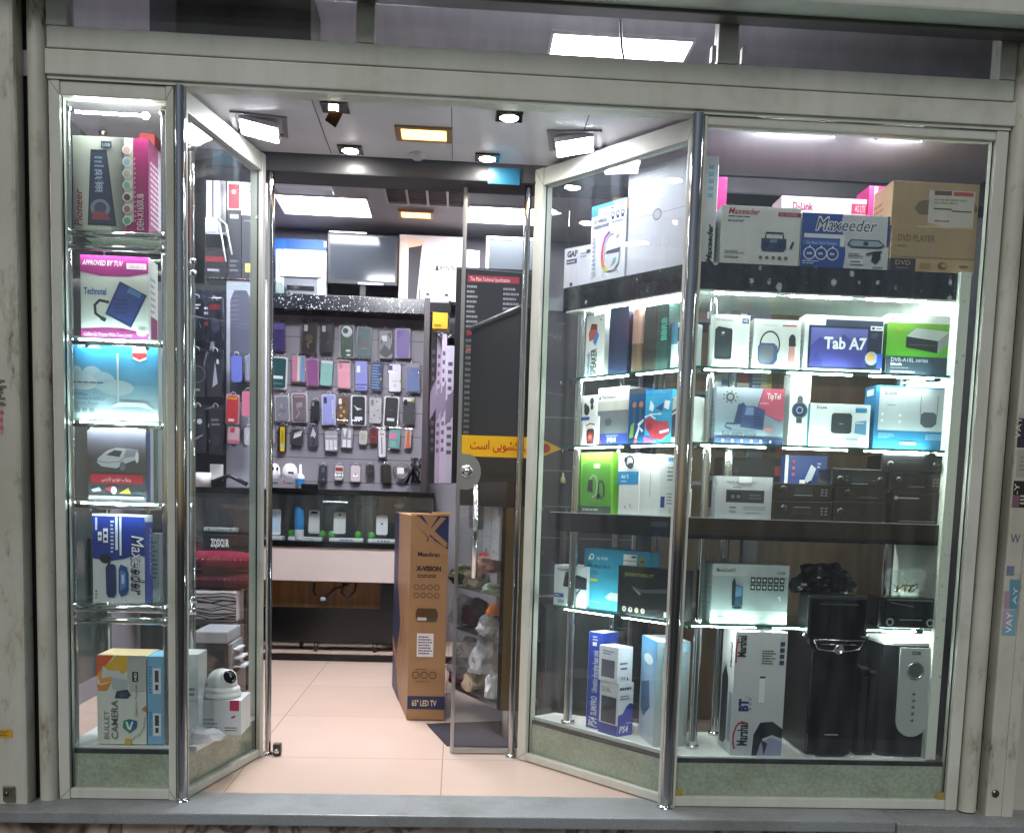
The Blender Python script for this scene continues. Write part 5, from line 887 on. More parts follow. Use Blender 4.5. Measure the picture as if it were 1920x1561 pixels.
MB().lathe([(.034, h * .451), (.034, h - .006), (.03, h), (0, h)], col='#b08a7c', mat='gloss', n=24).obj('upper_can', t)
carton('boxed_dark_phone', 'dark carton with teal sideways numerals', 'carton', 1205, 1243, 692, 572, PA.back(.035), z, .12, '#26241f', [('g', 0, 0, 1, 1, '#35302a', '#1d1b18', 'v')], right=[Rr(0, 0, 1, 1, '#2a4240'), Tt(.8, .45, .5, '1188', '#3aa08c', rot=90, w=.35, bold=.03)])
carton('green_dark_carton', 'dark green carton with turquoise characters next to the dark carton', 'carton', 1230, 1250, 691, 570, PA.back(.03), z, .1, '#26403d', [Tt(.85, .45, .5, 'BBRB', '#46b09a', rot=90, w=.34, bold=.04), Rr(0, 0, .06, 1, '#3c5b56')])
carton('boxed_watch', 'white and pale blue carton picturing a dark oval, by the thick chrome post', 'carton', 1243, 1285, 690, 606, PA.back(.05), z, .09, '#d7dfe4', [Rr(0, .55, .6, 1, '#5d9cc0'), Rr(.6, .6, 1, .9, '#45545f'), ('e', .8, .42, .16, .22, '#3d5a78'), ('e', .8, .42, .1, .15, '#6f8fae'), Rr(0, 0, 1, .12, '#8fb8c4')])
# second glass tier
z = ZG['s2']
carton('boxed_red_watch', 'white carton picturing a red and black square gadget, under the earbud box', 'carton', 1090, 1120, 836, 781, P, z, .07, '#e2e5e4', [Rr(0, .88, .45, 1, '#3f5a9c'), ('p', [(.3, .1), (.3, .5), (.4, .58), (.7, .58), (.78, .5), (.78, .1), (.7, .04), (.38, .04)], '#43202a'), ('p', [(.38, .14), (.38, .46), (.7, .46), (.7, .14)], '#8c2c38'), ('c', .54, .3, .08, '#d87a4a'), ('l', [(.25, .68), (.5, .76), (.8, .72)], .05, '#b04a4a')])
zt = z + (P.hit(1105, 781).z - z)
carton('boxed_earbuds', 'white carton picturing black earbuds, stacked on the red gadget box', 'carton', 1091, 1117, 781, 741, P, zt + .0005, .06, '#e8eae8', [('e', .35, .3, .2, .24, '#22262a'), ('e', .7, .72, .14, .16, '#22262a'), ('e', .72, .45, .1, .15, '#22262a'), ('e', .25, .5, .1, .14, '#2e3438')])
carton('boxed_console', 'grey white and navy console carton with its console pictured in grey', 'carton', 1119, 1176, 836, 726, PA.back(.04), z, .12, '#c9c9cc', [Rr(0, 0, 1, .2, '#2c3a86'), Rr(0, .2, 1, .6, '#6e7076'), ('e', .35, .4, .12, .07, '#4e5058'), Rr(0, .6, 1, .76, '#b9b6ae'), ('g', .0, .76, 1, 1, '#c9c8ce', '#d6d6dc', 'v'), Tt(.12, .81, .06, 'PlayStation', '#33363e', w=.46, bold=.02), ('p', [(.03, .8), (.06, .9), (.09, .8)], '#23262e'), Tt(.35, .05, .08, 'PS4', '#dfe3f0', w=.28, bold=.02), ('d', .3, .14, .7, .18, 1, '#8f9ad0'), Rr(.04, .02, .16, .08, '#b04a50')], left=[Rr(0, 0, 1, .2, '#2c3a86')])
carton('blue_game_carton', 'deep blue clear fronted carton with orange figures', 'carton', 1176, 1207, 836, 728, PA.back(.03), z, .1, '#23507e', [Rr(0, .9, 1, 1, '#3b4046'), ('e', .35, .7, .12, .06, '#b8763c'), ('e', .75, .7, .12, .06, '#b8763c'), Rr(.28, .4, .45, .66, '#334a6c'), Rr(.66, .4, .82, .66, '#334a6c'), ('p', [(.1, .1), (.2, .34), (.4, .4), (.35, .12)], '#7fa050'), ('l', [(.5, .1), (.7, .3), (.9, .22)], .05, '#d6d2e4'), ('c', .5, .05, .05, '#a05058'), ('p', [(.6, .36), (.95, .45), (.95, .4), (.65, .3)], '#cdd2dc')], mat='gloss')
carton('cyan_drone_carton', 'bright cyan carton with white drone print and a red splash', 'carton', 1207, 1256, 836, 731, PA.back(.025), z, .1, '#2a9fd0', [Rr(0, .9, 1, 1, '#2a8cb8'), ('p', [(.2, .82), (.35, .7), (.3, .6), (.15, .64)], '#dbe8ee'), ('p', [(.4, .66), (.7, .76), (.66, .6)], '#1d4c78'), ('p', [(.75, .8), (.95, .78), (.9, .62), (.72, .66)], '#e3edf2'), ('d', .2, .52, .9, .58, 1, '#d4ecf6'), ('p', [(.0, .45), (.2, .5), (.4, .42), (.9, .4), (1, .2), (.7, .05), (.3, .1), (.05, .3)], '#b03a48'), ('e', .2, .32, .12, .08, '#8c2a3c'), ('l', [(0, .5), (.2, .54), (.42, .46)], .025, '#e8f0f2'), ('l', [(.6, .2), (.95, .24)], .05, '#d6dce8'), ('p', [(.3, .1), (.5, .02), (.0, .0), (0, .14)], '#7d4a7c')])
carton('boxed_headset', 'white carton picturing a dark round headset, end of the middle shelf by the chrome post', 'carton', 1240, 1288, 836, 743, P, z, .1, '#dcdfdb', [Tt(.12, .9, .05, 'VEUX', '#3c4044', w=.3, bold=.03), ('e', .62, .45, .4, .3, '#2a2e32'), ('e', .62, .46, .34, .25, '#dcdfdb'), ('p', [(.28, .2), (.28, .55), (.45, .62), (.9, .6), (.95, .2), (.7, .1), (.4, .12)], '#3a3e48')])
# black slab tier
z = ZG['bl']
carton('boxed_sport_watch', 'bright green carton picturing a watch and earphones on the black shelf', 'carton', 1086, 1145, 966, 848, P, z, .09, '#7cc63f', [('g', 0, .12, 1, 1, '#5fa83a', '#8ed648', 'v'), ('p', [(.06, .14), (.06, .8), (.3, .86), (.94, .8), (.94, .14)], '#62a840'), Rr(0, 0, 1, .12, '#4a5a4c'), ('d', .1, .03, .9, .09, 1, '#b8c4b0'), Rr(.42, .74, .62, .82, '#d6eec0'), ('p', [(.24, .36), (.26, .54), (.4, .56), (.42, .34)], '#38463c'), ('l', [(.32, .56), (.4, .63), (.5, .6), (.56, .48), (.52, .3), (.4, .26)], .03, '#b8c0ac'), ('l', [(.66, .54), (.6, .5), (.6, .34), (.7, .24), (.78, .3), (.76, .46), (.68, .54)], .03, '#3c483f'), ('e', .6, .28, .06, .05, '#313c34'), ('d', .3, .145, .75, .165, 1, '#3f5a3a')], right=[Rr(0, 0, 1, 1, '#84cc42')], topc='#a5e070')
carton('boxed_headphones', 'white and blue carton picturing black headphones, stacked above a plain white box', 'carton', 1158, 1196, 968, 908, P, z, .08, '#e1e4e2', [('l', [(.3, .3), (.38, .2)], .03, '#6a6e72'), ('l', [(.58, .36), (.62, .22)], .03, '#6a6e72')])
zt = z + (P.hit(1177, 908).z - z)
carton('boxed_headphones', 'white and cyan carton with small neck headphones printed above a blue band', 'carton', 1158, 1197, 908, 850, P, zt + .0005, .08, '#e6e8e6', [Rr(0, 0, 1, .42, '#2a8cc4'), Tt(.16, .2, .12, 'Air 5', '#e8f4fa', w=.36, bold=.02), ('d', .16, .06, .6, .14, 1, '#bfe0f0'), ('o', .55, .74, .2, .06, '#2e3440'), ('e', .36, .8, .08, .1, '#2e3440'), ('e', .6, .6, .14, .1, '#394254')])
carton('tall_white_carton', 'tall plain white carton with sideways print, next to the headphone boxes', 'carton', 1196, 1240, 970, 852, PA.back(.035), z, .09, '#e4e8e6', [('d', .45, .3, .5, .7, 14, '#4a4e52'), Rr(.9, 0, 1, 1, '#d6dcda')])
carton('small_white_carton', 'small white carton with navy patch, lowest by the chrome post on the black shelf', 'carton', 1237, 1276, 970, 915, PA.back(.02), z, .06, '#dfe4e2', [Rr(0, .3, .2, .7, '#2f4a8c'), ('d', .3, .4, .9, .85, 4, '#8a9498'), Rr(.4, .1, .8, .3, '#c6cecc')])
zt = z + (PA.back(.02).hit(1256, 915).z - z)
carton('small_white_carton', 'small white carton stacked on the one with the navy patch', 'carton', 1240, 1276, 915, 855, PA.back(.02), zt + .0005, .06, '#e2e7e6', [Rr(.3, .84, .7, .98, '#3c8cc0'), ('d', .3, .2, .8, .7, 4, '#7a8488')])
# lower glass tier
z = ZG['s3']
carton('boxed_modem_router', 'white carton picturing a black router with antenna, end of the lower angled shelf', 'carton', 1037, 1092, 1146, 1060, PA.back(.02), z, .12, '#d3dde0', [('p', [(.28, .48), (.34, .82), (.4, .86), (1, .72), (1, .44), (.9, .44)], '#20222c'), ('p', [(.3, .52), (.36, .8), (1, .66), (1, .5)], '#2c2f3c'), ('l', [(.82, .44), (.62, .24), (.42, .08)], .035, '#2a3648'), Rr(.02, .2, .32, .3, '#34549a'), ('d', .05, .22, .28, .28, 1, '#c6d4ec'), Rr(.14, .06, .34, .15, '#8cb0a8'), ('d', .1, .86, .5, .93, 2, '#5a6a8a')], yaw=.12)
carton('boxed_wifi_modem', 'turquoise wireless modem carton with white sticker, lower angled shelf', 'carton', 1092, 1214, 1152, 1030, PA.back(.06), z, .06, '#2f93b4', [('g', 0, 0, 1, 1, '#3a9cba', '#2f8fb2', 'v'), ('o', .12, .86, .05, .02, '#e6f2f6'), Rr(.07, .8, .09, .86, '#e6f2f6'), Tt(.2, .82, .06, 'tp-link', '#d6ecf4', w=.18), Tt(.06, .68, .055, '300 Mbps Wi-Fi', '#154a70', w=.36, bold=.02), ('d', .06, .56, .26, .64, 2, '#2a6f94'), Rr(.07, .46, .22, .5, '#c8b83a'), ('p', [(.36, .22), (.44, .3), (.6, .3), (.6, .16), (.4, .18)], '#b9c4c8'), ('d', .06, .1, .5, .14, 1, '#7cc0d6'), Rr(.62, .73, .82, .94, '#e3e8e8'), ('l', [(.62, .84), (.82, .84)], .012, '#5a6a70'), Rr(.74, .89, .81, .92, '#33404a'), ('e', .9, .84, .055, .07, '#7d8c30'), Rr(.87, .82, .93, .86, '#2a4a7c')])
carton('boxed_media_player', 'black carton with green lettering and four round icons in front of the turquoise one', 'carton', 1156, 1278, 1160, 1064, PA.back(.02), z, .06, '#17161a', [Tt(.1, .8, .07, 'JNONKYTONG LYT', '#8fa03c', w=.46, shear=.15, bold=.02), ('p', [(.22, .6), (.36, .48), (.9, .54), (.9, .64), (.4, .55)], '#4a4a52'), ('p', [(.22, .6), (.36, .48), (.38, .44), (.34, .44)], '#8a8a90')] + [o for i in range(4) for o in (('c', .12 + .1 * i, .12, .055, '#cfccc6'), ('c', .12 + .1 * i, .12, .03, ('#8a8a8a', '#6a6a70', '#c89a4a', '#8a6a5a')[i]))] + [Rr(.74, .06, .82, .16, '#c3c3c0'), Rr(.84, .05, .89, .2, '#9aa0a4')])
# floor tier
z = ZG['b']; PF = PA.back(.02)
carton('boxed_charging_stand', 'slim royal blue upright carton lettered with charging stand text', 'carton', 1098, 1122, 1368, 1184, PA.back(.045), z, .1, '#2a46ac', [Tt(.78, .02, .6, 'PS4', '#dfe6f6', rot=90, w=.1, shear=.2, bold=.03), Tt(.74, .14, .42, 'SLIM/PRO', '#cdd8f2', rot=90, w=.2, bold=.03), Tt(.74, .38, .4, 'Ultrathin charging heat sink', '#cdd8f2', rot=90, w=.44, bold=.02), Rr(.3, .86, .6, .9, '#dfe6f6'), ('d', .3, .91, .8, .97, 2, '#cdd8f2')], left=[Rr(0, 0, 1, 1, '#dfe6f0'), Rr(.0, 0, .2, 1, '#2a46ac')], topc='#e3e9f2', yaw=.05)
def ctrl(label, v0, v1, zb, ops, lft):
    return carton('boxed_controller', label, 'carton', 1157, 1195, v1, v0, Y_(PF.hit(1157, 1370).y), zb, .11, '#e1e7ee', ops, left=lft, topc='#e8edf2', yaw=.6, group='game controller cartons')
o = ctrl('white and royal blue game controller carton lettered PS4, lower of the two', 1282, 1376, z, [('p', [(0, 0), (1, 0), (1, .55), (.8, .62), (.55, .56), (.3, .42), (0, .4)], '#2748b0'), Tt(.12, .07, .12, 'PS4', '#e6ecf8', w=.6, shear=.15, bold=.03), ('d', .05, .85, .9, .95, 1, '#3a3f4c'), ('d', .1, .68, .8, .78, 2, '#6a7080'), ('c', .85, .56, .05, '#1c2c6c'), ('d', .55, .22, .95, .26, 1, '#bccbf0')], [Rr(0, 0, 1, .2, '#2a3f9c'), Rr(.1, .22, .9, .72, '#3d4256'), Rr(0, .74, 1, 1, '#dfe4ea'), Tt(.1, .8, .1, 'DUAL', '#4a5060', w=.5)])
h = Y_(PF.hit(1157, 1370).y).hit(1176, 1282).z - z
ctrl('white game controller carton with dark window, stacked on its royal blue twin', 1215, 1280, z + h + .001, [('d', .15, .5, .85, .6, 1, '#3a3f4c'), ('d', .2, .36, .8, .46, 1, '#2a2e38'), Tt(.22, .08, .1, 'PS4', '#2e3444', w=.3, shear=.15), ('p', [(.62, .07), (.76, .07), (.69, .18)], '#2e3444')], [Rr(.15, .12, .85, .62, '#5a6070'), ('d', .2, .75, .8, .9, 2, '#5a78b8')])
carton('boxed_game_console', 'large pale blue and grey console carton standing by the thick chrome post', 'carton', 1223, 1287, 1414, 1203, Y_(PA.hit(1223, 1414).y + .02), z, .2, '#b9c4c4', [('g', 0, .2, 1, 1, '#b5c0bf', '#8fb0c4', 'v'), Tt(.3, .82, .12, 'SONY', '#5f7f95', rot=90, w=.12, bold=.02), Rr(.28, .26, .5, .4, '#565e64'), Rr(.9, .1, 1, .9, '#a9b2b0')], left=[('g', 0, 0, 1, 1, '#d8e4ea', '#4f96cc', 'v'), ('p', [(.1, .3), (.1, .55), (.6, .6), (.7, .35), (.3, .22)], '#4a6c96'), ('e', .5, .8, .3, .05, '#e3eef4')], topc='#dfe6e6', yaw=.1)

# goods on a plain rack seen between and above the boxes of the wide display
YR = 1.15
t = thing('rear_rack', 'grey metal rack behind the left end of the wide display', 'rack', (1.90, YR, 0))
for zz_ in (at(1400, 600, YR).z, at(1400, 735, YR).z, at(1400, 905, YR).z, at(1400, 1140, YR).z): MB().rbox(0, .42, 0, .25, zz_ - .02, zz_, .002, '#6d6f73', 'plastic').obj('rear_shelf', t)
for x, y in ((0.0, .0), (.41, .0), (0, .24), (.41, .24)): MB().box(x, x + .012, y - .014, y - .002, 0, 2.1, '#54565a', 'metal').obj('upright', t)
PB_ = Y_(YR - .03)
for u0, u1, v0, v1, c, ops, lab in ((1340, 1368, 556, 600, '#a9a7b8', [('d', .2, .2, .8, .8, 4, '#6f6d80')], 'pale lilac carton on the rear rack above the hard drive box'), (1370, 1402, 552, 600, '#c3c2d2', [('o', .5, .5, .2, .04, '#7d7a90'), Rr(0, .8, 1, 1, '#8f8da4')], 'white and lilac carton on the rear rack above the hard drive box'), (1404, 1446, 560, 600, '#8d8ba0', [('d', .1, .3, .9, .9, 4, '#5d5b70'), ('l', [(.5, 0), (.5, 1)], .02, '#5d5b70')], 'grey lilac carton on the rear rack above the karaoke box'),
    (1352, 1378, 698, 735, '#c9d2d4', [Rr(0, .3, 1, .6, '#3c7a9c')], 'white carton with blue band on the rear rack above the desk phone box'), (1380, 1404, 702, 735, '#b04048', [Rr(0, 0, 1, .5, '#e0dcd8')], 'red topped white carton on the rear rack above the desk phone box'), (1406, 1446, 700, 735, '#4a6f9c', [Rr(.5, 0, 1, 1, '#d0c86a'), ('d', .1, .2, .9, .8, 3, '#e0e4e8')], 'blue and yellow carton on the rear rack beside the watch box'),
    (1352, 1462, 858, 905, '#1c1e22', [('c', .25, .5, .12, '#33373c'), ('d', .1, .08, .9, .16, 1, '#d8dcdc'), Rr(.9, .3, 1, .7, '#8c2a3a')], 'black stereo unit on the rear rack above the silver stereo carton')):
    P0 = PB_.hit(u0, v1); carton('rear_carton', lab, 'carton', u0, u1, v1, v0, PB_, P0.z + .001 if 0 else {600: at(1400, 600, YR).z, 735: at(1400, 735, YR).z, 905: at(1400, 905, YR).z}[v1] + .0006, .15, c, ops, group='small cartons on the rear rack')

# ================================================================== SHOP INTERIOR: BACK COUNTER AND WALL
CY = 3.25
zt = at(620, 917, CY).z; XR_C = .80
t = thing('sales_counter', 'long black and pale sales counter with glass front at the back of the shop', 'counter', (-.74, CY, .046))
def cl(x, y, z): return (x + .74, y - CY, z - .046)
w = XR_C + .74
MB().rbox(0, w, 0, .5, -.034, 0, .003, '#ffffff', 'black_laminate').obj('top', t, cl(-.74, CY, zt))
MB().rbox(0, w, 0, .5, 0, .04, .003, '#ffffff', 'black_laminate').obj('display_tray', t, cl(-.74, CY, .752))
MB().box(0.005, w - .005, .006, .012, .04, zt - .752 - .035, mat='window_glass').obj('glass_front', t, cl(-.74, CY, .752))
MB().box(0, w, .4, .41, .04, zt - .752 - .035, '#5c6463', 'matte').obj('back_lining', t, cl(-.74, CY, .752))
MB().box(0, w, .012, .03, .522, .7515, mat='pale_panel').obj('front_panel', t, cl(-.74, CY, 0))
MB().box(0, w - .36, .14, .16, .33, .52, mat='wood').obj('recess_board', t, cl(-.74, CY, 0))
MB().box(0, .30, .01, .3, .338, .5215, mat='fine_granite').obj('side_block', t, cl(.45, CY, 0))
MB().rbox(0, w, .004, .03, .10, .337, .003, '#ffffff', 'fine_granite').obj('kick_panel', t, cl(-.74, CY, 0))
for u in (560, 592, 702):
    q = at(u, 1215, CY - .03)
    m = MB(); m.lathe([(0, -.012), (.026, -.012), (.028, -.006), (.028, .006), (.026, .012), (0, .012)], (0, 0, .028), '#18181a', 'plastic', 18, 'x'); m.box(-.014, .014, -.012, .012, .03, .056, '#222224', 'plastic')
    m.obj('castor', t, cl(q.x, CY - (.02 if u != 560 else -.1), .046))
m = MB(); m.tube([(.22, 3.36, .5), (.12, 3.35, .46), (.06, 3.34, .40)], .007, '#1a1a1c'); m.rbox(.03, .065, 3.325, 3.35, .38, .405, .006, '#9aa8c0', 'plastic'); tag(m.obj('plug_lead', None), 'black cable with a pale plug hanging in the recess under the counter', 'cable')
m = MB(); m.tube([at(645, 1092, 3.34), at(640, 1110, 3.34), at(652, 1120, 3.34), at(665, 1108, 3.34), at(668, 1092, 3.34)], .008, '#151516'); tag(m.obj('cable_loop', None), 'thick black cable loop hanging in the recess under the counter', 'cable')
m = MB(); m.tube([at(590, 1092, 3.34), at(588, 1108, 3.34), at(592, 1116, 3.34)], .01, '#151516'); tag(m.obj('cable_end', None), 'short black cable end hanging in the wooden recess', 'cable')
# goods in the glass counter
ZTR = .7925
def phone(label, u0, u1, v0, v1, Y, col, ops=(), grp='phones standing in the glass counter', tilt=.12):
    a, b = at(u0, v1, Y), at(u1, v0, Y); w, h = b.x - a.x, b.z - a.z
    t = thing('mobile_phone', label, 'phone', (a.x, Y, max(a.z, ZTR)), 0, grp)
    q = []; r = .014
    for cx, cz, s in ((w - r, h - r, 0), (r, h - r, 1), (r, r, 2), (w - r, r, 3)):
        for k in range(5): q.append((cx + r * math.cos(math.pi / 2 * (s + k / 4)), cz + r * math.sin(math.pi / 2 * (s + k / 4))))
    m = MB().prism(q[::-1], 0, .012, col, 'gloss', axis='y'); o = m.obj('body', t); o.rotation_euler[0] = -tilt
    m = MB().decal((0, -.0002, 0), (1, 0, 0), (0, 0, 1), w, h, list(ops), 'gloss'); o = m.obj('face', t); o.rotation_euler[0] = -tilt
    return t
def stand(label, u0, u1, v, Y, ops=()):
    a, b = at(u0, v, Y), at(u1, v, Y); w = b.x - a.x
    m = MB().rbox(0, w, 0, .09, 0, .022, .004, '#dfe4e6', 'plastic'); m.decal((0, 0, 0), (1, 0, 0), (0, 0, 1), w, .022, ops)
    tag(m.obj('phone_stand', None, (a.x, Y, ZTR + .0005)), label, 'phone stand', 'white phone stands in the glass counter')
YP = CY + .1
stand('white phone stand with a dark blue arc printed on it, left in the glass counter', 540, 603, 1004, YP, [('l', [(.25, .2), (.4, .7), (.6, .7), (.75, .2)], .15, '#2f4f7c')])
stand('white phone stand lettered NOKIA', 617, 680, 1005, YP, [Tt(.32, .2, .5, 'NOKIA', '#2d4a9c', w=.4, bold=.04)])
stand('white phone stand lettered with digits beside the television carton', 690, 748, 1006, YP, [Tt(.3, .2, .5, '9 3 0 5', '#2a3a6c', w=.4, bold=.03)])
stand('plain white phone stand at the left end of the open counter glass', 496, 530, 1003, YP)
phone('white phone with pale blue screen at the left end of the glass counter', 503, 526, 954, 1002, YP + .03, '#e6e8ec', [Rr(.1, .12, .9, .88, '#bcd4ee')])
phone('pale phone with twin camera top beside the blue bottle', 578, 599, 956, 999, YP + .03, '#c9cacd', [Rr(.2, .84, .8, .95, '#2d2f33'), ('c', .35, .895, .03, '#777'), Rr(.08, .05, .92, .07, '#9a9ca0')] if 0 else [Rr(.2, .84, .8, .95, '#2d2f33'), Rr(.08, .05, .92, .07, '#9a9ca0')])
phone('silver phone with round camera on the lettered stand', 625, 648, 960, 1000, YP + .03, '#cfd1d4', [('c', .5, .88, .05, '#3a3d42'), ('d', .35, .5, .65, .54, 1, '#9a9ca0')])
phone('white phone with fruit mark beside the television carton', 705, 727, 965, 1002, YP + .03, '#dfe0e4', [('c', .5, .55, .05, '#3a3d42'), ('c', .14, .94, .03, '#26282c')])
for u, Yd in ((547, YP + .06), (605, YP + .06), (622, YP + .06), (672, YP + .06), (697, YP + .06)):
    q = at(u, 990, Yd); tag(MB().lathe([(.0, -.004), (.024, -.004), (.024, .004), (0, .004)], (0, 0, .046), '#3a9a2a', 'gloss', 20, 'y').obj('green_disc', None, (q.x, Yd, ZTR)), 'round green disc standing behind the phones in the glass counter', 'disc', 'green discs in the glass counter')
q = at(561, 998, YP + .02); h = at(561, 947, YP).z - ZTR
t = thing('spray_bottle', 'blue and white spray bottle standing among the phones', 'bottle', (q.x, YP + .02, ZTR + .001))
MB().lathe([(0, 0), (.03, 0), (.032, .006), (.032, h * .3)], col='#dfe6ee').obj('lower_body', t); MB().lathe([(.032, h * .301), (.034, h * .5), (.033, h * .85), (.026, h * .95), (0, h * .96)], col='#1f7fc4').obj('upper_body', t)
MB().lathe([(.008, h * .961), (.006, h * 1.15), (0, h * 1.16)], col='#20242a', n=12).obj('nozzle', t)
a, b = at(665, 1002, YP + .1), at(760, 928, YP + .1)
t = thing('acrylic_case', 'clear acrylic case with a silver fruit emblem in the glass counter', 'case', (a.x, YP + .1, ZTR + .001))
MB().box(0, b.x - a.x, 0, .12, 0, b.z - ZTR - .004, mat='clear_plastic').obj('box', t)
m = MB(); cx, cz = (at(746, 945, YP).x - a.x), at(746, 947, YP).z - ZTR
m.lathe([(0, -.004), (.024, -.004), (.024, 0), (0, 0)], (cx - .008, -.002, cz), '#d6d9dc', 'plastic', 18, 'y'); m.lathe([(0, -.004), (.022, -.004), (.022, 0), (0, 0)], (cx + .012, -.003, cz), '#d6d9dc', 'plastic', 18, 'y'); m.prism([(cx, cz + .026), (cx + .012, cz + .03), (cx + .014, cz + .042), (cx + .002, cz + .036)], -.006, -.002, '#d6d9dc', 'plastic', axis='y'); m.obj('emblem', t)
a, b = at(664, 1002, YP + .2), at(722, 950, YP + .2); tag(MB().rbox(0, b.x - a.x, 0, .08, 0, b.z - ZTR, .002, '#77705e', 'card').obj('tan_carton', None, (a.x, YP + .23, ZTR + .001)), 'tan carton at the back of the glass counter behind the acrylic case', 'carton')

# peg wall with the granite bulkhead above it
YW = 3.76
m = MB().box(-.93, .70, YW, YW + .05, 1.1, 2.46, mat='peg_panel')
for i in range(7):
    z = 1.2 + i * .17; m.box(-.93, .70, YW - .0012, YW - .0002, z, z + .004, '#4c4852', 'matte')
tag(m.obj('peg_panel'), 'grey slotted display panel on the back wall full of hanging phone cases', 'display panel')
YV = 3.52
va, vb_ = at(500, 577, YV).z, at(500, 548, YV).z
o = MB().rbox(-.93, .715, YV, YB - .001, va, vb_, .003, '#ffffff', 'patch_granite').obj('granite_bulkhead'); tag(o, 'speckled granite shelf above the phone case wall, carrying the printer and monitor', 'shelf')
o = MB().rbox(.70, .74, 3.4, YW, 1.145, 2.46, .003, '#3a3036', 'plastic').obj('panel_post'); tag(o, 'dark upright post at the right end of the phone case wall', 'post')

# ---- hanging phone cases and small goods
YH = YW - .045
def pouch(m, w, h, d, mat='clear_plastic'): m.rbox(0, w, -.001, d, 0, h, .006, '#ffffff', mat)
def rr(x0, x1, z0, z1, r, n=4):
    q = []
    for cx, cz, s in ((x1 - r, z1 - r, 0), (x0 + r, z1 - r, 1), (x0 + r, z0 + r, 2), (x1 - r, z0 + r, 3)):
        for k in range(n + 1): q.append((cx + r * math.cos(math.pi / 2 * (s + k / n)), cz + r * math.sin(math.pi / 2 * (s + k / n))))
    return q[::-1]
def hang(label, u0, v0, u1, v1, col, frame=None, ops=(), lens=True, tilt=None, Y=YH, bagm='clear_plastic', mat='plastic', grp='phone cases hanging on the back wall', tab=True, name='phone_case', cat='phone case'):
    a, b = at(u0, v1, Y), at(u1, v0, Y); w, h = b.x - a.x, b.z - a.z
    tl = RND.uniform(-.045, .045) if tilt is None else tilt
    t = thing(name, label, cat, (a.x + w / 2, Y, b.z), 0, grp); t.rotation_euler[1] = tl
    X = lambda m: m.xf(Matrix.Translation((-w / 2, 0, -h)))
    fr = h * (.92 if tab else 1.0)
    if frame:
        m = MB(); m.prism(rr(0, w, 0, fr, .012), .004, .012, frame, 'plastic', axis='y'); X(m).obj('backing', t)
    m = MB(); i = w * .09; m.prism(rr(i, w - i, i, fr - i, .014), -.006, .0038, col, mat, axis='y')
    m.decal((i, -.0062, i), (1, 0, 0), (0, 0, 1), w - 2 * i, fr - 2 * i, list(ops), mat)
    if lens: m.prism(rr(i + w * .07, i + w * .3, fr - i - h * .24, fr - i - h * .06, .006), -.0095, -.0065, '#22232a' if lens is True else lens, 'gloss', axis='y')
    X(m).obj('case', t)
    m = MB(); m.rbox(0, w, -.012, .014, 0.0, fr + h * .05, .005, '#ffffff', bagm); X(m).obj('sleeve', t)
    if tab:
        m = MB(); m.tube([(w / 2 - .012, .002, fr), (w / 2 - .012, .002, h * .97), (w / 2, .002, h), (w / 2 + .012, .002, h * .97), (w / 2 + .012, .002, fr)], .0022, '#d0d0d4', 'plastic', 6); X(m).obj('hanger', t)
    m = MB().tube([(0, .045, .0), (0, -.02, -.004), (0, -.03, .006)], .0022, '#b9b9be', 'metal', 6); m.obj('peg', t, (0, 0, -.01))
    return t
H = hang
H('deep purple phone case, first in the top row', 506, 600, 535, 657, '#33246f', '#5a4d80', [Rr(0, .78, 1, 1, '#6a5fa6')], False)
H('dark brown phone case with beige swirls, top row', 566, 598, 597, 664, '#2a2422', '#5d5a58', [('l', [(.3, .5), (.6, .6), (.7, .4), (.4, .3), (.5, .15)], .05, '#8f7a66'), ('e', .5, .5, .3, .12, '#5f4e42')], '#c7c4c0')
H('plain black phone case in a shiny bag, top row', 600, 600, 629, 664, '#141418', None, [('e', .55, .35, .16, .07, '#2f3138')], '#d0d0d4')
H('green phone case with a white round emblem, top row', 635, 604, 665, 671, '#2c4a32', '#a9aaa6', [('e', .5, .82, .42, .18, '#e4eae6'), ('e', .4, .85, .22, .09, '#1f4a48'), ('e', .62, .06, .18, .03, '#dfe6e0'), ('e', .6, .2, .2, .04, '#e6e8e2')], False)
H('slate teal phone case with a red mark, top row', 668, 608, 698, 671, '#4f696c', '#8f979a', [('p', [(.3, .36), (.5, .52), (.7, .36)], '#b0524a'), ('d', .3, .26, .8, .32, 1, '#b9a8a4')], '#6e8488')
H('phone case in crumpled silver foil bag, top row', 707, 613, 738, 674, '#8e8e92', None, [Rr(.2, .62, .6, .82, '#ececee'), ('p', [(0, .2), (.4, .5), (.8, .3), (1, .6), (1, .2), (.5, .0)], '#3a3a3e'), ('p', [(.1, .6), (.3, .7), (.2, .5)], '#2a2a2e'), ('p', [(.6, .9), (.9, .7), (.95, .95)], '#4c4c50')], False)
H('lavender phone case, last in the top row', 740, 611, 770, 671, '#7f66ae', '#b7a9c9', [], '#8c74b8')
H('teal phone case in a white frame, first in the second row', 509, 664, 540, 729, '#1d4f52', '#e2e3e6', [Rr(.1, .3, .8, .4, '#dfe6e4'), Rr(.1, .12, .8, .16, '#5d8486')], False)
H('pink cream and blue striped phone case, second row', 547, 662, 574, 717, '#c77a9c', '#a8969e', [Rr(.4, 0, .55, 1, '#d6cfae'), Rr(.55, 0, .66, 1, '#9fc6b4'), Rr(.66, 0, 1, 1, '#6f8fb8')], False)
H('mauve phone case leaning on the striped one, second row', 573, 668, 597, 724, '#8a4d84', '#b79ab2', [], False)
H('mint green phone case, second row', 600, 670, 627, 725, '#86b8ae', None, [Rr(0, .9, 1, 1, '#d3d8d6'), ('e', .5, .5, .06, .03, '#6f9c94')], False)
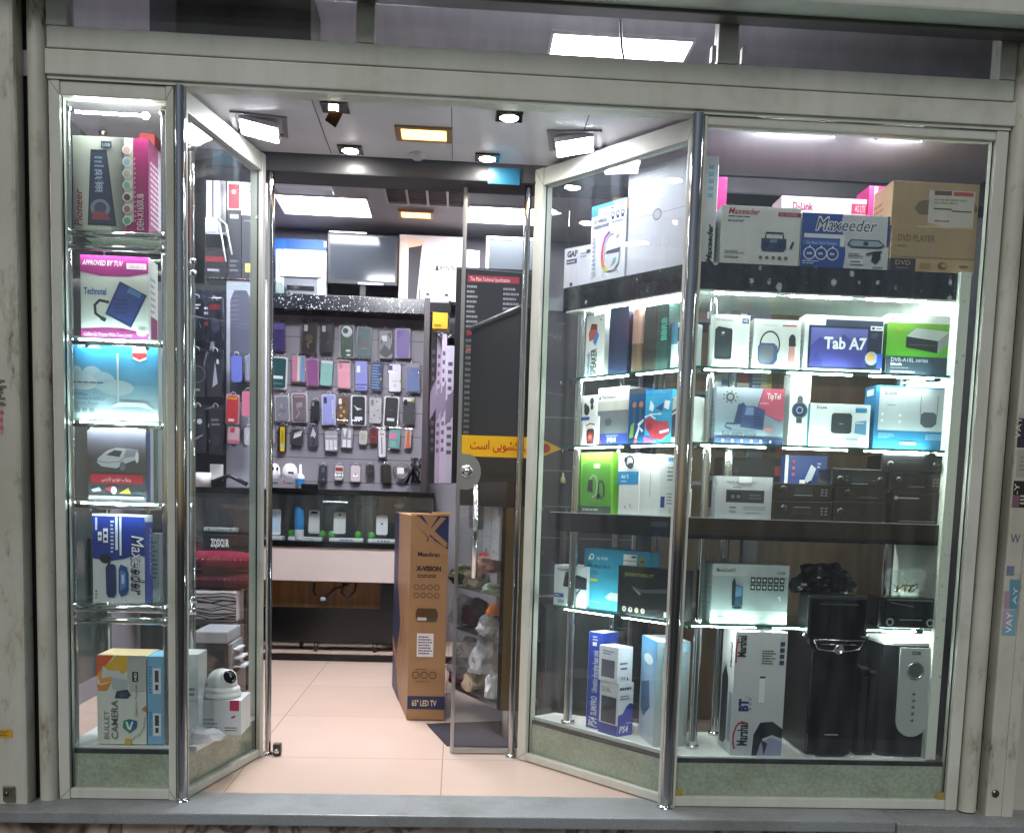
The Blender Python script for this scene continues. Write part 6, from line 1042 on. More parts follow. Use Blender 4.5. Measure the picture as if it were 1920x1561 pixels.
H('salmon pink phone case, second row', 631, 670, 658, 729, '#dc9aa8', '#b0a0a4', [Rr(0, .92, 1, 1, '#4a4448')], '#c98896')
H('periwinkle phone case with a printed label, second row', 663, 670, 691, 734, '#8c90d0', None, [Rr(.12, .62, .4, .84, '#e4e6f2'), Rr(0, .18, 1, .22, '#4a4c7c'), ('d', .1, .04, .9, .14, 1, '#5a5ea0')], False)
H('navy patterned phone case with pale blocks, second row', 695, 673, 720, 734, '#223a66', None, [('d', .05, .05, .95, .95, 9, '#7d9cc4'), ('e', .9, .42, .08, .05, '#b8c83a')], False)
H('white phone case with blue sticker, second row', 726, 676, 754, 736, '#e4e0e8', None, [Rr(0, .78, .3, .95, '#2f4490'), ('d', .25, .36, .75, .4, 1, '#7d7d88'), ('o', .5, .22, .05, .015, '#7d7d88'), ('e', .95, .38, .08, .05, '#c2c83a')], False)
H('steel blue phone case, last in the second row', 759, 677, 788, 736, '#6476a6', '#8f8f98', [Rr(0, .9, 1, 1, '#9a8f9a')], '#8f86a0')
H('smoky clear phone case in a pale frame, first in the third row', 514, 737, 543, 790, '#83838c', '#c9c6cc', [('l', [(.2, .2), (.5, .4), (.4, .7)], .03, '#b9b9c2'), ('e', .5, .4, .3, .1, '#74747c')], False)
H('smoky patterned phone case in a pale frame, third row', 545, 732, 576, 791, '#6f666c', '#cdc6cc', [('e', .5, .6, .25, .1, '#9a8c92'), ('l', [(.2, .1), (.5, .3), (.3, .5), (.7, .7)], .03, '#b0a6aa'), Rr(.1, .88, .9, .95, '#b08a90')], False)
H('black phone case behind a thin black strip, third row', 582, 746, 601, 790, '#15161b', None, [('e', .5, .5, .3, .2, '#1f2027')], '#8d8d96')
H('lilac phone case with black camera ring, third row', 602, 734, 629, 797, '#9a9ed8', '#c9cade', [Rr(.78, .2, .95, .85, '#c3c6e6'), ('e', .9, .3, .1, .05, '#b8c83a')], '#4a4c6a')
H('leopard spotted phone case, third row', 631, 737, 656, 796, '#6a5138', None, [('e', .3, .6, .12, .05, '#c9a36a'), ('e', .6, .45, .14, .06, '#c49a5c'), ('e', .35, .3, .14, .05, '#c9a36a'), ('e', .7, .2, .12, .05, '#b98f54'), ('e', .6, .7, .1, .04, '#2a1f18'), ('e', .5, .35, .07, .03, '#2a1f18'), ('e', .3, .15, .1, .04, '#2a1f18')], '#e4e2e2')
H('black phone case in a white frame with a swoosh print, third row', 657, 736, 687, 798, '#26262e', '#e8e8ea', [('p', [(.1, .7), (.4, .5), (.8, .56), (.4, .6)], '#c9d0dc'), Rr(.2, .16, .8, .28, '#dfe2ea')], False)
H('grey marbled phone case, third row', 690, 739, 718, 795, '#b9b6b8', None, [('e', .2, .7, .05, .03, '#4a4a4e'), ('e', .7, .5, .06, .03, '#55555a'), ('e', .4, .3, .06, .03, '#4a4a4e'), ('e', .85, .2, .05, .03, '#5a5a5e'), ('e', .15, .15, .05, .03, '#5a5a5e'), ('e', .6, .85, .06, .03, '#4a4a4e')], '#8a888c')
H('black phone case in a plain white frame, third row', 720, 738, 750, 801, '#1a1a1f', '#e8e8ea', [Rr(.2, .18, .78, .28, '#dadce2'), ('d', .3, .55, .7, .58, 1, '#6a6a72')], False)
H('charcoal phone case with white header card, last in the third row', 753, 739, 779, 797, '#34373b', None, [Rr(0, .86, 1, 1, '#e6e6e0'), Rr(.75, .84, 1, .95, '#c2b83a')], '#1d1f22')
g2 = 'small accessories hanging on the back wall'
kw = dict(grp=g2, name='hanging_accessory', cat='accessory', lens=False)
H('yellow and black battery stick pack, fourth row', 521, 793, 539, 849, '#1d1b16', None, [Rr(.2, .04, .8, .97, '#d6b81e'), Tt(.66, .4, .3, 'POWER KIT', '#2a2614', rot=90, w=.45), Rr(.25, .18, .75, .3, '#b8bcc0'), ('e', .5, .1, .18, .05, '#e8d24a')], **kw)
H('white folded charger card in a clear bag, fourth row', 545, 800, 572, 836, '#3a383c', None, [('p', [(.15, .4), (.8, .6), (.9, .95), (.25, .75)], '#ddd9dc'), ('l', [(.3, .7), (.8, .85)], .04, '#6a676a')], **kw)
H('black cable in a clear bag, fourth row', 576, 794, 598, 838, '#4a4a56', None, [('p', [(.2, .5), (.5, .95), (.8, .6), (.6, .4)], '#c8cad2'), ('l', [(.4, .5), (.6, .3), (.4, .15), (.7, .05)], .08, '#16161a')], **kw)
H('row of white chargers in a clear bag, fourth row', 606, 802, 635, 847, '#a8a4a8', None, [Rr(.05, .05, .3, .55, '#e6e4e6'), Rr(.36, .05, .62, .55, '#e6e4e6'), Rr(.68, .05, .95, .55, '#dcdadc'), Rr(.05, .7, .95, .76, '#d8d6d8')], **kw)
H('white adapters in a clear bag, fourth row', 638, 796, 665, 841, '#98949a', None, [('p', [(.1, .95), (.3, .5), (.5, .95)], '#dfdde0'), Rr(.15, .02, .46, .4, '#e8e6e8'), Rr(.55, .02, .86, .4, '#e8e6e8'), Rr(.6, .5, .85, .9, '#d6d4d6')], **kw)
H('cream paper card, fourth row', 672, 803, 691, 834, '#c6c1b8', None, [('d', .2, .3, .8, .8, 4, '#a39d92')], **kw)
H('dark red booklet, fourth row', 691, 799, 708, 833, '#6a1520', None, [Rr(.1, .4, .9, .5, '#8c3038')], **kw)
H('tall white stylus box, fourth row', 707, 800, 724, 858, '#e4e0e2', None, [Rr(.42, .12, .54, .75, '#2a2a2e'), Rr(.2, .82, .8, .86, '#a03a44'), ('d', .2, .9, .7, .94, 1, '#55555a')], **kw)
H('pink and aqua card pack, fourth row', 727, 800, 753, 842, '#6ba3a0', None, [Rr(.05, .5, .7, .8, '#d878a4'), ('d', .1, .1, .9, .4, 3, '#a4ccc8')], **kw)
H('orange cable in a clear bag, fourth row', 758, 802, 774, 841, '#b9a49c', None, [('p', [(.3, .3), (.35, .95), (.7, .95), (.75, .3)], '#d6602c'), Rr(.2, .05, .85, .28, '#e0663a')], **kw)
H('grey earphone pack at the left edge, fourth row', 499, 800, 517, 832, '#a4a2a8', None, [Rr(.2, .3, .8, .9, '#d4d2d6'), ('l', [(.3, .1), (.7, .2)], .06, '#6e7a4a')], **kw)
H('dark grey car key fob in a clear bag, bottom row', 597, 868, 616, 906, '#3c3c42', None, [('e', .5, .75, .2, .16, '#6a6a70'), ('e', .6, .2, .06, .06, '#b9b9be')], **kw)
H('white and red card with two small black squares, bottom row', 627, 868, 646, 901, '#e2dcdc', None, [Rr(.05, .6, .95, .85, '#b02a30'), Rr(.15, .2, .45, .48, '#22232c'), Rr(.6, .2, .85, .48, '#22232c')], **kw)
H('pale pink earphone box, bottom row', 656, 868, 678, 904, '#e4d4d8', None, [('l', [(.45, .35), (.5, .55), (.55, .35)], .05, '#8f7d82'), ('d', .3, .72, .7, .76, 1, '#a8969a')], **kw)
H('small black earphone case, bottom row', 684, 868, 703, 894, '#2b2428', None, [Rr(.1, .45, .9, .5, '#504449')], **kw)
H('black round pouch, bottom row', 711, 866, 735, 906, '#131315', None, [('e', .5, .6, .4, .3, '#1e1e21'), ('d', .35, .6, .65, .66, 1, '#5a5a5e')], **kw)
m = MB()
for k in range(5): m.tube([(.058 * math.cos(a) * (1 - .04 * k), -.006 * k, .058 * math.sin(a)) for a in [x * .35 for x in range(19)]], .004, '#2a2024' if k % 2 else '#8a8288')
m.rbox(-.03, .02, -.045, -.04, -.025, .02, .002, '#e0dcd6', 'card'); q = at(753, 882, YH); tag(m.obj('cable_roll', None, (q.x, YH, q.z)), 'coiled brown cable with white tag, bottom row of the case wall', 'cable')
m = MB()
for k in range(9):
    s = random.Random(k + 40); c = s.uniform(0, .08); m.tube([(c, 0, .1), (c + s.uniform(-.05, .05), s.uniform(-.03, .0), .05), (c + s.uniform(-.04, .04), s.uniform(-.03, .02), 0), (c + s.uniform(-.06, .06), s.uniform(-.03, .0), -.08)], .006, '#121214')
q = at(770, 885, YH); tag(m.obj('cable_bundle', None, (q.x, YH - .02, q.z)), 'bundle of black cables at the right end of the bottom row', 'cable')
# row on the counter at the wall
YI = 3.6; zt2 = zt + .0008
a, b = at(498, 912, YI), at(557, 897, YI); hb = b.z - zt2
m = MB().rbox(0, b.x - a.x, 0, .14, 0, hb, .003, '#8d8a92', 'card'); m.decal((0, 0, 0), (1, 0, 0), (0, 0, 1), b.x - a.x, hb, [('d', .15, .3, .5, .7, 1, '#2a2a30'), Rr(.55, .45, .62, .75, '#b04a50'), ('d', .66, .35, .9, .7, 1, '#55555c')])
tag(m.obj('grey_carton_tray', None, (a.x, YI, zt2)), 'long low grey carton under the two white rounded gadgets', 'carton')
for k, (u0, u1, lab, face) in enumerate(((501, 523, 'white rounded gadget with two dark oval eyes on the grey carton', 1), (526, 556, 'white domed cap shaped gadget on the grey carton', 0))):
    a, b = at(u0, 897, YI), at(u1, 868, YI); w, h = b.x - a.x, b.z - (zt2 + hb)
    t = thing('white_gadget', lab, 'gadget', ((a.x + b.x) / 2, YI + .06, zt2 + hb + .0005))
    r = w / 2; m = MB().lathe([(0, 0), (r, 0), (r * 1.0, h * .35), (r * .88, h * .7), (r * .55, h * .93), (0, h)], col='#ece9ee', n=22); m.obj('shell', t)
    m = MB()
    if face:
        for x in (-.0, .03): m.ball((x - .005, -r * .97, h * .62), .011, '#1a1a20', 'gloss', 2, sc=(.7, .5, 1.3)); 
        m.obj('eyes', t)
    else: m.rbox(-.005, .035, -r - .001, -r + .012, h * .32, h * .44, .002, '#33333c', 'plastic'); m.obj('badge', t)
q = at(564, 898, YI); t = thing('small_bottle', 'small white bottle with blue label beside the domed gadget', 'bottle', (q.x, YI - .02, zt2)); h = at(564, 870, YI).z - zt2
MB().lathe([(0, 0), (.03, 0), (.03, h * .5), (.012, h * .62)], col='#d9e2ee').obj('body', t); MB().lathe([(.0305, h * .12), (.0305, h * .4)], col='#3c7cc0').obj('label_band', t); MB().lathe([(.011, h * .621), (.008, h * .98), (0, h)], col='#f0f0f2', n=12).obj('cap', t)
q = at(570, 911, YI); tag(MB().rbox(0, .12, 0, .06, 0, .035, .01, '#1c1c20', 'fabric').obj('black_pouch', None, (q.x - .02, YI - .05, zt2)), 'flat black pouch on the counter under the small bottle', 'pouch')

# ---- goods on the granite bulkhead
ZB = vb_ + .0006; YG = YV + .04
a, b = at(501, 547, YG + .1), at(612, 449, YG + .1)
tag(MB().rbox(0, b.x - a.x, 0, .14, 0, b.z - ZB, .002, '#25509a', 'card').decal((0, 0, 0), (1, 0, 0), (0, 0, 1), b.x - a.x, b.z - ZB, [('g', 0, 0, 1, 1, '#1b3a7c', '#2f66b4', 'v'), ('p', [(.02, .62), (.05, .72), (.08, .62)], '#d8e4f4'), Rr(.12, .7, .3, .98, '#3a74c0'), Rr(.95, .88, 1, .98, '#d8e0ec')]).obj('blue_console_carton', None, (a.x, YG + .12, ZB)), 'deep blue carton standing behind the white printer', 'carton')
a, b = at(516, 547, YG), at(612, 468, YG); w, h = b.x - a.x, b.z - ZB
t = thing('laser_printer', 'white laser printer with dark paper slot on the granite shelf', 'printer', (a.x, YG, ZB))
m = MB(); m.rbox(0, .06, 0, .11, 0, h * .97, .008, '#dcdade', 'plastic'); m.rbox(w - .06, w, 0, .11, 0, h * .97, .008, '#dcdade', 'plastic'); m.rbox(.06, w - .06, .02, .11, h * .4, h * .93, .004, '#dcdade', 'plastic'); m.obj('body', t)
m = MB().rbox(.03, w - .03, -.012, .0195, h * .38, h * .93, .008, '#e8e6ea', 'plastic'); m.decal((.03, -.012, h * .38), (1, 0, 0), (0, 0, 1), w - .06, h * .55, [Rr(.48, .8, .53, .86, '#3a3a42'), ('d', .42, .14, .58, .18, 1, '#8d8d94')]); m.obj('front_cover', t)
m = MB().rbox(.061, w - .061, .0, .1, .004, h * .37, .004, '#6b6f78', 'plastic'); m.rbox(.08, w - .08, -.004, -.0005, .03, h * .2, .002, '#1d1e22', 'gloss'); m.obj('paper_slot', t)
m = MB().rbox(.05, w - .05, .02, .11, h * .935, h * .99, .004, '#cbc9ce', 'plastic'); m.obj('lid', t)
a, b = at(613, 549, YG), at(747, 442, YG); w, h = b.x - a.x, b.z - ZB
t = thing('computer_monitor', 'black computer monitor with blank grey screen between printer and white console box', 'monitor', (a.x, YG, ZB))
m = MB().rbox(0, w, 0, .035, h * .2, h, .006, '#232128', 'plastic'); ho_ = m.obj('housing', t)
m = MB(); m.decal((.02, -.0002, h * .27), (1, 0, 0), (0, 0, 1), w - .04, h * .69, [('g', 0, 0, 1, 1, '#33373d', '#3b4047', 'v')], 'gloss'); m.obj('screen', ho_)
m = MB().rbox(w * .46, w * .55, .01, .03, .012, h * .2, .003, '#1c1b20', 'plastic'); m.obj('stand_neck', t); m = MB().lathe([(0, 0), (.09, 0), (.09, .004), (.02, .012), (0, .012)], (w * .5, .05, 0), '#1c1b20'); m.obj('stand_foot', t)
m = MB().rbox(w * .44, w * .8, -.012, -.001, h * .2, h * .235, .002, '#cfccd2', 'plastic'); m.obj('label_strip', ho_); m = MB().rbox(0.01, w * .55, -.004, .03, h + .0005, h + .012, .002, '#dcdade', 'plastic'); m.obj('top_strip', t)
a, b = at(746, 552, YG + .02), at(872, 441, YG + .02); w, h = b.x - a.x, b.z - ZB
carton('white_console_carton', 'large white console carton with tall dark stripe picture and small black lettering', 'carton', 747, 872, 552, 442, Y_(YG + .02), ZB, .12, '#e4d8da', [('p', [(.0, 0), (.14, 0), (.1, .95), (.02, .97)], '#dcc8bc'), ('p', [(.14, 0), (.27, 0), (.34, .86), (.3, .9), (.14, .82)], '#34303a'), ('p', [(.1, .9), (.14, .8), (.32, .84), (.38, .92), (.12, .98)], '#e6c8b0'), ('p', [(.28, 0), (.36, .84), (.32, 0)], '#f0e6e8'), Tt(.62, .48, .07, 'PS5', '#3a343c', w=.22), ('p', [(.54, .47), (.57, .58), (.6, .47)], '#3a343c'), Rr(.31, .02, .325, .18, '#3a343c'), ('p', [(.4, .04), (.46, .1), (.72, .1), (.78, .02), (.7, .06), (.48, .06)], '#d6cace'), ('e', .44, .1, .03, .02, '#3a343c'), ('e', .72, .1, .03, .02, '#3a343c')], jit=0)

# ================================================================== RIGHT SIDE OF THE SHOP
# tall television carton on the floor by the counter
P0, P1 = atz(763, 1349, 0), atz(833, 1346, 0); Pt = Y_(P0.y)
w = P1.x - P0.x; h = Pt.hit(798, 966).z; dep = 1.0
far = atz(733, 1280, 0); rz = math.atan2(far.y - P0.y, far.x - P0.x) - math.pi / 2
t = thing('television_carton', 'tall brown and navy carton for a 65 inch television standing on the tiles', 'carton', (P0.x, P0.y, 0), 0)
m = MB().rbox(0, w, 0, .9, .001, h, .004, '#94714f', 'card'); B = '#252a4d'
sh = Matrix(((1, (far.x - P0.x) / (far.y - P0.y), 0, 0), (0, 1, 0, 0), (0, 0, 1, 0), (0, 0, 0, 1)))
m.decal((0, 0, 0), (1, 0, 0), (0, 0, 1), w, h, [Rr(0, .055, 1, .12, B), Tt(.12, .072, .028, '65" LED TV', '#c9b493', w=.66, bold=.02), ('p', [(0, 1), (.14, 1), (.42, .93), (.46, .93), (.46, .955), (.3, 1), (.72, 1), (.52, .94), (.5, .9), (1, .855), (1, 1)], B) , ('p', [(.03, .975), (.42, .905), (.48, .895), (.46, .875), (.42, .88), (.46, .893)], '#2b2a3c'), ('p', [(.6, .885), (1, .84), (1, .85), (.64, .9)], '#2b2a3c'), ('p', [(.2, .995), (.98, .87), (.92, .85), (.1, .97)], '#94714f'), ('p', [(.55, .91), (.92, .99), (.78, .995), (.48, .925)], '#94714f'),
   Tt(.2, .805, .02, 'Maadiran', '#3a2c26', w=.58, bold=.02), Tt(.16, .735, .022, 'X-VISION', '#33262a', w=.66, bold=.05), ('d', .2, .7, .76, .718, 2, '#43302a')] + [('o', .18 + .18 * i, .655, .013, .003, '#4a3527') for i in range(4)] + [('o', .18 + .18 * i, .615, .013, .003, '#4a3527') for i in range(4)] +
   [('p', [(.17, .51), (.22, .49), (.7, .49), (.76, .51), (.76, .53), (.7, .552), (.22, .552), (.17, .53)], '#4f3420'), Rr(.22, .493, .46, .508, '#b9b9b4'), Rr(.48, .493, .7, .505, '#2f4a3a'), Rr(.22, .315, .66, .43, '#d8d2d4'), ('d', .26, .325, .64, .42, 7, '#4a4660'), ('o', .2, .225, .018, .004, '#4a3527'), ('o', .43, .225, .018, .004, '#4a3527'), ('o', .66, .225, .018, .004, '#4a3527'), ('d', .2, .25, .6, .258, 1, '#4a3527'), ('d', .2, .19, .6, .197, 2, '#4a3527')])
m.decal((0, .9, 0), (0, -1, 0), (0, 0, 1), .9, h, [Rr(0, 0, .3, 1, B), ('p', [(.3, .25), (.5, .42), (.3, .62)], B), ('p', [(.3, 0), (.5, .0), (.3, .12)], B), Rr(.45, .12, 1, .18, B) if 0 else Rr(.96, .0, 1, .04, '#8c5c32'), ('l', [(.5, .3), (.72, .48)], .01, '#1f1f30'), ('l', [(.56, .04), (.84, .42)], .006, '#1f1f30'), ('p', [(0, .3), (.25, .25), (.45, .15), (.45, .1), (0, .24)], '#94714f')])
m.xf(sh); m.obj('box', t)
m = MB(); m.prism([(.0, .004), (w * .98, -.006), (w * 1.02, .08), (.0, .09)], h + .001, h + .008, '#b98a5c', 'card'); m.prism([(w * .55, .0), (w * 1.06, -.012), (w * 1.05, .03), (w * .6, .03)], h + .0085, h + .018, '#c89a6c', 'card'); m.obj('lid_flap', t)

# glass fronted side counter with wooden end
Zc = .13; C1 = atz(938, 1331, Zc); C2 = atz(846, 1288, Zc); C3 = atz(972, 1333, Zc)
zt3 = Pl(C1.xy, C2.xy).hit(930, 903).z
t = thing('side_counter', 'glass fronted side counter with brown wooden end panel and steel leg', 'counter', (C1.x, C1.y, 0))
L_ = lambda p, z: (p.x - C1.x, p.y - C1.y)
e1 = Vector((0, 0)); e2 = C2.xy - C1.xy; e3 = C3.xy - C1.xy; d2 = e2.normalized(); bk = Vector((.35, .30)); 
m = MB().prism([tuple(e1), tuple(e3), tuple(e3 + bk), tuple(e2 + bk), tuple(e2 + d2 * .9), tuple(e2)][::1] if 0 else [(e1.x, e1.y), (e3.x, e3.y), (e3.x + .1, e3.y + 1.6), (e2.x + .05, e2.y + 1.6), (e2.x, e2.y)], zt3 - .115, zt3, mat='fine_granite'); m.obj('top_band', t)
m = MB().prism([(e1.x, e1.y), (e3.x, e3.y), (e3.x + .02, e3.y + .35), (e1.x + .02, e1.y + .35)], Zc, zt3 - .116, mat='olive_wood'); m.obj('end_panel', t)
n2 = Vector((d2.y, -d2.x)); n2 = n2 if n2.y > 0 else -n2
ln = e2.length
def along(s, off=0.0): q = d2 * (ln * s) + n2 * off; return q
def slab2(s0, s1, o0, o1, z0, z1, mat, nm, col='#ffffff'):
    q = [along(s0, o0), along(s1, o0), along(s1, o1), along(s0, o1)]
    area = sum(q[i].x * q[(i + 1) % 4].y - q[(i + 1) % 4].x * q[i].y for i in range(4)); q = q if area > 0 else q[::-1]
    return MB().prism([tuple(p) for p in q], z0, z1, col, mat).obj(nm, t)
slab2(.0, .06, -.002, .012, Zc, zt3 - .116, 'black_laminate', 'front_edge')
slab2(.06, 1.0, .002, .006, Zc + .02, zt3 - .116, 'window_glass', 'glass_front')
slab2(.06, 1.0, .0, .32, Zc, Zc + .019, 'steel', 'bottom_shelf')
slab2(.06, 1.3, .33, .34, Zc, zt3 - .116, 'matte', 'back_board', '#6d6c6b')
m = MB().cyl((e3.x * .45, e3.y * .45 + .02, .002), .027, Zc - .004, mat='steel'); m.obj('leg', t)
Pc = lambda off: Pl((C1.xy + n2 * off), (C1.xy + n2 * off + d2))
def clut(name, label, cat, u, v, off, r, col, mat, seed, sc_=(1, 1, 1), amp=.45, zf=None):
    """a crumpled thing in the side counter, its middle at photo pixel u, v"""
    q = Pc(off).hit(u, v); z = q.z if zf is None else zf + r * sc_[2] * .6
    return tag(MB().ball((0, 0, 0), r, col, mat, 3, amp, seed, sc_, flat=r * .6).obj(name, None, (q.x, q.y, z)), label, cat)
z1 = Zc + .0195
clut('plastic_bag', 'crumpled white plastic bag heaped at the right of the bottom of the side counter', 'bag', 912, 1240, .06, .085, '#d8d8dc', 'white_bag', 2, (1, .8, 1.2))
clut('plastic_bag', 'cloudy plastic bag at the middle of the side counter floor', 'bag', 885, 1228, .1, .085, '#d8d8dc', 'white_bag', 5)
clut('pink_roll', 'pink and clear rolled plastic at the bottom left of the side counter', 'wrapping', 866, 1258, .05, .065, '#a8688c', 'white_bag', 7, (1.1, .8, 1.0))
clut('magenta_bundle', 'magenta bundle under the rolled plastic in the side counter', 'bundle', 862, 1285, .05, .05, '#c0407a', 'matte', 29, zf=z1)
clut('cream_bundle', 'cream paper bundle at the bottom of the side counter', 'bundle', 893, 1285, .05, .06, '#c9b49c', 'matte', 9, zf=z1)
clut('white_paper_heap', 'white folded paper at the front of the bottom of the side counter', 'paper', 925, 1295, .03, .06, '#d9d9dd', 'matte', 31, (.7, .7, 1.3), .6, zf=z1)
Zm = Pc(.05).hit(915, 1190).z; Zu = Pc(.05).hit(905, 1105).z
for zq, nm in ((Zm, 'lower'), (Zu, 'upper')): slab2(.06, 1.0, .012, .3, zq - .008, zq - .002, 'steel', 'inner_shelf')
clut('orange_toy', 'orange plastic connector block on the middle shelf of the side counter', 'toy', 925, 1143, .03, .03, '#e07a1e', 'plastic', 3, (1, .8, 1), .25)
m = MB(); q = Pc(.04).hit(925, 1143)
m.rbox(-.035, .03, -.02, .02, -.02, .005, .004, '#e8821e', 'plastic'); m.rbox(-.01, .035, -.018, .018, .0055, .028, .004, '#d8701a', 'plastic')
tag(m.obj('orange_block', None, (q.x, q.y, q.z - .005)), 'stepped orange plastic block against the orange connector in the side counter', 'toy')
clut('white_gadget_bag', 'bagged white gadget on the middle shelf of the side counter', 'bag', 918, 1175, .05, .06, '#dcdce0', 'white_bag', 12, zf=Zm)
clut('clear_parts_bag', 'clear bag of small parts at the left of the middle shelf of the side counter', 'bag', 868, 1165, .06, .07, '#b9c0c8', 'white_bag', 33, (.9, .8, 1.3), zf=Zm)
clut('dark_red_case', 'dark red soft case at the middle of the side counter', 'case', 892, 1125, .12, .09, '#5c2834', 'fabric', 14, (1.1, .8, 1.0), .2, zf=Zm)
clut('blue_paper_pack', 'pale blue paper pack at the left of the middle shelf', 'pack', 866, 1148, .12, .04, '#8fa0b4', 'matte', 35, (1, .6, 1.4), .3, zf=Zm)
clut('fabric_bundle', 'bundle of pink and tan cloth on the top counter shelf', 'cloth', 913, 1058, .06, .065, '#b5847c', 'fabric', 16, (1.0, 1, .9), .4)
clut('fabric_bundle', 'beige crumpled cloth beside the pink cloth on the top counter shelf', 'cloth', 896, 1075, .07, .06, '#a89a86', 'fabric', 36, (1.1, 1, .9), .5, zf=Zu)
clut('fabric_bundle', 'grey green crumpled cloth lower on the top counter shelf', 'cloth', 922, 1090, .03, .038, '#7d8a78', 'fabric', 18, (1.2, 1, .7), .5, zf=Zu)
clut('red_cloth', 'small red cloth on top of the cloth bundles in the side counter', 'cloth', 908, 1042, .05, .026, '#b0443c', 'fabric', 37, (1, 1, .7), .4)
clut('olive_bundle', 'olive crumpled bundle at the left of the top counter shelf', 'cloth', 868, 1080, .1, .065, '#6f6a52', 'fabric', 38, (1, .8, .9), .5, zf=Zu)
for i, (u0, u1, v0, v1, off, lab) in enumerate(((878, 896, 937, 990, .14, 'small white carton beside the chrome door handle in the side counter'), (905, 922, 942, 1045, .06, 'tall upright white carton in the side counter, farthest from the wooden end'), (920, 935, 950, 1048, .05, 'upright white carton leaning beside the tall one in the side counter'), (929, 937, 968, 1050, .03, 'narrow upright white carton touching the wooden end of the side counter'))):
    P0, P1 = Pc(off).hit(u0, v1), Pc(off).hit(u1, v0); ww = (P1.xy - P0.xy).length; dd = P1.xy - P0.xy
    m = MB().rbox(0, ww, 0, .05, 0, P1.z - P0.z, .002, '#cfd2da', 'card'); m.decal((0, 0, 0), (1, 0, 0), (0, 0, 1), ww, P1.z - P0.z, [('d', .3, .1, .6, .2, 1, '#8a8c98'), ('l', [(.05, .4), (.95, .4)], .01, '#a6a8b4')])
    tag(m.obj('upright_carton', None, tuple(P0), math.atan2(dd.y, dd.x)), lab, 'carton', 'upright white cartons in the side counter')
zq = Pc(.06).hit(915, 1047).z
# dark mat under the counter
a = atz(800, 1357, 0); b = atz(838, 1398, 0); c = atz(930, 1400, 0); tag(MB().prism([(a.x, a.y), (b.x, b.y), (c.x + .1, c.y), (c.x + .1, a.y + .1)], 0.0, .004, '#3c3a40', 'fabric').obj('floor_mat', None, (0, 0, 0)), 'dark grey mat on the tiles under the side counter', 'mat')
# black cartons and televisions on the counter
Pb = Y_(C1.y + .75)
a, b = Pb.hit(846, 905), Pb.hit(990, 503); hh = b.z - zt3
carton('black_specification_carton', 'tall black carton printed with rows of small specifications under red bars', 'carton', 846, 991, 905, 503, Pb, zt3 + .001, .12, '#1c1b1f', [Rr(.15, .935, .8, .965, '#8c2430'), Tt(.18, .94, .018, 'The Main Technical Specification', '#e6c8cc', w=.5), Rr(.15, .69, .8, .715, '#8c2430'), ('d', .14, .72, .3, .925, 9, '#85868c'), ('d', .6, .74, .8, .92, 8, '#85868c'), ('d', .14, .2, .3, .68, 18, '#6a6b72'), Rr(.15, .62, .25, .63, '#c8502c'), ('l', [(0, .996), (1, .985)], .008, '#55555a')], left=[('d', .1, .4, .9, .9, 12, '#4a4a50'), Rr(0, .4, .9, .45, '#6a2a34')], jit=0)
A = at(988, 577, C1.y + .05); Bf = atz(884, 620, A.z); Bf.y = min(Bf.y, C1.y + .72)
t = thing('black_television', 'black flat television leaning along the side counter in front of the specification carton', 'television', (A.x, A.y, zt3 + .0015))
v = Vector((Bf.x - A.x, Bf.y - A.y)); hh = A.z - zt3 - .003; dv = v.normalized(); nv = Vector((dv.y, -dv.x)); nv = nv if nv.x > 0 else -nv
q = [Vector((0, 0)), v, v + nv * .05, nv * .05]; ar = sum(q[i].x * q[(i + 1) % 4].y - q[(i + 1) % 4].x * q[i].y for i in range(4)); q = q if ar > 0 else q[::-1]
MB().prism([tuple(p) for p in q], 0, hh, '#0f0e11', 'screen_black').obj('cabinet', t)
m = MB(); U = (-dv if (-dv).x > 0 else dv); O = v if (-dv).x > 0 else Vector((0, 0)); off = -nv * .003
m.decal((O.x + off.x, O.y + off.y, 0), (U.x, U.y, 0), (0, 0, 1), v.length, hh, [Rr(.03, .05, .97, .95, '#070707')], 'screen_black'); m.obj('screen', t)
m = MB().tube([(q_.x, q_.y, hh + .012) for q_ in (Vector((0, 0)), v * .5, v)], .014, '#2a282b', 'plastic', 10); m.obj('top_edge', t)
for i, (u0, u1, v0, c, lab) in enumerate(((803, 814, 622, '#1a171b', 'thin black flat carton, outermost of the row on the counter'), (814, 823, 632, '#8a7f90', 'thin mauve flat carton in the row on the counter'), (823, 832, 625, '#9c93a4', 'second mauve flat carton, middle of the row on the counter'), (832, 848, 648, '#a9a3b4', 'pale lilac flat carton beside the black specification carton'))):
    carton('flat_carton', lab, 'carton', u0, u1, 908, v0, Y_(C1.y + 1.15 - .06 * i), zt3 + .001, .25, c, [('d', .2, .2, .8, .9, 12, '#4a424e'), ('p', [(0, .6), (1, .7), (1, .5), (0, .42)], '#6a6072')], group='flat cartons standing on edge', jit=0)
a = at(812, 585, C1.y + 1.0); carton('yellow_pack', 'yellow and black pack on top of the row of flat cartons', 'pack', 811, 842, 618, 586, Y_(C1.y + 1.02), at(820, 616, C1.y + 1.02).z, .1, '#b8922a', [Rr(.9, 0, 1, 1, '#2a2420'), ('d', .1, .1, .7, .3, 2, '#6a5418')], jit=0)
carton('black_pack', 'black pack stacked over the yellow one', 'pack', 806, 845, 586, 563, Y_(C1.y + 1.02), at(820, 585.5, C1.y + 1.02).z, .12, '#17171a', [Rr(0, .8, .9, 1, '#8d8d94')], jit=0)
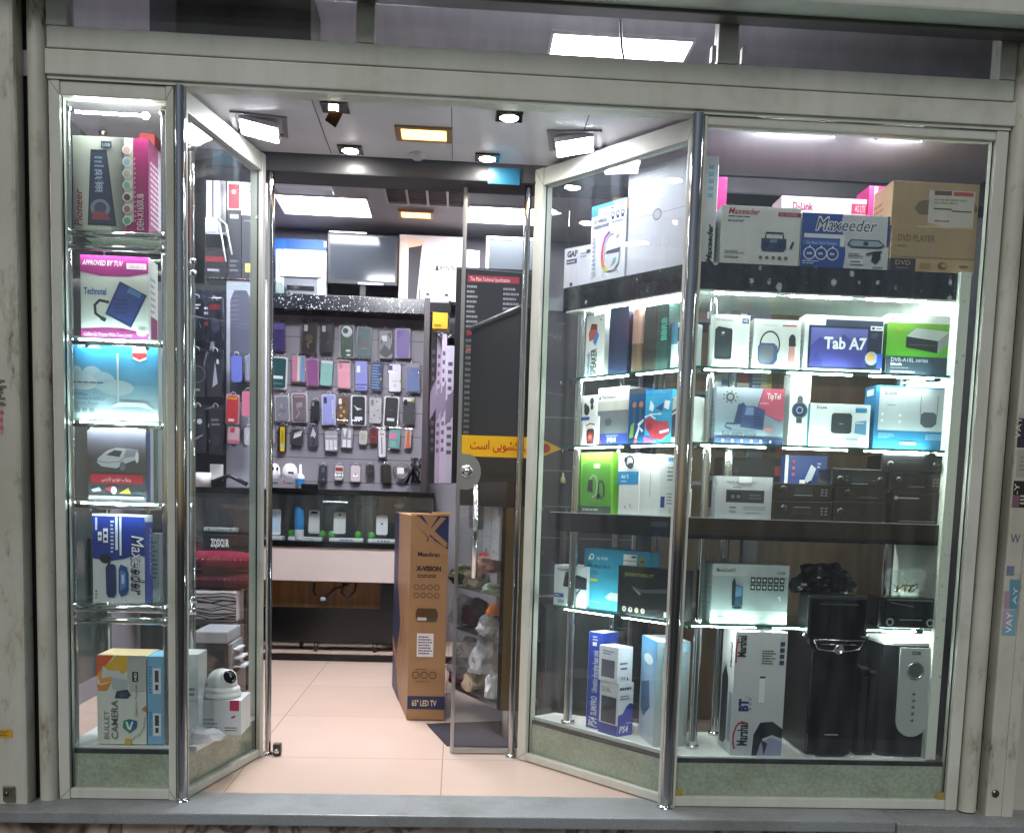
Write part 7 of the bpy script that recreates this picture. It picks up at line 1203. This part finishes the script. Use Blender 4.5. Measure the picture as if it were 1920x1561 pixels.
# goods far back on the right: seen over the black cartons
ZR = 2.30
o = MB().rbox(.78, 1.74, 3.4, YB - .001, ZR - .1, ZR, .003, '#ffffff', 'patch_granite').obj('granite_bulkhead'); tag(o, 'granite shelf continuing right behind the black cartons', 'shelf')
a, b = at(910, 530, 3.45), at(1012, 447, 3.45)
t = thing('white_framed_screen', 'grey screen in a white frame seen through the sliding door', 'monitor', (a.x, 3.45, ZR + .001)); w, h = b.x - a.x, b.z - ZR
m = MB(); 
for s in ((0, w, 0, .02), (0, w, h - .02, h), (0, .02, .02, h - .02), (w - .02, w, .02, h - .02)): m.box(s[0], s[1], 0, .04, s[2], s[3], '#e0e2e6', 'plastic')
m.obj('frame', t); MB().box(.02, w - .02, .006, .035, .02, h - .02, '#454b52', 'plastic').obj('screen', t)
for i, (u0, u1, v0, lab) in enumerate(((874, 886, 468, 'white upright box left of the white framed screen'), (886, 898, 470, 'second white upright box, touching the white framed screen'))):
    carton('upright_white_box', lab, 'box', u0, u1, 520, v0, Y_(3.44), ZR + .001, .1, '#d4d6de', [('d', .3, .5, .7, .8, 2, '#55585f')], jit=0)
# slatted wall with hooks between the side counter and the display
a, b = at(990, 1345, 1.22), at(1088, 560, 1.22)
t = thing('slat_wall', 'grey green slatted panel with chrome hooks behind the right angled glass', 'panel', (a.x, 1.22, 0))
w = 1.80 - a.x
m = MB().box(0, w, 0, .03, .02, b.z, mat='dark_wall'); 
for z in (.5, .75, .93, 1.08, 1.25, 1.5): m.box(0, w, -.0012, -.0002, z, z + .006, '#6f7672', 'matte')
m.obj('board', t)
m = MB().box(0.0, w, -.005, -.0015, b.z - .06, b.z, '#8f9496', 'plastic'); m.obj('cap_rail', t)
for (u, v) in ((1016, 956), (1017, 1036), (1050, 722), (1053, 848)):
    q = at(u, v, 1.2); MB().tube([(q.x - a.x, -.001, q.z), (q.x - a.x, -.06, q.z), (q.x - a.x, -.065, q.z + .012)], .006, mat='chrome').obj('hook', t)
a = at(1090, 1340, 1.1); tag(MB().rbox(0, .32, 0, .3, 0, .62, .006, '#3c4443', 'plastic').obj('dark_cabinet', None, (at(1000, 1300, 1.0).x + .04, 1.21 - .31, 0.001)), 'dark grey cabinet on the floor behind the right angled glass', 'cabinet')
q = at(1055, 898, 1.2); tag(MB().lathe([(0, 0), (.013, .0), (.012, .02), (.005, .035), (.004, .05), (0, .05)], (0, 0, 0), '#c8c896').obj('hanging_bulb', None, (q.x, 1.19, q.z - .02)), 'small pale bulb shaped charm on the slatted panel', 'charm')

# ================================================================== LEFT SIDE OF THE SHOP (through the left angled glass)
YL = 2.2
zc = at(420, 925, YL).z
t = thing('left_counter', 'black topped glass counter along the left wall behind the angled glass', 'counter', (-.93, YL + .02, .0))
def ll(x, y, z): return (x + .93, y - YL - .02, z)
MB().rbox(0, .75, 0, .3, 0, .034, .003, '#ffffff', 'black_laminate').obj('top', t, ll(-.93, YL + .02, zc))
zg = at(420, 1003, YL).z
MB().box(0, .75, .004, .01, zg + .02, zc - .001, mat='window_glass').obj('glass_front', t, ll(-.93, YL + .02, 0))
MB().rbox(0, .75, 0, .3, zg - .02, zg + .018, .003, '#ffffff', 'black_laminate').obj('display_tray', t, ll(-.93, YL + .02, 0))
MB().box(0, .73, .28, .29, .05, zc - .002, '#5b6260', 'matte').obj('back_lining', t, ll(-.93, YL + .02, 0))
ZTR = zg + .0185
for u0, u1, lab in ((388, 410, 'dark phone on the white stand in the left glass counter'), (412, 436, 'dark phone beside its twin in the left glass counter')): phone(lab, u0, u1, 948, 993, YL + .1, '#1d2228', [Rr(.08, .08, .92, .92, '#232a33')], 'dark phones in the left counter')
stand('white phone stand under the two dark phones in the left counter', 382, 442, 1001, YL + .07, [('c', .2, .5, .25, '#333'), ('c', .8, .5, .25, '#333')] if 0 else [Tt(.4, .3, .4, 'HUAWEI', '#5a6a70', w=.22), Rr(.14, .3, .18, .7, '#2a2d30'), Rr(.82, .3, .86, .7, '#2a2d30')])
a, b = at(365, 1034, YL - .05), at(466, 1004, YL - .05)
m = MB().rbox(0, b.x - a.x, 0, .04, 0, b.z - a.z, .003, '#17171c', 'card'); m.decal((0, 0, 0), (1, 0, 0), (0, 0, 1), b.x - a.x, b.z - a.z, [Tt(.3, .35, .42, 'ZQSX21R', '#e6e6e8', w=.34, bold=.04)]); o = m.obj('black_sign_board', None, (a.x, YL - .055, a.z)); tag(o, 'black board with white letters in front of the left counter', 'board')
# red chair
q0, q1 = at(362, 1100, YL - .1), at(480, 1032, YL - .1); w, h = q1.x - q0.x, q1.z - q0.z
t = thing('red_chair', 'dark red padded chair back with studs tucked under the left counter', 'chair', (q0.x, YL - .35, 0))
def cush(z0, z1, col, nm):
    n = 16; v = []; f = []; P = []
    for i in range(n + 1):
        x = w * i / n; tt = (i / n - .5) * 2; bul = (1 - tt ** 4); P.append((x, bul))
    for (x, b_) in P: 
        for k in range(9):
            a = math.pi * k / 8; v.append((x, .16 - .10 * math.sin(a) * (.35 + .65 * b_), (z0 + z1) / 2 + (z1 - z0) / 2 * math.cos(a) * (.7 + .3 * b_)))
    for i in range(n):
        for k in range(8): f.append((i * 9 + k, i * 9 + k + 1, (i + 1) * 9 + k + 1, (i + 1) * 9 + k))
    m = MB().add(v, f, col, 'fabric', True); m.box(.01, w - .01, .155, .2, z0 + .01, z1 - .01, col, 'fabric')
    for i in range(12): m.ball((w * (i + .5) / 12, .055, (z0 + z1) / 2 + .01), .004, '#c9c0c4', 'metal', 1)
    m.obj(nm, t)
zm = at(420, 1066, YL - .1).z
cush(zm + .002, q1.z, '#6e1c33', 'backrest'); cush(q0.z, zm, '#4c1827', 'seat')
for x in (.04, w - .04): MB().tube([(x, .18, q0.z), (x, .2, .001)], .014, '#2a2a2c', 'metal').obj('leg', t)
a, b = at(366, 1156, YL - .1), at(458, 1102, YL - .1)
m = MB().rbox(0, b.x - a.x, 0, .2, 0, b.z - a.z - .002, .012, '#b9b5b9', 'fabric')
rs = random.Random(5); m.decal((0, 0, 0), (1, 0, 0), (0, 0, 1), b.x - a.x, b.z - a.z, [('l', [(0, y), (.25, y + rs.uniform(-.06, .06)), (.5, y + rs.uniform(-.06, .06)), (.75, y + rs.uniform(-.06, .06)), (1, y + rs.uniform(-.05, .05))], rs.uniform(.02, .05), '#2a282c') for y in [i * .085 + .05 for i in range(11)]], 'fabric')
o = m.obj('striped_blanket', None, (a.x, YL - .14 - .16, a.z)); tag(o, 'folded black and white marled blanket under the red chair seat', 'blanket')
tag(MB().rbox(0, b.x - a.x + .02, 0, .24, 0, .02, .003, '#26262a', 'plastic').obj('low_shelf', None, (a.x - .01, YL - .32, a.z - .022)), 'dark low shelf under the folded blanket', 'shelf')
a, b = at(446, 1283, YL - .1), at(470, 1105, YL - .1)
carton('tan_carton', 'tall tan carton standing behind the printer at the left', 'carton', 446, 470, 1283, 1105, Y_(YL + .12), at(460, 1280, YL + .12).z if 0 else .002, .2, '#8c6a48', [Rr(.1, .82, .8, .95, '#b9b0a8')], jit=0)
tag(MB().rbox(0, .1, 0, .2, 0, .58, .003, '#7d5c3e', 'card').obj('brown_carton', None, (at(448, 1290, YL).x - .04, YL - .02, 0.001)), 'brown carton on the floor beside the tall tan carton', 'carton')
a, b = at(368, 1262, 1.55), at(444, 1184, 1.55); w, h = b.x - a.x, b.z - a.z
t = thing('desk_printer', 'grey and black desk printer with open paper trays at the left', 'printer', (a.x, 1.55, 0))
MB().rbox(0, w * .75, 0, .3, a.z, a.z + h * .72, .008, '#24242a', 'plastic').obj('body', t); MB().rbox(-.01, w * .78, -.01, .3, a.z + h * .725, b.z, .008, '#9a9ea4', 'plastic').obj('lid', t)
MB().rbox(w * .755, w * .86, .02, .28, a.z + .02, a.z + h * .7, .005, '#7d838a', 'plastic').obj('side_unit', t)
for k in range(3): MB().rbox(w * .865, w * (1.0 + .08 * k), .04, .2, a.z + h * (.52 - .2 * k), a.z + h * (.57 - .2 * k), .003, '#c9ccd2', 'plastic').obj('paper_tray', t)
MB().rbox(-.02, w * .9, -.01, .32, .0, a.z - .001, .005, '#3a3a3e', 'plastic').obj('cabinet_base', t)
# navy tower of packs and a pale display board with phone cases
a, b = at(350, 905, YL), at(420, 545, YL); zl = zc + .0345
m = MB().rbox(0, b.x - a.x, 0, .25, 0, b.z - zl, .004, '#10131c', 'gloss')
m.decal((0, 0, 0), (1, 0, 0), (0, 0, 1), b.x - a.x, b.z - zl, [('g', 0, 0, 1, 1, '#0e111a', '#191e2e', 'v'), ('d', .15, .88, .65, .93, 2, '#c6cad6'), Rr(.25, .83, .7, .85, '#8c2a3a'), ('l', [(.3, .55), (.5, .7), (.6, .62)], .008, '#9aa0b4'), ('l', [(.4, .4), (.7, .42)], .006, '#8890a4'), ('e', .6, .24, .05, .012, '#d4d6dc'), ('e', .55, .32, .04, .01, '#c4c6cc'), ('p', [(.55, .7), (.65, .8), (.7, .72)], '#8f96a8')])
o = m.obj('navy_pack_tower', None, (a.x, YL + .05, zl)); tag(o, 'tall glossy navy pack display on the left counter', 'display')
a, b = at(419, 905, YL), at(497, 522, YL); w, h = b.x - a.x, b.z - zl
t = thing('case_board', 'pale grey display board with oval cut-outs on the left counter', 'display board', (a.x, YL + .06, zl))
MB().rbox(0, w, 0, .03, 0, h, .004, '#9c9cac', 'plastic').obj('board', t)
m = MB(); m.decal((0, -.0003, 0), (1, 0, 0), (0, 0, 1), w, h, [('p', [(.1, .42), (.1, .9), (.2, .95), (.5, .95), (.62, .9), (.62, .42)], '#4a4c5e'), ('e', .2, .25, .12, .05, '#5c5d70'), ('e', .48, .25, .12, .05, '#5c5d70'), ('e', .78, .25, .12, .05, '#5c5d70'), ('e', .8, .9, .1, .04, '#9a9a9e')]); m.obj('cut_outs', t)
YH2 = YL + .0
for lab, u0, v0, u1, v1, c, fr in (('periwinkle blue phone case on the pale display board', 431, 660, 455, 718, '#6a74c8', None), ('clear phone case with black window on the pale display board', 459, 662, 482, 716, '#8a8ca0', '#a9aabc'), ('red phone case with yellow band on the pale display board', 424, 735, 450, 795, '#b8202c', '#c9b0b8'), ('pink phone case on the pale display board', 452, 727, 478, 782, '#d87a98', None)):
    H(lab, u0, v0, u1, v1, c, fr, [Rr(.0, .86, .9, .95, '#d8902c'), Rr(.2, .06, .7, .16, '#e0d8d8')] if c == '#b8202c' else ([Rr(.45, .1, .75, .7, '#22242c')] if fr == '#a9aabc' else []), False, Y=YH2, grp='phone cases on the left display board')
kw2 = dict(Y=YH2, grp='packs on the left display board', name='hanging_accessory', cat='accessory', lens=False)
H('white crumpled cable bag under the pink phone case', 456, 796, 480, 836, '#d4d2d8', None, [('l', [(.2, .3), (.5, .8), (.8, .4)], .08, '#f0eef2')], **kw2)
H('pink and white card pack under the red phone case', 426, 795, 452, 833, '#c9a8b0', None, [Rr(0, .05, 1, .2, '#d8607c'), Rr(.2, .65, .6, .95, '#c03a4c')], **kw2)
tag(MB().lathe([(0, 0), (.045, 0), (.05, .08), (.045, .08), (.042, .01), (0, .01)], (0, 0, 0), '#e2e2e6').obj('white_mug', None, (at(378, 905, YL).x, YL + .03, zl)), 'white mug on the edge of the left counter', 'mug')
m = MB().tube([(0, 0, .03), (.1, -.02, .07), (.2, .0, .02)], .012, '#1a1a1e'); m.rbox(-.01, .06, -.01, .03, .04, .13, .004, '#dadadf', 'plastic'); tag(m.obj('gadget_lead', None, (at(395, 905, YL).x, YL + .03, zl)), 'white adapter with black lead on the left counter', 'adapter')
kw3 = dict(Y=YL - .02, grp='black packs on the navy tower', name='hanging_accessory', cat='accessory', lens=False, mat='gloss')
for i, (u0, v0, u1, v1, c, ops, lab) in enumerate(((354, 552, 384, 640, '#1a1c26', [('d', .2, .75, .8, .9, 2, '#c9ccd4'), ('l', [(.3, .2), (.5, .6), (.8, .3)], .04, '#3d4254')], 'black blister pack with two white print lines, top left of the navy tower'),
    (386, 556, 418, 642, '#20222c', [Rr(.1, .8, .9, .92, '#6d2430'), ('e', .5, .4, .3, .2, '#343848')], 'black blister pack with dark red header, top right of the navy tower'),
    (354, 650, 384, 745, '#181a22', [('o', .5, .5, .2, .03, '#4a4e5c'), ('d', .3, .1, .7, .2, 1, '#8a8e9a')], 'black blister pack with a ring print, middle left of the navy tower'),
    (388, 652, 419, 745, '#23262f', [('p', [(.3, .2), (.5, .8), (.7, .3)], '#9a9eaa'), ('e', .7, .8, .1, .06, '#c4c8d0')], 'black blister pack with pale pointed print, middle right of the navy tower'),
    (356, 755, 386, 850, '#15171e', [('l', [(.2, .3), (.8, .4)], .04, '#8a8e9a'), ('c', .6, .7, .06, '#c8ccd2')], 'black blister pack with a white dot, bottom left of the navy tower'),
    (389, 756, 419, 852, '#1c1f28', [('d', .15, .6, .85, .8, 2, '#7d818c'), ('e', .5, .3, .25, .12, '#2c3040')], 'black blister pack with grey print, bottom right of the navy tower'))):
    H(lab, u0, v0, u1, v1, c, None, ops, **kw3)
# upper shelf of boxes on the left
zs = at(425, 520, YL).z
o = MB().rbox(-.93, -.06, YL + .02, YL + .4, zs - .012, zs, .002, '#ffffff', 'shelf_glass').obj('wall_shelf'); tag(o, 'glass wall shelf of boxes behind the left angled glass', 'shelf')
PQ = Y_(YL + .05); zs += .001
carton('dark_grey_carton', 'dark grey carton with white rim on the left wall shelf', 'carton', 426, 452, 522, 394, PQ, zs, .2, '#2e2f38', [Rr(.2, .88, .8, .94, '#c9ccd4'), ('d', .2, .1, .8, .3, 3, '#6a6c78')])
z2 = zs + PQ.hit(439, 394).z - zs
carton('red_white_carton', 'white carton with large red patch stacked on the dark grey one', 'carton', 426, 451, 394, 337, PQ, z2 + .0008, .2, '#dcdce2', [Rr(.1, .05, .9, .85, '#c8283c'), ('c', .5, .6, .08, '#e0b0b4')])
carton('charcoal_carton', 'large charcoal carton with small yellow label on the left wall shelf', 'carton', 453, 498, 524, 405, PQ, zs, .25, '#3a3b45', [Rr(.15, .12, .45, .26, '#c9a860'), Rr(.75, .2, .95, .45, '#b8962c'), ('d', .1, .9, .4, .94, 1, '#8d8f9a')])
z2 = PQ.hit(476, 405).z
carton('white_printed_carton', 'white printed carton on top of the charcoal one', 'carton', 452, 498, 404, 330, PQ, z2 + .0008, .25, '#d4d6e2', [('d', .3, .3, .9, .9, 5, '#8c8fa4'), Rr(.75, .1, .95, .3, '#4a4c5a')])
a = at(352, 432, YL); t = thing('white_document_tray', 'white tray of papers and upright files at the top left behind the angled glass', 'tray', (a.x, YL + .02, at(380, 432, YL).z))
w = at(407, 432, YL).x - a.x; h = at(380, 405, YL).z - at(380, 432, YL).z
MB().rbox(0, w, 0, .2, 0, h, .004, '#d6d4de', 'plastic').obj('tray', t)
for k, (x, hh, c) in enumerate(((.01, .3, '#b9b8c4'), (.05, .34, '#9a99a6'), (.09, .3, '#c6c5d0'), (.13, .28, '#e0dfe8'))): MB().rbox(x, x + .032, .02, .18, h + .0005, h + hh, .002, c, 'card').obj('file', t)
m = MB(); m.tube([(w, .0, h), (w + .05, -.02, h - .04), (w + .08, -.02, h - .2)], .005, '#d6d4de'); m.tube([(w - .02, .0, h), (w + .02, -.03, h - .06), (w + .05, -.03, h - .24)], .005, '#d6d4de'); m.obj('white_cord', t)
tag(MB().rbox(0, .5, 0, .3, 0, .012, .002, '#8f949c', 'plastic').obj('wall_bracket_shelf', None, (a.x - .3, YL + .02, t.location.z - .013)), 'grey shelf under the white document tray', 'shelf')
carton('black_device_carton', 'black carton with red band low on the left wall shelf', 'carton', 380, 425, 522, 470, Y_(YL + .04), zs, .2, '#24232c', [Rr(.1, .6, .9, .8, '#7a2432'), ('d', .2, .2, .8, .4, 1, '#9a9ca8')])
